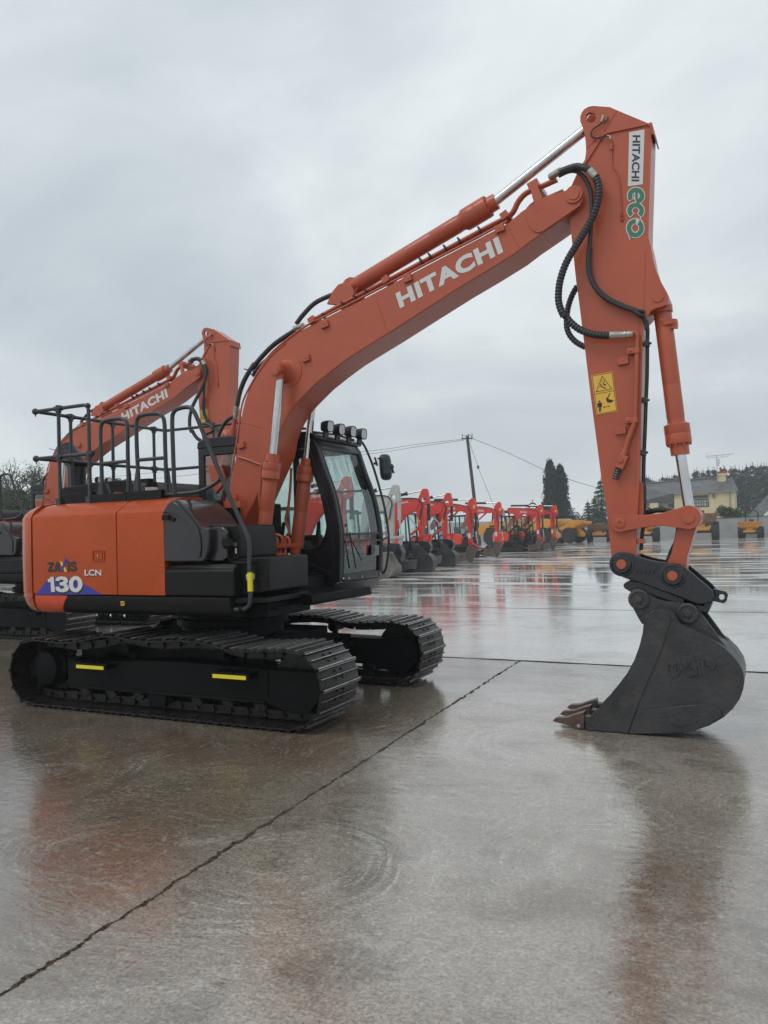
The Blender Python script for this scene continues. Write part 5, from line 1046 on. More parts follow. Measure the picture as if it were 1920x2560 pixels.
for y0 in (-0.235, 0.075):
    m = MB(); m.prism(dogbone(L0, 0.072, L1, 0.092, 0.048), y0, y0+0.04); lk = P('side_link', m, ORANGE, bevel=0.005)
    ys = y0 if y0 < 0 else y0+0.04; sgn = -1 if y0 < 0 else 1
    m = MB(); m.cyl((L1[0], ys-0.005*sgn, L1[1]), (L1[0], ys+0.012*sgn, L1[1]), 0.047, n=28); m.rev((L0[0], ys-0.005*sgn, L0[1]), (0, sgn, 0), [(0, 0.044), (0.010, 0.044), (0.012, 0.040), (0.012, 0.014), (0.002, 0.012)], 28); m.build('link_pin', ORANGE, lk, bevel=0.002)
m = MB(); L1b = (at('Z4', 1125, 250, YC).x, at('Z4', 1125, 250, YC).z)
H2 = cz('Z4', 1022, 640, -0.25)
a, b = Vector((L1[0], L1[1])), Vector(H2); d = (b-a).normalized(); nn_ = Vector((-d.y, d.x))
pts = [a-nn_*0.075-d*0.02, a-nn_*0.065+d*0.12, a-nn_*0.058+d*0.30, b-nn_*0.085-d*0.02, b+nn_*0.085-d*0.02, a+nn_*0.058+d*0.30, a+nn_*0.065+d*0.12, a+nn_*0.075-d*0.02, a-d*0.085]
m.prism([(q.x, q.y) for q in pts], -0.165, 0.045); m.prism([((a+d*0.36).x-0.006, (a+d*0.36).y), ((b).x+0.0, b.y+0.01), (b.x+0.05, b.y+0.01)], -0.18, -0.16)
m.cyl((L1[0], -0.19, L1[1]), (L1[0], 0.07, L1[1]), 0.088, n=28); P('bucket_link', m, ORANGE, bevel=0.006)
m = MB(); m.tube([at('Z4', a, b, -0.02) for a, b in ((826, 222), (870, 212), (930, 200), (985, 205), (1030, 222), (1058, 270), (1062, 350), (1045, 420), (1020, 470), (990, 550))], 0.022, 12, 5); m.tube([at('Z4', a, b, 0.03) for a, b in ((826, 218), (880, 206), (945, 196), (1000, 210), (1045, 250), (1058, 330), (1035, 440), (1000, 540))], 0.018, 12, 5); P('hitch_hose', m, HOSEM, smooth=50)
# --- quick hitch
YH0, YH1 = -0.255, 0.135
plate = trace(YH0, 'Z4', (610, 575), (612, 540), (628, 512), (655, 493), (690, 485), (735, 490), (790, 513), (850, 532), (920, 546), (1000, 556), (1060, 560), (1100, 582), (1150, 622), (1200, 665), (1250, 705), (1288, 745), (1298, 785), (1285, 812), (1240, 825), (1190, 830), (1100, 795), (920, 728), (770, 672), (700, 640), (640, 615))
m = MB(); m.prism(plate, YH0, YH0+0.035); m.prism(plate, YH1-0.035, YH1)
low = trace(YH0+0.04, 'Z4', (690, 705), (700, 690), (730, 672), (800, 680), (1000, 755), (1190, 832), (1290, 812), (1275, 850), (1258, 890), (1210, 880), (1120, 850), (1010, 812), (900, 775), (800, 735), (740, 750), (700, 725))
m.prism(low, YH0+0.036, YH1-0.036)
mid = trace(YC, 'Z4', (700, 600), (1000, 690), (1200, 690), (1270, 760), (1270, 830), (1190, 820), (900, 715), (700, 640)); m.prism(mid, YH0+0.05, YH1-0.05)
ht = P('quick_hitch', m, HITCH, bevel=0.006)
m = MB(); lug = trace(-0.10, 'Z4', (1285, 735), (1300, 728), (1378, 748), (1392, 768), (1382, 810), (1365, 826), (1300, 812), (1280, 812)); hl = [(q.x, q.z) for q in (at('Z4', 1350+19*math.cos(R(t)), 783+20*math.sin(R(t)), -0.10) for t in range(0, 360, 24))]
m.prism(lug, -0.10, -0.06, [hl]); m.build('lifting_eye', HITCH, ht, bevel=0.005)
def ring(mb, c, y, prof, n=32): mb.rev((c[0], y, c[1]), (0, -1, 0), prof, n)
for c in (cz('Z4', 682, 563, YH0), cz('Z4', 1022, 640, YH0)):
    m = MB(); ring(m, c, YH0+0.002, [(0, 0.098), (0.008, 0.096), (0.012, 0.085), (0.012, 0.078), (0.020, 0.074), (0.028, 0.066), (0.028, 0.045)]); m.build('pin_boss', HITCH, ht, fixn=True)
    m = MB(); ring(m, c, YH0, [(0, 0.038), (0.034, 0.038), (0.038, 0.034)]); m.build('hitch_pin', ORANGE, ht, fixn=True)
m = MB(); c = cz('K5', 870, 390, YH0)
el = [(c[0]+0.112*math.cos(R(t)), c[1]+0.060*math.sin(R(t))+0.112*math.cos(R(t))*0.0) for t in range(0, 360, 12)]; el2 = [(c[0]+(x-c[0])*0.90, c[1]+(z-c[1])*0.84) for x, z in el]
m.prism(el, YH0+0.002, YH0-0.006, [el2])
for k in range(5): m.tube([Vector((c[0]-0.07+k*0.03, YH0-0.002, c[1]-0.018)), Vector((c[0]-0.06+k*0.03, YH0-0.003, c[1]+0.02)), Vector((c[0]-0.045+k*0.03, YH0-0.002, c[1]-0.014))], 0.004, 6, 3)
m.build('cast_badge', HITCH, ht)
# --- bucket
YK0, YK1 = -0.345, 0.225
ears = trace(-0.245, 'Z4', (725, 800), (728, 770), (742, 748), (768, 732), (800, 730), (835, 742), (870, 768), (910, 792), (960, 808), (1040, 818), (1130, 826), (1165, 838), (1195, 868), (1235, 925), (1290, 1000), (1340, 1070), (1400, 1140), (1330, 1180), (1060, 960), (835, 965), (815, 962), (790, 920), (755, 855))
bk = MB(); 
for y0 in (-0.245, 0.085): bk.prism(ears, y0, y0+0.04)
bside = trace(YK0, 'Z4', (832, 905), (870, 882), (910, 866), (960, 860), (1000, 868), (1035, 895), (1055, 940), (1085, 968), (1180, 1010), (1280, 1065), (1370, 1125), (1440, 1195), (1482, 1260), (1500, 1330), (1494, 1400), (1470, 1465), (1425, 1530), (1360, 1590), (1270, 1640), (1160, 1675), (1000, 1692), (850, 1694), (715, 1694), (500, 1686), (430, 1680), (436, 1600), (465, 1585), (530, 1518), (600, 1440), (665, 1362), (720, 1288), (765, 1205), (800, 1110), (822, 1020), (830, 960))
bside = [(x, max(0.004, z)) for x, z in bside]
for y0 in (YK0, YK1-0.022): bk.prism(bside, y0, y0+0.022)
shell = catmull([Vector((x, 0, z)) for x, z in trace(YK0+0.02, 'Z4', (1085, 972), (1180, 1012), (1282, 1066), (1372, 1126), (1442, 1196), (1484, 1262), (1500, 1332), (1492, 1402), (1466, 1468), (1420, 1532), (1355, 1590), (1268, 1640), (1160, 1674), (1000, 1690), (850, 1692), (715, 1692), (560, 1686), (450, 1680))], 3)
so_ = [(q.x, max(0.006, q.z)) for q in shell]; cxb, czb = at('Z4', 1050, 1350, YK0).x, at('Z4', 1050, 1350, YK0).z
def inn(p, d=0.028):
    q = Vector((cxb-p[0], czb-p[1])); q = q.normalized()*d; return (p[0]+q.x, p[1]+q.y)
bk.prism(so_+[inn(p) for p in reversed(so_)], YK0+0.0225, YK1-0.0225)
bko = P('bucket', bk, BUCKM, bevel=0.004, smooth=30)
m = MB(); 
for c in (cz('Z4', 795, 798, -0.25), cz('Z4', 1122, 893, -0.25)):
    ring(m, c, -0.245, [(0, 0.080), (0.014, 0.080), (0.018, 0.074), (0.018, 0.058), (0.012, 0.056)]); ring(m, c, -0.245, [(0, 0.032), (0.026, 0.032), (0.030, 0.026)], 6)
m.build('bucket_pin', BUCKM, bko, fixn=True, bevel=0.001)
m = MB(); cut = trace(YK0, 'Z4', (832, 905), (870, 884), (905, 868), (955, 862), (1000, 900), (1010, 930), (960, 1100), (925, 1190), (880, 1290), (800, 1480), (725, 1690), (440, 1682), (436, 1600), (468, 1585), (530, 1518), (600, 1440), (665, 1362), (720, 1288), (765, 1205), (800, 1110), (822, 1020)); cut = [(x, max(0.006, z)) for x, z in cut]
for y0 in (YK0-0.010, YK1-0.002): m.prism(cut, y0, y0+0.012)
m.build('side_cutter', BUCKM, bko, bevel=0.004)
m = MB(); wr = trace(YK0, 'Z4', (785, 1555), (790, 1548), (900, 1530), (1100, 1508), (1220, 1495), (1290, 1500), (1350, 1545), (1345, 1580), (1270, 1640), (1160, 1677), (1000, 1694), (730, 1694), (760, 1600)); wr = [(x, max(0.003, z)) for x, z in wr]; 
for y0 in (YK0-0.014, YK1+0.001): m.prism(wr, y0, y0+0.013)
m.build('wear_plate', BUCKM, bko, bevel=0.004)
# lip, adapters and teeth
lip = trace(YK0, 'Z4', (430, 1675), (438, 1600), (500, 1610), (670, 1650), (670, 1690)); lip = [(x, max(0.004, z)) for x, z in lip]
m = MB(); m.prism([(x, z) for x, z in trace(YK0, 'Z4', (420, 1625), (560, 1640), (720, 1660), (720, 1690), (420, 1668))], YK0+0.03, YK1-0.03); m.build('cutting_edge', BUCKR, bko, bevel=0.004)
tx = trace(-0.345, 'L2', (72, 600), (105, 562), (150, 545), (240, 545), (330, 535), (420, 500), (520, 470), (595, 448), (600, 560), (598, 715), (470, 712), (400, 685), (330, 660), (230, 640), (130, 622))
ad = trace(-0.345, 'L2', (590, 470), (680, 480), (780, 520), (900, 560), (1200, 610), (1200, 700), (600, 712))
ZMIN = min(z for x, z in tx)
for k, yc in enumerate((-0.305, -0.06, 0.185)):
    m = MB(); W = 0.048
    for q, sc_ in ((tx, 1.0),):
        A = []; 
        for x, z in q:
            A.append((x, z-ZMIN+0.012))
        n_ = len(A); xmin = min(x for x, z in A); xmax = max(x for x, z in A)
        L_ = [Vector((x, yc-W*(0.55+0.45*(x-xmin)/(xmax-xmin)), z)) for x, z in A]; Rr = [Vector((x, yc+W*(0.55+0.45*(x-xmin)/(xmax-xmin)), z)) for x, z in A]
        m.grid([L_, Rr], True); m.add(L_, [tuple(range(n_))]); m.add(Rr, [tuple(range(n_-1, -1, -1))])
    t_ = m.build('tooth', TOOTH, bko, bevel=0.006, fixn=True)
    m = MB(); c = at('L2', 510, 622, -0.345); m.cyl((c.x, yc-W-0.002, c.z), (c.x, yc-W*0.8, c.z), 0.013, n=10); m.build('tooth_pin', STEEL, t_)
    m = MB(); A = [(x, max(0.008, z)) for x, z in ad]; m.prism(A, yc-0.040, yc+0.040); m.build('tooth_adapter', BUCKR, bko, bevel=0.012, seg=3)
# cast letters
m = MB(); Yl = YK0-0.0
cc = at('L1', 490, 390, Yl); m.prism([(x, z) for x, z in trace(Yl, 'L1', (395, 350), (420, 315), (490, 300), (545, 320), (570, 370), (590, 430), (600, 480), (560, 535), (480, 545), (440, 520), (415, 450))], Yl+0.002, Yl-0.010)
m.prism(trace(Yl, 'L1', (615, 255), (790, 225), (825, 340), (865, 515), (700, 545), (655, 400)), Yl+0.002, Yl-0.012)
m.prism(trace(Yl, 'L1', (575, 380), (640, 375), (655, 435), (600, 450)), Yl+0.001, Yl-0.008); m.prism(trace(Yl, 'L1', (820, 335), (880, 325), (890, 380), (830, 400)), Yl+0.001, Yl-0.008)
c = at('L1', 1010, 345, Yl); m.prism(circ((c.x, c.z), (at('L1', 1125, 345, Yl).x-c.x), 28), Yl+0.002, Yl-0.012)
bdg = m.build('cast_badge', BUCKM, bko, bevel=0.003)
LT = mat('cast_letter', (0.010, 0.010, 0.011), 0.5)
letter('M', 'L1', (430, 480), (560, 465), (415, 360), Yl-0.011, LT, 'cast_letter', bdg, 0.0)
letter('K', 'L1', (690, 450), (795, 438), (672, 335), Yl-0.013, LT, 'cast_letter', bdg, 0.02)
letter('L', 'L1', (955, 412), (1050, 400), (938, 300), Yl-0.013, LT, 'cast_letter', bdg, 0.02)
# --- second excavator: same type, parked behind and to the left
skip = set(c for c in EXC.children_recursive if c.name.split('.')[0] in ('brand_sticker', 'eco_decal', 'eco_decal_border', 'filler_bottle', 'green_beacon', 'reflective_strip', 'guard_rail'))
E2 = copy_tree(EXC, None, skip)
E2.location = (-6.9534, 3.5586, 0); E2.rotation_euler = (0, 0, 0.0396)
E2['label'] = 'orange tracked excavator parked farther back at the left, partly hidden behind the nearest one'
for o_ in E2.children_recursive:
    if o_.name.startswith('warning_sign'): o_.location = (-0.10, 0, 0.86)
for o_ in (EXC, E2): o_['group'] = 'large orange excavators'
TT['N1'] = (1240, 1250, 6.381); TT['N2'] = (1440, 1230, 7.54)
# ------------------------------------------------------------------ compact excavators in a row across the yard
def rubber_track(mb, y0, y1, L_=1.05, H=0.50, z0=0.0):
    r = H/2; P_ = [(-L_+r*math.cos(R(t)), z0+r+r*math.sin(R(t))) for t in range(90, 271, 20)]+[(L_+r*math.cos(R(t)), z0+r+r*math.sin(R(t))) for t in range(-90, 91, 20)]
    Pi = [(-L_+(r-0.045)*math.cos(R(t)), z0+r+(r-0.045)*math.sin(R(t))) for t in range(90, 271, 20)]+[(L_+(r-0.045)*math.cos(R(t)), z0+r+(r-0.045)*math.sin(R(t))) for t in range(-90, 91, 20)]
    mb.prism(P_, y0, y1, [Pi])
    for t in range(-9, 10):
        for z in (z0+0.0, z0+H): mb.box(t*L_/9.5-0.025, t*L_/9.5+0.025, y0, y1, z-0.012, z+0.012)
def mini_base(rt, blade_m, sc=1.0):
    for s_ in (-1, 1):
        y0, y1 = (-0.90, -0.55) if s_ < 0 else (0.55, 0.90)
        m = MB(); rubber_track(m, y0, y1); m.build('rubber_track', RUBBER, rt)
        m = MB(); ym = (y0+y1)/2; m.box(-0.95, 0.95, ym-0.08*1, ym+0.13, 0.12, 0.36)
        for x in (-1.05, 1.05): m.cyl((x, ym-0.14, 0.25), (x, ym+0.14, 0.25), 0.17, n=20)
        for k in range(4): m.cyl((-0.6+k*0.4, ym-0.15, 0.11), (-0.6+k*0.4, ym+0.15, 0.11), 0.07, n=12)
        m.build('track_frame', DARKM, rt)
    m = MB(); m.prism([(1.62, 0.12), (1.66, 0.06), (1.74, 0.12), (1.70, 0.28), (1.74, 0.46), (1.68, 0.47), (1.64, 0.28)], -0.92, 0.92); m.box(1.0, 1.65, -0.50, -0.38, 0.20, 0.30); m.box(1.0, 1.65, 0.38, 0.50, 0.20, 0.30); m.build('dozer_blade', blade_m, rt, bevel=0.01)
    m = MB(); m.box(-0.55, 0.55, -0.55, 0.55, 0.25, 0.50); m.cyl((0, 0, 0.45), (0, 0, 0.62), 0.42, n=28)
    P_ = [(-0.98*math.cos(R(t)), 0.88*math.sin(R(t))) for t in range(-80, 81, 10)]+[(0.60, 0.78), (0.85, 0.30), (0.85, -0.30), (0.60, -0.78)]
    m.poly([(x, y, 0.60) for x, y in P_], (0, 0, 0.14)); m.build('turntable', DARKM, rt, bevel=0.01)
def mini_body(rt, side_m):
    fp = [(-0.98*math.cos(R(t)), 0.87*math.sin(R(t))) for t in range(-75, 76, 10)]
    m = MB(); rows = [[Vector((x*k, y*k, z)) for x, y in fp+[(-0.42, 0.80), (-0.42, -0.80)]] for z, k in ((0.74, 1.0), (1.10, 1.0), (1.25, 0.97), (1.34, 0.88), (1.36, 0.7))]
    m.grid(rows, True); n_ = len(rows[0]); m.add(rows[-1], [tuple(range(n_))]); m.build('engine_cover', side_m, rt, fixn=True, smooth=40)
    m = MB(); q = [(-0.45, 0.74), (0.30, 0.74), (0.36, 0.90), (0.28, 1.22), (0.10, 1.36), (-0.45, 1.34)]; m.prism(q, -0.86, -0.36); m.build('side_cover', side_m, rt, bevel=0.05, seg=4)
    m = MB(); y0, y1 = -0.34, 0.62
    for (a, b) in (((-0.55, 0.75), (-0.60, 2.35)), ((0.62, 0.75), (0.50, 2.35)), ((0.05, 0.75), (0.0, 2.35))):
        for y in (y0, y1-0.06): m.prism([a, (a[0]+0.07, a[1]), (b[0]+0.07, b[1]), b], y, y+0.06)
    m.prism([(-0.66, 2.33), (0.60, 2.33), (0.56, 2.42), (-0.60, 2.42)], y0-0.02, y1+0.02)
    for y in (y0+0.005, y1-0.055): m.prism([(-0.55, 0.74), (0.62, 0.74), (0.62, 1.15), (-0.55, 1.15)], y, y+0.05)
    m.box(0.58, 0.66, y0+0.004, y1-0.004, 0.745, 1.05); cb = m.build('cab', CABB, rt, bevel=0.012)
    m = MB(); m.add([(0.60, y0+0.06, 1.05), (0.60, y1-0.06, 1.05), (0.52, y1-0.06, 2.33), (0.52, y0+0.06, 2.33)], [(0, 1, 2, 3)])
    for y in (y0+0.03, y1-0.03): m.add([(-0.5, y, 1.15), (0.58, y, 1.15), (0.50, y, 2.33), (-0.54, y, 2.33)], [(0, 1, 2, 3)])
    m.build('cab_glass', GLASS, cb, smooth=0)
    m = MB(); m.prism([(-0.35, 1.0), (0.10, 1.0), (0.12, 1.14), (-0.18, 1.15), (-0.28, 1.75), (-0.40, 1.75)], -0.12, 0.38); m.build('seat', SEATM, cb, bevel=0.03)
    m = MB(); m.box(0.30, 0.62, -0.80, -0.36, 0.72, 1.02); m.tube([Vector((0.55, -0.4, 1.0)), Vector((0.75, -0.3, 1.35)), Vector((0.95, -0.1, 1.25)), Vector((1.0, 0, 0.95))], 0.03, 8, 4); m.build('hose_loom', DARKM, rt)
    m = MB(); m.box(0.80, 1.02, -0.13, 0.13, 0.55, 0.98); m.cyl((0.93, 0, 0.50), (0.93, 0, 1.02), 0.085, n=16); m.build('swing_post', DARKM, rt, bevel=0.02)
def loc_trace(ox, Y, *pts): return [(x-ox, z) for x, z in trace(Y, *pts)]
def pt(ox, Y, T, a, b, y=0.0): q = at(T, a, b, Y); return Vector((q.x-ox, y, q.z))
def arm_text(rt_part, ox, Y, T, bl, br, tl, y=-0.095):
    m = MB(); a, b, c = pt(ox, Y, T, *bl, y), pt(ox, Y, T, *br, y), pt(ox, Y, T, *tl, y); lettering(m, 'Kubota', a, b, c, (0, -0.002, 0), 0.02); return m.build('brand_lettering', WHITE, rt_part, smooth=0)
def mini_A(name, label, armcol, boomcol, bodycol, bladem, kind='bucket', loc=(0, 0, 0), yaw=0.0):
    YP = 21.25; ox = at('K3', 900, 1590, YP).x - 2.1
    r = root(name, label, 'mini excavator', loc, yaw, 'compact excavators parked in a row')
    mini_base(r, bladem); mini_body(r, bodycol)
    T = 'K3'
    arm_o = loc_trace(ox, YP, T, (915, 185), (935, 160), (965, 150), (1010, 153), (1025, 190), (1050, 330), (1057, 400), (1040, 420), (985, 430), (955, 450), (948, 500), (950, 700), (948, 900), (942, 1065), (880, 1060), (868, 900), (848, 700), (830, 560), (832, 470), (845, 400), (870, 300), (900, 230))
    hole = [(pt(ox, YP, T, 945+38*math.cos(R(t)), 340+38*math.sin(R(t)))).xz for t in range(0, 360, 30)]; hole = [(p[0], p[1]) for p in hole]
    m = MB(); m.prism(arm_o, -0.07, 0.07, [hole]); am = m.build('arm', armcol, r, bevel=0.012)
    boom_o = loc_trace(ox, YP, T, (880, 310), (850, 318), (700, 318), (600, 325), (545, 335), (490, 380), (462, 450), (450, 600), (440, 760), (430, 900), (425, 990), (470, 990), (490, 900), (520, 830), (560, 750), (600, 690), (640, 640), (700, 590), (760, 562), (830, 545), (880, 420), (905, 360))
    m = MB(); m.prism(boom_o, -0.09, 0.09); bm_ = m.build('boom', boomcol, r, bevel=0.015)
    if boomcol is REDP: arm_text(bm_, ox, YP, T, (545, 425), (705, 395), (535, 385))
    m = MB(); m.tube([pt(ox, YP, T, a, b, -0.11) for a, b in ((560, 325), (700, 318), (820, 322), (880, 345), (925, 400), (935, 470), (915, 540), (905, 620), (890, 680))], 0.022, 8, 3); m.build('hose', HOSEM, r)
    m = MB(); a, b, c = pt(ox, YP, T, 500, 275), pt(ox, YP, T, 670, 237), pt(ox, YP, T, 935, 190); m.cyl(a, b, 0.058, n=16); m.cyl(b-(b-a).normalized()*0.06, b, 0.075, n=16); cy_ = m.build('arm_cylinder', DARKM, r)
    m = MB(); m.cyl(b, c, 0.028, n=14); m.build('rod', CHROME, cy_)
    m = MB(); a, b, c = pt(ox, YP, T, 1030, 415), pt(ox, YP, T, 1035, 700), pt(ox, YP, T, 1060, 950); m.cyl(a, b, 0.062 if armcol is REDP else 0.065, n=16); m.cyl(b-(b-a).normalized()*0.06, b, 0.075, n=16); cy_ = m.build('bucket_cylinder', DARKM if armcol is REDP else armcol, r)
    m = MB(); m.cyl(b, c, 0.028, n=14); m.build('rod', CHROME, cy_)
    m = MB(); a, b = pt(ox, YP, T, 735, 945, -0.02), pt(ox, YP, T, 865, 835, -0.02); c = pt(ox, YP, T, 470, 1010, -0.02); m.cyl(a, b, 0.055, n=14); cy_ = m.build('boom_cylinder', boomcol, r)
    m = MB(); m.cyl(b, pt(ox, YP, T, 700, 640, 0), 0.026, n=10); m.build('rod', CHROME, cy_)
    m = MB()
    for y in (-0.11, 0.075): m.prism(loc_trace(ox, YP, T, (880, 985), (880, 960), (910, 950), (1000, 945), (1080, 935), (1095, 955), (1085, 975), (1000, 985), (910, 1000)), y, y+0.035)
    m.build('side_link', armcol, r, bevel=0.006)
    m = MB(); m.prism(loc_trace(ox, YP, T, (1050, 950), (1090, 950), (1080, 1010), (1060, 1100), (1010, 1100), (1030, 1010)), -0.06, 0.06); m.build('bucket_link', armcol, r, bevel=0.01)
    m = MB(); m.poly([pt(ox, YP, T, a, b, -0.073) for a, b in ((855, 655), (890, 655), (892, 738), (858, 738))], (0, -0.002, 0)); s_ = m.build('warning_sticker', WARNY, am)
    m = MB()
    for b in (670, 705): m.poly([pt(ox, YP, T, a, q, -0.0755) for a, q in ((863, b+22), (885, b+22), (874, b))], (0, -0.001, 0))
    m.build('sticker_print', BLACKD, s_)
    if kind == 'bucket':
        bo = loc_trace(ox, YP, T, (878, 1062), (960, 1050), (1045, 1075), (1090, 1120), (1105, 1180), (1075, 1260), (1085, 1320), (1135, 1360), (1170, 1420), (1170, 1480), (1130, 1540), (1070, 1575), (980, 1588), (860, 1592), (765, 1598), (800, 1575), (870, 1530), (905, 1480), (920, 1400), (915, 1300), (890, 1180)); bo = [(x, max(z, 0.004)) for x, z in bo]
        m = MB(); c = pt(ox, YP, T, 985, 1430); m.prism([(c.x+0.40*math.cos(R(t)), max(0.006, c.z+0.38*math.sin(R(t)))) for t in range(-100, 80, 12)]+[(c.x-0.05, c.z+0.62), (c.x-0.32, c.z+0.75), (c.x-0.22, c.z+0.2), (c.x-0.30, 0.16), (c.x-0.75, 0.03), (c.x-0.70, 0.006)], -0.27, 0.27); m.build('bucket', BUCKM, r, bevel=0.02, seg=3)
        m = MB(); m.prism(loc_trace(ox, YP, T, (878, 1055), (960, 1050), (1045, 1075), (1085, 1130), (1080, 1200), (1040, 1250), (900, 1230), (885, 1150)), -0.12, 0.12); m.build('quick_hitch', HITCH, r, bevel=0.008)
        
    elif kind == 'ditch':
        m = MB(); c = pt(ox, YP, T, 950, 1450); m.prism([(c.x-0.2+0.34*math.cos(R(t)), max(0.005, 0.30+0.30*math.sin(R(t)))) for t in range(-200, 70, 15)]+[(c.x-0.1, 0.85), (c.x-0.25, 0.9)], -0.35, 0.35); m.build('bucket', mat('pale_bucket', (0.20, 0.185, 0.165), 0.6, var=0.3, dirt=(0.12, 0.09, 0.06, 0.8)), r, bevel=0.03)
        m = MB(); m.prism(loc_trace(ox, YP, T, (880, 1050), (1050, 1060), (1110, 1200), (1080, 1330), (1010, 1290), (960, 1180), (880, 1160)), -0.16, 0.16); m.build('quick_hitch', HITCH, r, bevel=0.02)
    return r
def mini_B(name, label, loc=(0, 0, 0), yaw=0.0, body=None):
    YP = 43.07; ox = at('N1', 680, 820, YP).x - 2.1; T = 'N1'
    r = root(name, label, 'mini excavator', loc, yaw, 'compact excavators parked in a row')
    mini_base(r, BLADEM); mini_body(r, body or REDO)
    m = MB(); m.prism(loc_trace(ox, YP, T, (645, 130), (668, 90), (690, 68), (728, 66), (738, 90), (745, 140), (768, 165), (765, 215), (740, 238), (722, 262), (712, 330), (702, 430), (695, 540), (708, 580), (705, 622), (660, 622), (655, 560), (650, 450), (640, 340), (625, 245), (640, 200)), -0.06, 0.06); am = m.build('arm', REDP, r, bevel=0.01)
    m = MB(); m.prism(loc_trace(ox, YP, T, (660, 175), (600, 152), (480, 132), (340, 120), (225, 112), (180, 125), (170, 165), (205, 215), (285, 222), (240, 290), (188, 375), (170, 430), (200, 445), (270, 385), (340, 315), (430, 228), (520, 225), (650, 215)), -0.08, 0.08); bm_ = m.build('boom', REDP, r, bevel=0.012)
    arm_text(bm_, ox, YP, T, (385, 200), (500, 200), (383, 168), -0.083)
    m = MB(); m.tube([pt(ox, YP, T, a, b, -0.09) for a, b in ((340, 122), (480, 134), (600, 152), (670, 185), (690, 230), (680, 290), (705, 360), (708, 460))], 0.018, 8, 3); m.build('hose', HOSEM, r)
    def cyl3(nm, p, q, s, rb, rr, mt):
        a, b, c = pt(ox, YP, T, *p), pt(ox, YP, T, *q), pt(ox, YP, T, *s); m = MB(); m.cyl(a, b, rb, n=14); o = m.build(nm, mt, r); m = MB(); m.cyl(b, c, rr, n=12); m.build('rod', CHROME, o)
    cyl3('arm_cylinder', (230, 85), (525, 82), (690, 82), 0.060, 0.038, DARKM)
    cyl3('bucket_cylinder', (742, 235), (748, 460), (768, 612), 0.055, 0.026, DARKM)
    cyl3('boom_cylinder', (190, 540), (330, 395), (430, 300), 0.075, 0.032, DARKM)
    m = MB(); m.tube([pt(ox, YP, T, a, b, 0.02) for a, b in ((250, 470), (400, 330), (530, 215))], 0.045, 8, 1); m.build('boom_guard', REDP, r)
    m = MB(); m.tube([pt(ox, YP, T, a, b, -0.07) for a, b in ((685, 585), (770, 640))], 0.035, 8, 1); m.tube([pt(ox, YP, T, a, b, 0.07) for a, b in ((685, 585), (770, 640))], 0.035, 8, 1); m.build('side_link', REDP, r)
    m = MB(); m.tube([pt(ox, YP, T, a, b) for a, b in ((770, 640), (712, 725))], 0.04, 8, 1); m.build('bucket_link', REDP, r)
    bo = loc_trace(ox, YP, T, (658, 622), (700, 622), (735, 660), (742, 700), (725, 745), (705, 790), (690, 822), (672, 824), (650, 780), (640, 740), (636, 690), (645, 650)); zm_ = min(z for x, z in bo); bo = [(x, z-zm_+0.004) for x, z in bo]
    m = MB(); m.prism(bo, -0.16, 0.16); m.build('bucket', mat('muddy_bucket', (0.085, 0.07, 0.06), 0.6, var=0.4, vscale=6, dirt=(0.2, 0.15, 0.1, 0.5)) if 'muddy_bucket' not in bpy.data.materials else bpy.data.materials['muddy_bucket'], r, bevel=0.02)
    m = MB(); m.poly([pt(ox, YP, T, a, b, -0.062) for a, b in ((655, 480), (685, 480), (690, 540), (660, 545))], (0, -0.002, 0)); m.build('white_sticker', WHITE, am)
    m = MB(); m.poly([pt(ox, YP, T, a, b, -0.062) for a, b in ((718, 150), (745, 145), (742, 185), (715, 188))], (0, -0.002, 0)); m.build('warning_sticker', WARNY, am)
    return r
def minis():
    def g(T, a, b): return atz(T, a, b, 0.0)
    f = 2.1
    q = g('K3', 900, 1594); q1 = mini_A('mini_excavator', 'red compact excavator with dark bucket, immediately right of the grey arm', REDP, REDP, REDO, mat('dark_blade', (0.03, 0.03, 0.032), 0.45), 'bucket', (q.x-f, q.y, 0), R(2))
    q2p = g('Z8', 640, 1183)
    q2 = copy_tree(q1); q2.location = (q2p.x-f-0.05, q2p.y, 0); q2['label'] = 'red compact excavator with dark bucket, second of the red ones right of the grey arm'
    for c in q2.children:
        if c.name.startswith('dozer_blade'):
            c.data = c.data.copy(); c.data.materials[0] = BLADEM
    wp = g('Z8', 190, 1275); mini_A('mini_excavator', 'compact excavator with plain pale grey boom and arm, beside the black cab', GREYP, GREYP, REDO, bpy.data.materials['dark_blade'], 'ditch', (wp.x-f, wp.y, 0), R(0))
    r0 = at('K1', 735, 800, 13.0); q0 = copy_tree(q1); q0.location = (r0.x-f-0.3, 13.0, 0); q0['label'] = 'red compact excavator seen through the windscreen of the large black cab'
    b0 = None
    for i, (T, a, b, lab) in enumerate((('N1', 680, 822, 'red compact excavator with narrow bucket, second from the right in the row'), ('Z8', 850, 1150, 'red compact excavator with narrow bucket, beside the two with wide dark buckets'), ('Z8', 1070, 1103, 'red compact excavator with narrow bucket, third from the right end of the row'), ('N1', 908, 800, 'red compact excavator with narrow bucket, last on the right of the row'))):
        q = g(T, a, b)
        if b0 is None: b0 = mini_B('mini_excavator', lab, (q.x-f, q.y, 0), R(0)); o = b0
        else: o = copy_tree(b0); o.location = (q.x-f, q.y, 0)
        o['label'] = lab
minis()
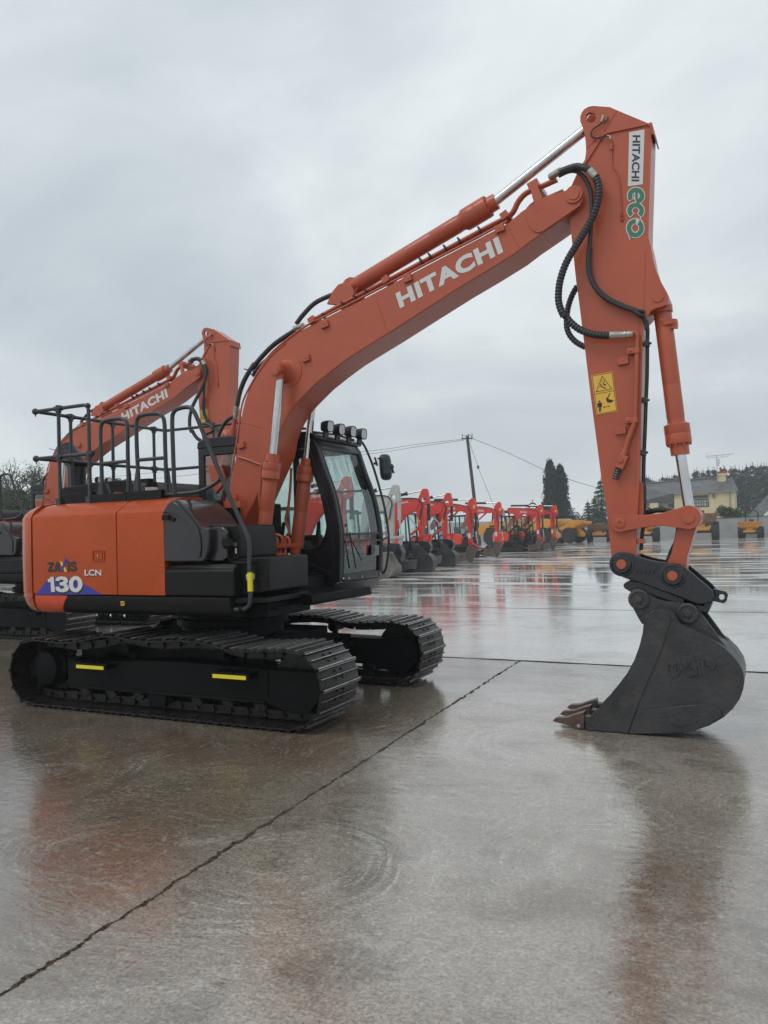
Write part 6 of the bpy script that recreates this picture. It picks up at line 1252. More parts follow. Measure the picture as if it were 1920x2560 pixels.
# ------------------------------------------------------------------ dumpers
def wheel(mb, mh, c, r_, w_, n=28):
    c = Vector(c); mb.rev(c-Vector((0, w_/2, 0)), (0, 1, 0), [(0.02, r_*0.55), (0.0, r_*0.72), (0.02, r_*0.93), (0.06, r_*0.985), (w_-0.06, r_*0.985), (w_-0.02, r_*0.93), (w_, r_*0.72), (w_-0.02, r_*0.55)], n)
    for k in range(16):
        a = 2*math.pi*k/16
        for s_ in (-1, 1):
            a2 = a+(0.1 if s_ > 0 else -0.05); u = Vector((math.cos(a2), 0, math.sin(a2))); t = Vector((-u.z, 0, u.x)); mb.obox(c+u*r_*0.985+Vector((0, s_*w_*0.24, 0)), u*0.022, Vector((0, w_*0.24, 0))+t*0.05*s_, t*0.03)
    mh.rev(c-Vector((0, w_/2-0.04, 0)), (0, 1, 0), [(0, r_*0.2), (0.0, r_*0.5), (w_-0.08, r_*0.5), (w_-0.08, r_*0.2)], 20)
def dumper(label, loc, yaw, sc=1.0, skip_m=None, hoop=True, load=True, group='yellow site dumpers'):
    r = root('site_dumper', label, 'dumper', loc, yaw, group)       # x forward = towards the skip lip
    S = sc; R_ = 0.60*S; skip_m = skip_m or DUMPY
    for x, y in ((0.85, -0.92), (0.85, 0.92), (-1.15, -0.92), (-1.15, 0.92)):
        m, h = MB(), MB(); wheel(m, h, (x*S, y*S, R_), R_, 0.46*S); o = m.build('wheel', RUBBER, r); h.build('rim', DUMPY, o)
    m = MB(); m.box(-1.7*S, 1.25*S, -0.36*S, 0.36*S, 0.62*S, 0.92*S); m.box(0.7*S, 1.0*S, -0.7*S, 0.7*S, 0.45*S, 0.72*S); m.box(-1.3*S, -1.0*S, -0.7*S, 0.7*S, 0.45*S, 0.72*S); m.build('chassis', DARKM, r, bevel=0.02)
    m = MB(); m.box(1.22*S, 1.34*S, -0.62*S, 0.62*S, 0.62*S, 0.86*S); m.box(1.0*S, 1.26*S, -0.34*S, 0.34*S, 0.84*S, 1.30*S); m.build('front_bumper', DUMPY, r, bevel=0.02)
    m = MB()
    for y in (-0.5, 0.5): m.cyl((1.33*S, y*S, 0.74*S), (1.36*S, y*S, 0.74*S), 0.055*S, n=14)
    m.build('bumper_light', AMBER, r)
    # skip: open tapering tub
    def ringz(z, x0, x1, y0): return [Vector((x0*S, -y0*S, z*S)), Vector((x1*S, -y0*S, z*S)), Vector((x1*S, y0*S, z*S)), Vector((x0*S, y0*S, z*S))]
    o_ = [ringz(0.98, 0.05, 1.15, 0.78), ringz(1.20, -0.10, 1.45, 0.98), ringz(1.70, -0.25, 1.72, 1.10), ringz(1.76, -0.25, 1.74, 1.13)]; i_ = [ringz(1.76, -0.20, 1.68, 1.07), ringz(1.25, -0.05, 1.38, 0.93), ringz(1.05, 0.10, 1.10, 0.72)]
    m = MB(); m.grid(o_+i_, True); m.add(o_[0], [(3, 2, 1, 0)]); m.add(i_[-1], [(0, 1, 2, 3)])
    for y in (-0.5, 0.5): m.prism([(1.40*S, 1.02*S), (1.50*S, 1.24*S), (1.76*S, 1.68*S), (1.70*S, 1.68*S), (1.35*S, 1.10*S)], y*S-0.04, y*S+0.04)
    m.build('skip', skip_m, r, smooth=0, bevel=0.015)
    if load:
        m = MB(); rows = []
        for i in range(9): rows.append([Vector(((-0.18+1.84*i/8)*S, (-1.04+2.08*j/8)*S, (1.62+0.16*math.sin(math.pi*i/8)*math.sin(math.pi*j/8)+0.06*noise.noise(Vector((i*1.1, j*1.1, sc))))*S)) for j in range(9)])
        m.grid(rows); m.build('muddy_load', BLADEM, r)
    m = MB(); m.prism([(-0.3*S, 0.9*S), (-0.35*S, 1.35*S), (-0.9*S, 1.45*S), (-1.75*S, 1.35*S), (-1.85*S, 0.9*S)], -0.55*S, 0.55*S); m.build('engine_cover', DUMPY, r, bevel=0.05, seg=3)
    m = MB(); m.prism([(-0.95*S, 1.42*S), (-0.55*S, 1.42*S), (-0.55*S, 1.52*S), (-0.82*S, 1.55*S), (-0.92*S, 2.0*S), (-1.0*S, 2.0*S)], -0.24*S, 0.24*S); m.tube([Vector((-0.45*S, 0, 1.4*S)), Vector((-0.55*S, 0, 1.85*S))], 0.03, 8, 1); m.tube([Vector((-0.55*S+0.17*S*math.cos(a)*0.3, 0.17*S*math.sin(a), 1.86*S+0.05*S*math.cos(a))) for a in [2*math.pi*k/12 for k in range(12)]], 0.02, 6, 1, closed=True); m.build('driver_seat', DARKM, r, bevel=0.02)
    if hoop:
        m = MB(); m.tube([Vector((-1.25*S, -0.62*S, 1.3*S)), Vector((-1.25*S, -0.62*S, 2.3*S)), Vector((-1.25*S, -0.56*S, 2.75*S)), Vector((-1.25*S, -0.36*S, 2.95*S)), Vector((-1.25*S, 0, 3.0*S)), Vector((-1.25*S, 0.36*S, 2.95*S)), Vector((-1.25*S, 0.56*S, 2.75*S)), Vector((-1.25*S, 0.62*S, 2.3*S)), Vector((-1.25*S, 0.62*S, 1.3*S))], 0.055*S, 10, 3); hp_ = m.build('roll_bar', DARKM, r)
        m = MB(); m.cyl((-1.25*S, 0.0, 3.0*S), (-1.25*S, 0, 3.16*S), 0.03, n=8); m.ball((-1.25*S, 0, 3.2*S), 0.075); m.build('beacon', AMBER, hp_)
    return r
def face(T, a, b, c, d):      # mid ground point of two wheel feet
    p, q = atz(T, a, b, 0), atz(T, c, d, 0); return (p+q)/2
p = face('R1', 215, 812, 372, 812); dumper('yellow dumper with brown loaded skip and black roll bar, left of the big upright arm', (p.x+0.1, p.y+1.0, 0), R(-82), 1.0, RUSTY)
p = face('R1', 740, 808, 600, 808); dumper('yellow dumper mostly hidden behind the big upright arm', (p.x, p.y+1.0, 0), R(-88), 1.05)
p = atz('R1', 1243, 793, 0); dumper('large dumper with rusty steel skip in front of the yellow house', (p.x-1.35, p.y+1.2, 0), R(-88), 1.38, RUSTY, hoop=False)
p = face('R1', 1462, 783, 1585, 783); dumper('small yellow dumper standing alone by the wall at the far right', (p.x, p.y+1.0, 0), R(-95), 0.88)
# two large dumpers seen from the side
def big_dumper(label, loc, yaw, S=1.0):
    r = root('dump_truck', label, 'dump truck', loc, yaw, 'large yellow dump trucks')
    Rr = 0.80*S
    for x in (1.9, -0.1):
        for y in (-1.05, 1.05):
            m, h = MB(), MB(); wheel(m, h, (x*S, y*S, Rr), Rr, 0.55*S); o = m.build('wheel', RUBBER, r); h.build('rim', DUMPY, o)
    for y in (-1.05, 1.05):
        m, h = MB(), MB(); wheel(m, h, (-3.0*S, y*S, Rr), Rr, 0.55*S); o = m.build('wheel', RUBBER, r); h.build('rim', DUMPY, o)
    m = MB(); m.box(-4.1*S, 2.7*S, -0.4*S, 0.4*S, 0.75*S, 1.15*S); m.prism([(2.3*S, 0.7*S), (2.9*S, 0.6*S), (2.95*S, 0.9*S), (2.4*S, 1.5*S)], -0.5*S, 0.5*S); m.build('chassis', DUMPY, r, bevel=0.03)
    sk = [(-1.3, 1.35), (0.6, 1.05), (2.0, 1.35), (3.3, 1.95), (3.35, 2.1), (2.2, 2.25), (0.0, 2.45), (-1.5, 2.5)]
    m = MB()
    for y in (-1.25, 1.17): m.prism([(x*S, z*S) for x, z in sk], y*S, (y+0.08)*S)
    m.poly([(x*S, -1.17*S, z*S) for x, z in ((-1.3, 1.35), (0.6, 1.05), (2.0, 1.35), (3.3, 1.95), (3.3, 1.88), (2.0, 1.25), (0.6, 0.97), (-1.3, 1.27))], (0, 2.34*S, 0)); m.box(-1.5*S, -1.4*S, -1.17*S, 1.17*S, 1.3*S, 2.5*S)
    m.prism([(-1.4*S, 1.55*S), (0.6*S, 1.25*S), (2.0*S, 1.5*S), (2.0*S, 1.6*S), (0.6*S, 1.37*S), (-1.4*S, 1.67*S)], -1.30*S, -1.252*S); m.build('skip', DUMPY, r, bevel=0.02)
    m = MB(); rows = [[Vector(((-1.3+4.0*i/8)*S, (-1.12+2.24*j/6)*S, (2.0+0.25*math.sin(math.pi*i/8)+0.12*noise.noise(Vector((i, j, 3))))*S)) for j in range(7)] for i in range(9)]; m.grid(rows); m.build('muddy_load', BLADEM, r)
    m = MB(); m.prism([(x*S, z*S) for x, z in ((-4.3, 1.0), (-4.4, 1.5), (-4.2, 1.95), (-2.0, 2.05), (-1.8, 1.6), (-1.7, 1.1), (-2.2, 1.0), (-2.5, 1.65), (-3.5, 1.65), (-3.8, 1.0))], -1.15*S, 1.15*S); m.build('bonnet', DUMPY, r, bevel=0.04)
    m = MB(); m.box(-3.2*S, -2.4*S, -1.165*S, -1.155*S, 1.72*S, 1.88*S); m.build('name_plate', BLACKD, r)
    m = MB(); m.prism([(-3.3*S, 2.0*S), (-1.9*S, 2.0*S), (-1.95*S, 3.1*S), (-3.2*S, 3.1*S)], -0.55*S, -0.47*S, [[(-3.15*S, 2.15*S), (-2.05*S, 2.15*S), (-2.1*S, 2.95*S), (-3.05*S, 2.95*S)]]); m.prism([(-3.3*S, 2.0*S), (-1.9*S, 2.0*S), (-1.95*S, 3.1*S), (-3.2*S, 3.1*S)], 0.47*S, 0.55*S, [[(-3.15*S, 2.15*S), (-2.05*S, 2.15*S), (-2.1*S, 2.95*S), (-3.05*S, 2.95*S)]]); m.box(-3.25*S, -1.9*S, -0.6*S, 0.6*S, 3.1*S, 3.2*S); m.build('cab', DARKM, r, bevel=0.02)
    m = MB(); 
    for y in (-0.3, 0.3): m.cyl((-2.6*S, y*S, 3.2*S), (-2.6*S, y*S, 3.35*S), 0.03, n=8); m.ball((-2.6*S, y*S, 3.38*S), 0.07*S)
    m.build('beacon', AMBER, r)
    m = MB(); m.obox((-1.7*S, -1.35*S, 2.95*S), (0.05, 0, 0), (0, 0.16, 0), (0, 0, 0.26)); m.tube([Vector((-1.9*S, -0.55*S, 3.0*S)), Vector((-1.7*S, -1.3*S, 3.0*S))], 0.02, 6, 1); m.build('mirror', GREYP, r)
    return r
p = atz('N1', 850, 725, 0); big_dumper('big yellow dump truck with black name plate, behind the row of red compact excavators', (p.x-2.3, p.y+1.6, 0), R(-8), 1.0)
p = atz('N1', 1235, 690, 0); big_dumper('big yellow dump truck whose loaded skip sticks out beyond the last red excavator', (p.x-2.1, p.y+2.4, 0), R(-14), 0.95)
# roll-over hoop machine behind the row
p = at('K4', 860, 240, 62); dumper('yellow dumper with tall black hoop and amber beacon, behind the compact excavators', (p.x+1.0, 62, 0), R(170), 1.25, hoop=True)
# ------------------------------------------------------------------ yard wall, house, poles
def wall_mat():
    return mat('rendered_wall', (0.36, 0.365, 0.37), 0.75, var=0.10, vscale=0.5, dirt=(0.22, 0.23, 0.22, 0.5))
WALLM = wall_mat(); CREAM = mat('cream_render', (0.68, 0.58, 0.35), 0.8, var=0.06, vscale=0.4, dirt=(0.42, 0.34, 0.18, 0.35)); WHITER = mat('white_render', (0.72, 0.72, 0.70), 0.8, var=0.04, vscale=0.5)
COPING = mat('coping', (0.10, 0.105, 0.105), 0.7, var=0.2)
def slate_mat():
    m = bpy.data.materials.new('wet_slate'); m.use_nodes = True; t = m.node_tree; b = t.nodes['Principled BSDF']; g = t.nodes.new('ShaderNodeTexCoord')
    br = t.nodes.new('ShaderNodeTexBrick'); br.inputs['Scale'].default_value = 1.0; br.inputs['Brick Width'].default_value = 0.55; br.inputs['Row Height'].default_value = 0.28; br.inputs['Mortar Size'].default_value = 0.012
    br.inputs['Color1'].default_value = (0.075, 0.078, 0.085, 1); br.inputs['Color2'].default_value = (0.13, 0.13, 0.135, 1); br.inputs['Mortar'].default_value = (0.03, 0.03, 0.032, 1)
    mp = t.nodes.new('ShaderNodeMapping'); mp.inputs['Rotation'].default_value = (R(90), 0, 0); t.links.new(g.outputs['Object'], mp.inputs[0]); t.links.new(mp.outputs[0], br.inputs['Vector'])
    n = t.nodes.new('ShaderNodeTexNoise'); n.inputs['Scale'].default_value = 1.2; n.inputs['Detail'].default_value = 6; t.links.new(g.outputs['Object'], n.inputs['Vector'])
    mx = t.nodes.new('ShaderNodeMix'); mx.data_type = 'RGBA'; mx.blend_type = 'MULTIPLY'; mx.inputs[0].default_value = 0.6; t.links.new(br.outputs[0], mx.inputs[6]); t.links.new(n.outputs[1], mx.inputs[7])
    x2 = t.nodes.new('ShaderNodeMix'); x2.data_type = 'RGBA'; mr = t.nodes.new('ShaderNodeMapRange'); mr.inputs[1].default_value = 0.55; mr.inputs[2].default_value = 0.7; mr.inputs[4].default_value = 0.5; t.links.new(n.outputs[0], mr.inputs[0]); t.links.new(mr.outputs[0], x2.inputs[0]); t.links.new(br.outputs[0], x2.inputs[6]); x2.inputs[7].default_value = (0.17, 0.165, 0.155, 1)
    t.links.new(x2.outputs[2], b.inputs['Base Color']); b.inputs['Roughness'].default_value = 0.38; return m
SLATE = slate_mat()
YW_ = 77.3
def wtop(a, b): return at('R1', a, b, YW_)
lx = at('R2', 862, 700, YW_).x
m = MB(); a0, a1, a2 = wtop(150, 692), wtop(850, 655), wtop(1280, 628)
m.poly([(a0.x, YW_, 0), (60, YW_, 0), (60, YW_, 3.2), (a2.x, YW_, a2.z), (a1.x, YW_, a1.z), (a0.x, YW_, a0.z)], (0, 0.22, 0)); wl_ = m.build('yard_wall', WALLM); tag(wl_, 'long grey rendered wall closing the far side of the yard', 'wall')
m = MB()
for A_, B_ in (((a0.x, a0.z), (a1.x, a1.z)), ((a1.x, a1.z), (a2.x, a2.z)), ((a2.x, a2.z), (60, 3.2))): m.poly([(A_[0], YW_-0.03, A_[1]), (B_[0], YW_-0.03, B_[1]), (B_[0], YW_-0.03, B_[1]+0.09), (A_[0], YW_-0.03, A_[1]+0.09)], (0, 0.28, 0))
m.build('coping', COPING, wl_)
m = MB(); b0 = at('R2', 800, 780, 74.5); m.poly([(b0.x-16, 76.5, 0), (a0.x-0.2, 76.2, 0), (a0.x-0.2, 76.2, 2.15), (b0.x-0.8, 76.4, 2.4), (b0.x-16, 76.5, 2.4)], (0, 0.22, 0)); w2 = m.build('side_wall', WALLM); tag(w2, 'lighter grey wall section behind the dump trucks', 'wall')
# house
YHs = 98.0
def hp(a, b, Y=YHs): return at('H1', a, b, Y)
H = root('house', 'yellow two storey house with slate roof, chimney and aerial, behind the yard wall', 'house', (hp(450, 800).x, YHs, 0))
ox = H.location
def hb(name, mb, mt, **k):
    mb.v = [v_-Vector((ox.x, ox.y, 0)) for v_ in mb.v]; return mb.build(name, mt, H if 'par' not in k else k.pop('par'), **k)
eL, eR = hp(440, 600), hp(1222, 545); ze = hp(700, 570).z; zr = hp(700, 425, YHs+3.4).z
xL, xR = eL.x, eR.x; xrr = hp(1165, 520).x; xfar = hp(-210, 500).x
m = MB(); m.box(xL, xR, YHs, YHs+6.8, 0, ze+0.0); gw = hb('wall', m, CREAM, bevel=0.0)
m = MB(); m.box(xfar, xL-0.004, YHs+1.0, YHs+6.8, 0, hp(200, 720).z); hb('wall', m, CREAM)
rz0 = ze-0.05
m = MB(); ro_ = YHs-0.35; rid = YHs+3.4
A_ = [Vector((xfar, ro_+0.6, hp(200, 715).z-0.1)), Vector((hp(445, 600).x-0.1, ro_+0.6, hp(440, 700).z-0.1)), Vector((hp(445, 600).x-0.1, ro_, rz0)), Vector((xR+0.35, ro_, rz0+0.05)), Vector((xrr+0.1, rid, zr+0.25)), Vector((xfar, rid, zr-0.15))]
m.add(A_+[v_-Vector((0, 0, 0.16)) for v_ in A_], [(0, 1, 2, 5), (2, 3, 4, 5), (11, 8, 7, 6), (11, 10, 9, 8), (0, 6, 7, 1), (1, 7, 8, 2), (2, 8, 9, 3), (3, 9, 10, 4)])
B_ = [Vector((xfar, rid, zr-0.15)), Vector((xrr+0.1, rid, zr+0.25)), Vector((xR+0.35, YHs+7.1, rz0)), Vector((xfar, YHs+7.1, rz0))]; m.add(B_, [(0, 1, 2, 3)]); m.add([A_[3], B_[2], B_[1]], [(0, 1, 2)])
roof = hb('roof', m, SLATE, smooth=0)
m = MB(); m.tube([Vector((xfar, rid, zr-0.1)), Vector((xrr+0.1, rid, zr+0.3))], 0.12, 8, 1); hb('ridge_tiles', m, mat('ridge_tile', (0.10, 0.10, 0.10), 0.6, var=0.4, vscale=2), par=roof)
c0, c1 = hp(1012, 460, YHs+2.6), hp(1112, 330, YHs+2.6)
m = MB(); m.box(c0.x, c1.x, YHs+2.2, YHs+3.2, c0.z-0.8, c1.z); m.box(c0.x-0.08, c1.x+0.08, YHs+2.12, YHs+3.28, c1.z-0.25, c1.z-0.02+0.05); ch = hb('chimney', m, CREAM)
m = MB()
for i in range(3): m.cyl((c0.x+0.35+i*0.55, YHs+2.7, c1.z), (c0.x+0.35+i*0.55, YHs+2.7, c1.z+(0.8 if i == 0 else 0.55)), 0.17, 0.13, n=12)
m.box(c0.x+0.02, c1.x-0.02, YHs+2.3, YHs+3.1, c1.z+0.03, c1.z+0.25); hb('chimney_pot', m, mat('terracotta', (0.27, 0.07, 0.045), 0.7, var=0.2), par=ch)
m = MB(); q0 = hp(1003, 440, YHs+2.0); q1 = hp(993, 100, YHs+2.0); m.cyl(q0, q1, 0.045, n=8)
q2, q3 = hp(862, 108, YHs+2.0), hp(1215, 76, YHs+2.0); m.cyl(q2, q3, 0.03, n=6); m.cyl(hp(895, 130, YHs+2.0), hp(1145, 108, YHs+2.0), 0.022, n=6)
for k in range(9):
    c = q2.lerp(q3, k/8); m.cyl(c-Vector((0, 0.5, 0)), c+Vector((0, 0.5, 0)), 0.015, n=5)
m.tube([hp(880, 62, YHs+2.0), hp(858, 95, YHs+2.0), hp(862, 125, YHs+2.0), hp(900, 155, YHs+2.0)], 0.02, 6, 3)
for a in (895, 965, 1070, 1145): m.cyl(hp(a, 128-(a-895)*0.08, YHs+2.0), hp(a, 100-(a-895)*0.05, YHs+2.0), 0.018, n=5)
for k in range(5): c = hp(1018, 150+k*18, YHs+2.0); m.obox(c, (0.12, 0, 0), (0, 0.02, 0), (0, 0, 0.05))
hb('tv_aerial', m, STEEL, par=roof)
m = MB(); a, b = hp(130, 800, YHs+0.3), hp(236, 680, YHs+0.3); m.box(a.x, b.x, YHs+0.2, YHs+1.2, 0, b.z); p_ = hb('porch_chimney', m, CREAM); m = MB(); m.box(a.x-0.03, b.x+0.03, YHs+0.15, YHs+1.25, b.z, b.z+0.16); m.cyl(((a.x+b.x)/2, YHs+0.7, b.z+0.1), ((a.x+b.x)/2, YHs+0.7, b.z+0.65), 0.16, n=12); hb('pot', m, bpy.data.materials['terracotta'], par=p_)
def window(a0, b0, a1, b1, Y, bars=4):
    p0, p1 = hp(a0, b1, Y), hp(a1, b0, Y); m = MB(); x0, x1, z0, z1 = p0.x, p1.x, p0.z, p1.z
    fr_ = [(x0, z0), (x1, z0), (x1, z1), (x0, z1)]; ii = [(x0+0.12, z0+0.12), (x1-0.12, z0+0.12), (x1-0.12, z1-0.12), (x0+0.12, z1-0.12)]
    m.prism(fr_, Y-0.06, Y-0.004, [ii])
    for k in range(1, bars+1):
        x = x0+(x1-x0)*k/(bars+1); m.box(x-0.035, x+0.035, Y-0.05, Y-0.008, z0+0.1, z1-0.1)
    m.box(x0+0.1, x1-0.1, Y-0.045, Y-0.012, (z0+z1)/2-0.03, (z0+z1)/2+0.03)
    w_ = hb('window', m, DARKM); m = MB(); m.box(x0+0.1, x1-0.1, Y-0.02, Y-0.003, z0+0.1, z1-0.1); hb('pane', m, mat('curtained_glass', (0.36, 0.40, 0.36), 0.15, var=0.3, vscale=1.5) if 'curtained_glass' not in bpy.data.materials else bpy.data.materials['curtained_glass'], par=w_)
window(665, 655, 890, 768, YHs, 6); window(238, 748, 302, 800, YHs+1.0, 1)
m = MB(); a, b = hp(668, 655), hp(890, 608); m.box(a.x, b.x, YHs-0.05, YHs-0.006, a.z, b.z); hb('window_hood', m, mat('dark_board', (0.06, 0.07, 0.07), 0.6))  # dark board on the wall above the window
m = MB(); a = hp(1160, 540); m.cyl((a.x, YHs-0.07, 0), (a.x, YHs-0.07, ze-0.1), 0.06, n=8); a2_ = hp(900, 560); m.tube([Vector((a2_.x, YHs-0.1, ze-0.15)), hp(905, 590, YHs-0.1), hp(882, 620, YHs-0.1), hp(882, 700, YHs-0.1)], 0.05, 8, 1); m.box(xL, xR+0.3, ro_-0.08, ro_+0.05, rz0-0.12, rz0+0.0); hb('gutter', m, mat('gutter_grey', (0.28, 0.29, 0.27), 0.5))
m = MB(); c = hp(955, 620, YHs-0.15); m.obox(c, (0.12, 0, 0), (0, 0.1, 0), (0, 0, 0.24)); c = hp(415, 735, YHs+0.7); m.rev(c, (-0.2, -1, 0.2), [(0, 0.5), (0.05, 0.42), (0.12, 0.2), (0.13, 0.02)], 18); hb('satellite_dish', m, mat('dish_grey', (0.12, 0.12, 0.12), 0.5))
# second roof at far right
YB_ = 92.0
B2_ = root('bungalow', 'white gabled bungalow with grey slate roof cut by the right edge of the picture', 'house', (hp(1605, 870, YB_).x, YB_, 0)); ox = B2_.location
def bb(name, mb, mt, **k):
    mb.v = [v_-Vector((ox.x, ox.y, 0)) for v_ in mb.v]; return mb.build(name, mt, B2_, **k)
e0 = hp(1400, 862, YB_); e1 = hp(1600, 858, YB_); r0_ = hp(1659, 630, YB_+4)
m = MB(); m.box(e0.x+0.5, e1.x+14, YB_, YB_+9, 0, e1.z-0.1); bb('wall', m, WHITER)
m = MB(); A_ = [Vector((e0.x, YB_-0.5, e0.z-0.15)), Vector((e1.x+15, YB_-0.5, e0.z-0.15)), Vector((e1.x+15, YB_+4.5, r0_.z+1.2)), Vector((r0_.x+0.9, YB_+4.5, r0_.z+1.2))]; m.add(A_+[v_-Vector((0, 0, 0.2)) for v_ in A_], [(0, 1, 2, 3), (0, 4, 5, 1), (7, 6, 5, 4)]); m.add([A_[0], A_[3], Vector((e0.x, YB_+9.5, e0.z-0.15))], [(0, 1, 2)]); m.add([Vector((e0.x, YB_+9.5, e0.z-0.15)), A_[3], A_[2], Vector((e1.x+15, YB_+9.5, e0.z-0.15))], [(0, 1, 2, 3)]); bb('roof', m, SLATE, smooth=0)
m = MB(); g0, g1, g2 = hp(1600, 870, YB_-1.2), hp(1700, 870, YB_-1.2), hp(1675, 800, YB_-1.2); m.poly([g0-Vector((0, 0, 2.5)), g1-Vector((0, 0, 2.5)), g1, g2, g0], (0, 0.6, 0)); bb('gable', m, WHITER)
m = MB(); a, b = hp(1235, 860, 96), hp(1330, 828, 96); m.box(a.x, b.x, 95.5, 97, 0, b.z); m.box(hp(1250, 0, 96).x, hp(1268, 0, 96).x, 95.6, 95.9, b.z, hp(1258, 785, 96).z); o = m.build('lean_to', WHITER); tag(o, 'low white lean-to with a small flue between the house and the bungalow', 'outbuilding')
# telegraph pole, stay and wires
WOOD = mat('pole_timber', (0.055, 0.047, 0.042), 0.75, var=0.3, vscale=4)
YP_ = 66.0
tp_, bt_ = at('Z8', 822, 100, YP_), at('Z8', 885, 650, YP_); dirn = (bt_-tp_).normalized(); bt2 = tp_+dirn*(tp_.z/-dirn.z)
tpr = root('telegraph_pole', 'leaning timber telegraph pole rising behind the compact excavators', 'pole', (bt2.x, bt2.y, 0))
m = MB(); m.cyl(Vector((0, 0, 0)), tp_-bt2, 0.19, 0.14, n=14); m.build('mast', WOOD, tpr)
m = MB(); tl_ = tp_-bt2; m.obox(tl_+Vector((0, 0, -0.25)), (0.55, 0.1, 0.0), (0, 0.05, 0), (0, 0, 0.06))
for x in (-0.5, 0.15, 0.5): m.cyl(tl_+Vector((x, 0, -0.2)), tl_+Vector((x*1.05, 0, 0.22)), 0.045, 0.035, n=8)
m.tube([tl_+Vector((-0.5, 0, 0.2)), tl_+Vector((-0.2, 0, 0.05)), tl_+Vector((0.1, 0, 0.1)), tl_+Vector((0.5, 0, -0.1)), tl_+Vector((0.35, 0, -0.6))], 0.02, 6, 3); m.build('insulators', DARKM, tpr)
def wire(name, pts, r_, lab):
    m = MB(); m.tube(pts, r_, 5, 4); o = m.build(name, mat('cable_grey', (0.10, 0.105, 0.11), 0.6) if 'cable_grey' not in bpy.data.materials else bpy.data.materials['cable_grey']); tag(o, lab, 'cable', None)
wire('overhead_cable', [at('K7', -200, 425, YP_), at('K7', 290, 400, YP_), at('K2', 140, 510, YP_), at('K2', 700, 455, YP_), at('K1', 880, 487, YP_), at('K1', 1327, 430, YP_), at('Z8', 400, 170, YP_), at('Z8', 800, 125, YP_)], 0.022, 'upper of the two thin cables running left from the telegraph pole')
wire('overhead_cable', [at('K7', -200, 480, YP_), at('K7', 290, 462, YP_), at('K2', 560, 535, YP_), at('K2', 1250, 465, YP_), at('K1', 880, 523, YP_), at('K1', 1327, 460, YP_), at('Z8', 400, 190, YP_), at('Z8', 795, 135, YP_)], 0.022, 'lower of the two thin cables running left from the telegraph pole')
wire('overhead_cable', [at('Z8', 860, 117, YP_), at('Z8', 1150, 235, YP_), at('Z8', 1470, 383, YP_+2), at('Z8', 1659, 455, YP_+4), at('R1', 180, 348, YP_+5), at('R1', 420, 418, YP_+6)], 0.024, 'thin cable sagging down to the right from the telegraph pole')
wire('stay_wire', [at('Z8', 842, 150, YP_), at('Z8', 913, 357, YP_-1), at('Z8', 1030, 650, YP_-2), at('Z8', 1120, 900, YP_-3)], 0.020, 'steep stay wire with an insulator holding the telegraph pole')
st_ = [o for o in COL.objects if o.name.startswith('stay_wire')][0]
m = MB(); c = at('Z8', 913, 357, YP_-1); m.ball(c, 0.16, sc=(0.8, 0.8, 1.2)); m.build('insulator', mat('brown_porcelain', (0.12, 0.10, 0.09), 0.3), st_)
# ------------------------------------------------------------------ trees
def leaf_mat(name, c1, c2):
    m = bpy.data.materials.new(name); m.use_nodes = True; t = m.node_tree; b = t.nodes['Principled BSDF']; g = t.nodes.new('ShaderNodeTexCoord')
    n = t.nodes.new('ShaderNodeTexNoise'); n.inputs['Scale'].default_value = 1.3; n.inputs['Detail'].default_value = 5; t.links.new(g.outputs['Object'], n.inputs['Vector'])
    mr = t.nodes.new('ShaderNodeMapRange'); mr.inputs[1].default_value = 0.35; mr.inputs[2].default_value = 0.65; t.links.new(n.outputs[0], mr.inputs[0])
    mx = t.nodes.new('ShaderNodeMix'); mx.data_type = 'RGBA'; t.links.new(mr.outputs[0], mx.inputs[0]); mx.inputs[6].default_value = (*c1, 1); mx.inputs[7].default_value = (*c2, 1); t.links.new(mx.outputs[2], b.inputs['Base Color'])
    b.inputs['Roughness'].default_value = 0.6; b.inputs['Specular IOR Level'].default_value = 0.3; return m
LF_CY = leaf_mat('cypress_leaf', (0.012, 0.028, 0.018), (0.028, 0.055, 0.030)); LF_CO = leaf_mat('conifer_leaf', (0.040, 0.075, 0.055), (0.075, 0.12, 0.078))
LF_SH = leaf_mat('shrub_leaf', (0.035, 0.065, 0.020), (0.08, 0.13, 0.035)); LF_IV = leaf_mat('ivy_leaf', (0.030, 0.060, 0.018), (0.075, 0.115, 0.035)); LF_OL = leaf_mat('old_tree_leaf', (0.045, 0.065, 0.030), (0.09, 0.11, 0.05)); BARK = mat('bark', (0.085, 0.075, 0.062), 0.85, var=0.35, vscale=6)
rnd = random.Random(3)
def leaf(mb, c, s, up=None):
    d = Vector((rnd.uniform(-1, 1), rnd.uniform(-1, 1), rnd.uniform(-1, 1))).normalized(); e_ = d.orthogonal().normalized(); f = d.cross(e_)
    a = rnd.uniform(0, 6.28); u = e_*math.cos(a)+f*math.sin(a); w_ = d.cross(u)
    mb.add([c-u*s, c+w_*s*0.5, c+u*s, c-w_*s*0.5], [(0, 1, 2, 3)])
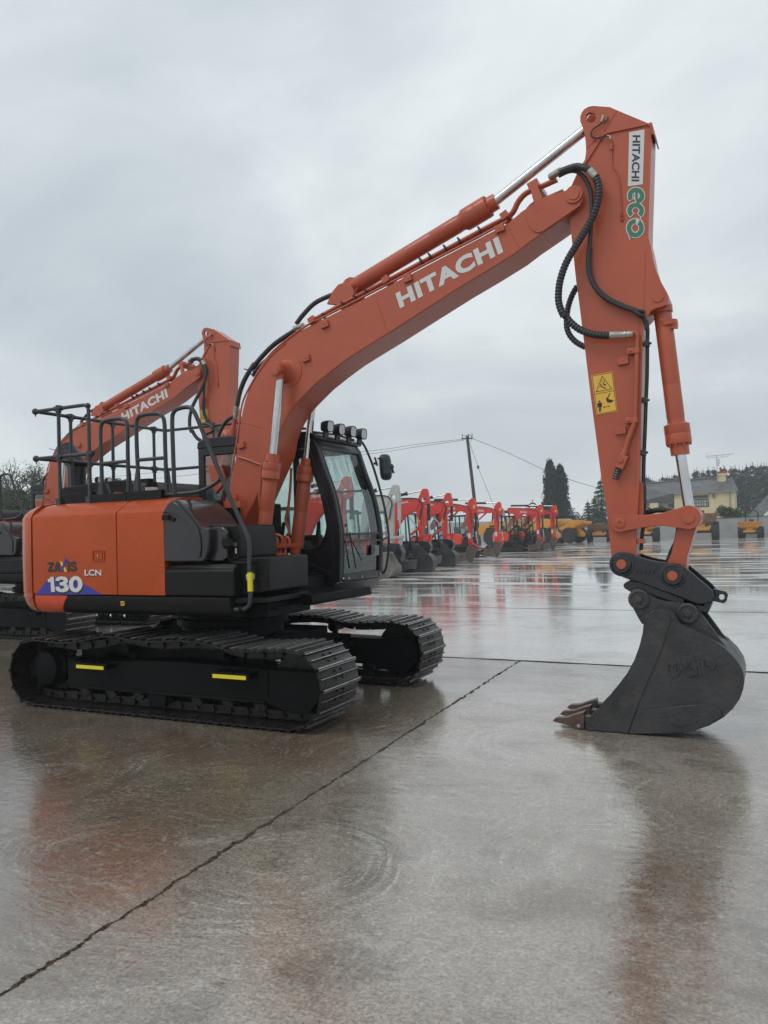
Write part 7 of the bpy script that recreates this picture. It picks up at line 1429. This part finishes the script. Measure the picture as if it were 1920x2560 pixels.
def cypress(x, y, h, rad, label, n=12000):
    r = root('cypress_tree', label, 'tree', (x, y, 0), rnd.uniform(0, 6), 'tall dark cypresses')
    m = MB(); m.cyl((0, 0, 0), (0, 0, h*0.9), 0.22, 0.04, n=8); m.build('trunk', BARK, r)
    m = MB(); cl = []
    for i in range(260):
        t = rnd.random()**0.8; rr = rad*(1-t)**0.7*(0.72+0.18*math.sin(t*9)+rnd.uniform(0, 0.22))*min(1, 0.5+t*4); a = rnd.uniform(0, 6.28); k = rnd.uniform(0.45, 1.0); cl.append((Vector((math.cos(a)*rr*k, math.sin(a)*rr*k, h*(0.04+0.94*t))), 0.22+0.35*(1-t)))
    for i in range(n):
        c, s = rnd.choice(cl); p_ = c+Vector((rnd.gauss(0, s*0.55), rnd.gauss(0, s*0.55), rnd.gauss(0.1, s*0.9))); leaf(m, p_, rnd.uniform(0.09, 0.19))
    m.build('crown', LF_CY, r, smooth=0); return r
pA_ = at('Z8', 1508, 308, 92); cypress(pA_.x, 92, pA_.z, 2.05, 'taller left one of the two tall dark cypresses behind the yard')
pB_ = at('Z8', 1592, 342, 92.5); cypress(pB_.x, 92.5, pB_.z, 2.2, 'slightly shorter right one of the two tall dark cypresses behind the yard')
def conifer_mesh(mb, x, y, h, rad, n=420, ls=0.28, z0=0.0):
    for i in range(n):
        t = rnd.random()**1.15; layer = (math.floor(t*13)+rnd.random()*0.7)/13.0; layer = min(layer, 0.995)
        rr = rad*(1-layer)**0.8*(0.85+0.15*math.sin(layer*40))+0.12; a = rnd.choice(range(9))*0.698+layer*2.2+rnd.gauss(0, 0.16); k = rnd.random()**0.6
        p_ = Vector((x+math.cos(a)*rr*k, y+math.sin(a)*rr*k, z0+h*(0.02+0.98*layer)-rr*k*0.25)); d = Vector((math.cos(a), math.sin(a), -0.25+rnd.gauss(0, 0.2))).normalized(); s = ls*(0.55+0.6*(1-layer)); w_ = Vector((-d.y, d.x, rnd.uniform(-0.4, 0.4)))*s*0.42
        mb.add([p_-d*s, p_+w_, p_+d*s, p_-w_], [(0, 1, 2, 3)])
    for k in range(6): 
        p_ = Vector((x, y, z0+h*(0.93+0.02*k))); mb.add([p_+Vector((-0.05, 0, -0.3)), p_+Vector((0.05, 0, -0.3)), p_+Vector((0, 0, 0.25))], [(0, 1, 2)])
def conifer(T, a, b, Y, rad, label, n=2600, ls=0.24):
    q = at(T, a, b, Y); r = root('conifer_tree', label, 'tree', (q.x, Y, 0), 0, None); m = MB(); m.cyl((0, 0, 0), (0, 0, q.z*0.92), 0.2, 0.03, n=8); m.build('trunk', BARK, r); m = MB(); conifer_mesh(m, 0, 0, q.z, rad, n, ls); m.build('crown', LF_CO, r, smooth=0); return r
conifer('R2', 982, 385, 96, 1.9, 'small pointed conifer left of the dumper with the brown skip')
conifer('R2', 1062, 330, 99, 1.7, 'middle pointed conifer just behind the small one beside the dumper hoop')
conifer('R2', 1150, 95, 101, 3.3, 'tall conifer half hidden by the left edge of the big upright arm', 4200, 0.30)
conifer('N2', 400, 290, 90, 1.6, 'bushy yellowish conifer seen through the dumper roll bar', 2400, 0.22)
def bush(name, pts, n, s, lm, label, cat='bush', group=None):
    c0 = pts[0][0]; r = Vector((c0.x, c0.y, 0)); m = MB()
    for i in range(n):
        c, rad = rnd.choice(pts); d = Vector((rnd.gauss(0, 1), rnd.gauss(0, 1), rnd.gauss(0, 1))).normalized(); p_ = c-r+d*rad*(rnd.random()**0.35)*(0.8+0.35*noise.noise(d*3+c)); p_.z = max(0.02, p_.z); leaf(m, p_, rnd.uniform(0.6, 1.2)*s)
    o = m.build(name, lm, smooth=0); o.location = r; tag(o, label, cat, group); return o
q = at('R2', 825, 550, 120); bush('round_tree', [(q+Vector((dx__, 0, dz__-1.2)), 2.0) for dx__, dz__ in ((0, 0), (-1.8, -0.7), (2.0, -0.9), (0, -1.6))], 2200, 0.22, LF_CO, 'low round tree far away between the cypresses and the conifers', 'tree')
bush('hedge', [(Vector((-22+k*1.4, 79.2, 1.5+0.3*math.sin(k))), 1.0) for k in range(12)], 2600, 0.14, LF_CO, 'dark hedge behind the dump trucks under the cypresses', 'hedge')
q0 = at('H1', 1040, 850, 80); q1 = at('H1', 1310, 850, 80)
bush('hedge', [(q0.lerp(q1, k/9)+Vector((0, 0, 0.15+0.35*math.sin(k*2.1)-0.05*k)), 0.62) for k in range(10)], 3400, 0.10, LF_SH, 'bright green shrubs on top of the wall before the yellow house', 'hedge')
q = at('R2', 900, 670, 79.5); bush('shrub', [(q+Vector((k*0.5, 0, 0.1-0.5)), 0.7) for k in range(3)], 900, 0.10, LF_SH, 'small green shrub peeping over the wall left of the loaded dumper', 'shrub')
# far conifer wood
m = MB(); YF = 165.0
tops = [('R1', 560, 350), ('R1', 640, 345), ('R1', 700, 290), ('R1', 730, 305), ('R1', 790, 318), ('R1', 840, 285), ('R1', 880, 290), ('R1', 930, 265), ('R1', 1000, 262), ('R1', 1060, 245), ('R1', 1110, 235), ('R1', 1150, 245), ('R1', 1200, 225), ('R1', 1250, 230), ('R1', 1300, 215), ('R1', 1350, 225), ('R1', 1400, 210), ('R1', 1450, 220), ('R1', 1500, 205), ('R1', 1540, 185), ('R1', 1580, 205), ('R1', 1615, 188), ('R1', 1659, 195), ('R1', 1720, 190), ('R1', 1790, 185)]
for T, a, b in tops:
    for k in range(3):
        Yk = YF+k*5+rnd.uniform(-2, 2); q = at(T, a+rnd.uniform(-22, 22), b+rnd.uniform(0, 10)+k*5-2, Yk); conifer_mesh(m, q.x, Yk, q.z, rnd.uniform(3.2, 4.4), 700, 0.75)
for k in range(40):
    a = 560+k*30; q = at('R1', a, 330-(a-560)*0.10+rnd.uniform(0, 60), YF-6); conifer_mesh(m, q.x, YF-6+rnd.uniform(-3, 3), q.z, 4.5, 600, 0.85)
o = m.build('conifer_wood', LF_CO, smooth=0); o['kind'] = 'stuff'; tag(o, 'dark spruce wood rising behind the yellow house', 'wood')
# old ivy-clad tree at the left
def grow(mb, tips, p, d, L_, r_, depth, lean=0.25):
    q = p+d*L_; mid = p.lerp(q, 0.5)+Vector((rnd.gauss(0, 0.05), rnd.gauss(0, 0.05), rnd.gauss(0, 0.04)))*L_
    mb.tube([p, mid, q], r_, 6, 2)
    if depth == 0: tips.append(q); return
    for k in range(rnd.choice((2, 2, 3))):
        a = Vector((rnd.gauss(0, 0.55), rnd.gauss(0, 0.55), rnd.gauss(0.12, 0.45))); grow(mb, tips, q, (d+a).normalized(), L_*rnd.uniform(0.62, 0.86), r_*0.62, depth-1)
    if depth < 3: tips.append(q)
def old_tree(T, a, b, Y, h, label, spread=1.0, leaves=2500):
    q = at(T, a, b, Y); r = root('old_tree', label, 'tree', (q.x, Y, 0)); m = MB(); tips = []
    m.tube([Vector((0, 0, 0)), Vector((0.1, 0, h*0.3)), Vector((0, 0, h*0.48))], 0.28, 10, 3)
    for k in range(6):
        an = k*1.05+rnd.uniform(-.3, .3); grow(m, tips, Vector((0, 0, h*(0.36+0.03*k))), Vector((math.cos(an)*0.8*spread, math.sin(an)*0.6, 0.9)).normalized(), h*0.20, 0.11, 4)
    m.build('trunk', BARK, r)
    m = MB()
    for i in range(int(leaves)):
        t = rnd.random(); rad = 1.5*(1-t*0.6); p_ = Vector((rnd.gauss(0, rad*0.55), rnd.gauss(0, rad*0.55), 0.3+t*h*0.72)); leaf(m, p_, rnd.uniform(0.08, 0.16))
    m.build('ivy', LF_IV, r, smooth=0)
    m = MB()
    for tp in tips:
        if rnd.random() < 0.75:
            for k in range(16): leaf(m, tp+Vector((rnd.gauss(0, 0.22), rnd.gauss(0, 0.22), rnd.gauss(0, 0.18))), rnd.uniform(0.035, 0.07))
    m.build('foliage', LF_OL, r, smooth=0)
old_tree('K7', 170, 600, 28, at('K7', 100, 105, 28).z*0.90, 'gnarled half bare tree wrapped in ivy at the left edge', 1.1, 10000)
old_tree('K7', 430, 600, 33, at('K7', 440, 150, 33).z*0.92, 'leafier small tree behind the rear excavator boom', 1.0, 6000)
m = MB(); m.box(-90, -24, 24, 60, -0.2, 0.12); struct(m.build('grass_bank', leaf_mat('grass', (0.06, 0.10, 0.02), (0.11, 0.16, 0.04)), smooth=0))
bush('hedge', [(Vector((-34+k*1.5, 30, 0.7)), 1.1) for k in range(14)], 5000, 0.12, LF_IV, 'green hedge along the grass at the far left', 'hedge')
# ------------------------------------------------------------------ damp air over the yard
hzb = MB(); hzb.box(-120, 110, -40, 240, -1.2, 60)
hm_ = bpy.data.materials.new('damp_air'); hm_.use_nodes = True; t = hm_.node_tree; t.nodes.clear()
pv = t.nodes.new('ShaderNodeVolumePrincipled'); pv.inputs['Color'].default_value = (0.86, 0.90, 0.92, 1); pv.inputs['Density'].default_value = 0.0016; pv.inputs['Anisotropy'].default_value = 0.2
o_ = t.nodes.new('ShaderNodeOutputMaterial'); t.links.new(pv.outputs[0], o_.inputs['Volume'])
ho = hzb.build('haze', hm_, smooth=0); ho['kind'] = 'stuff'
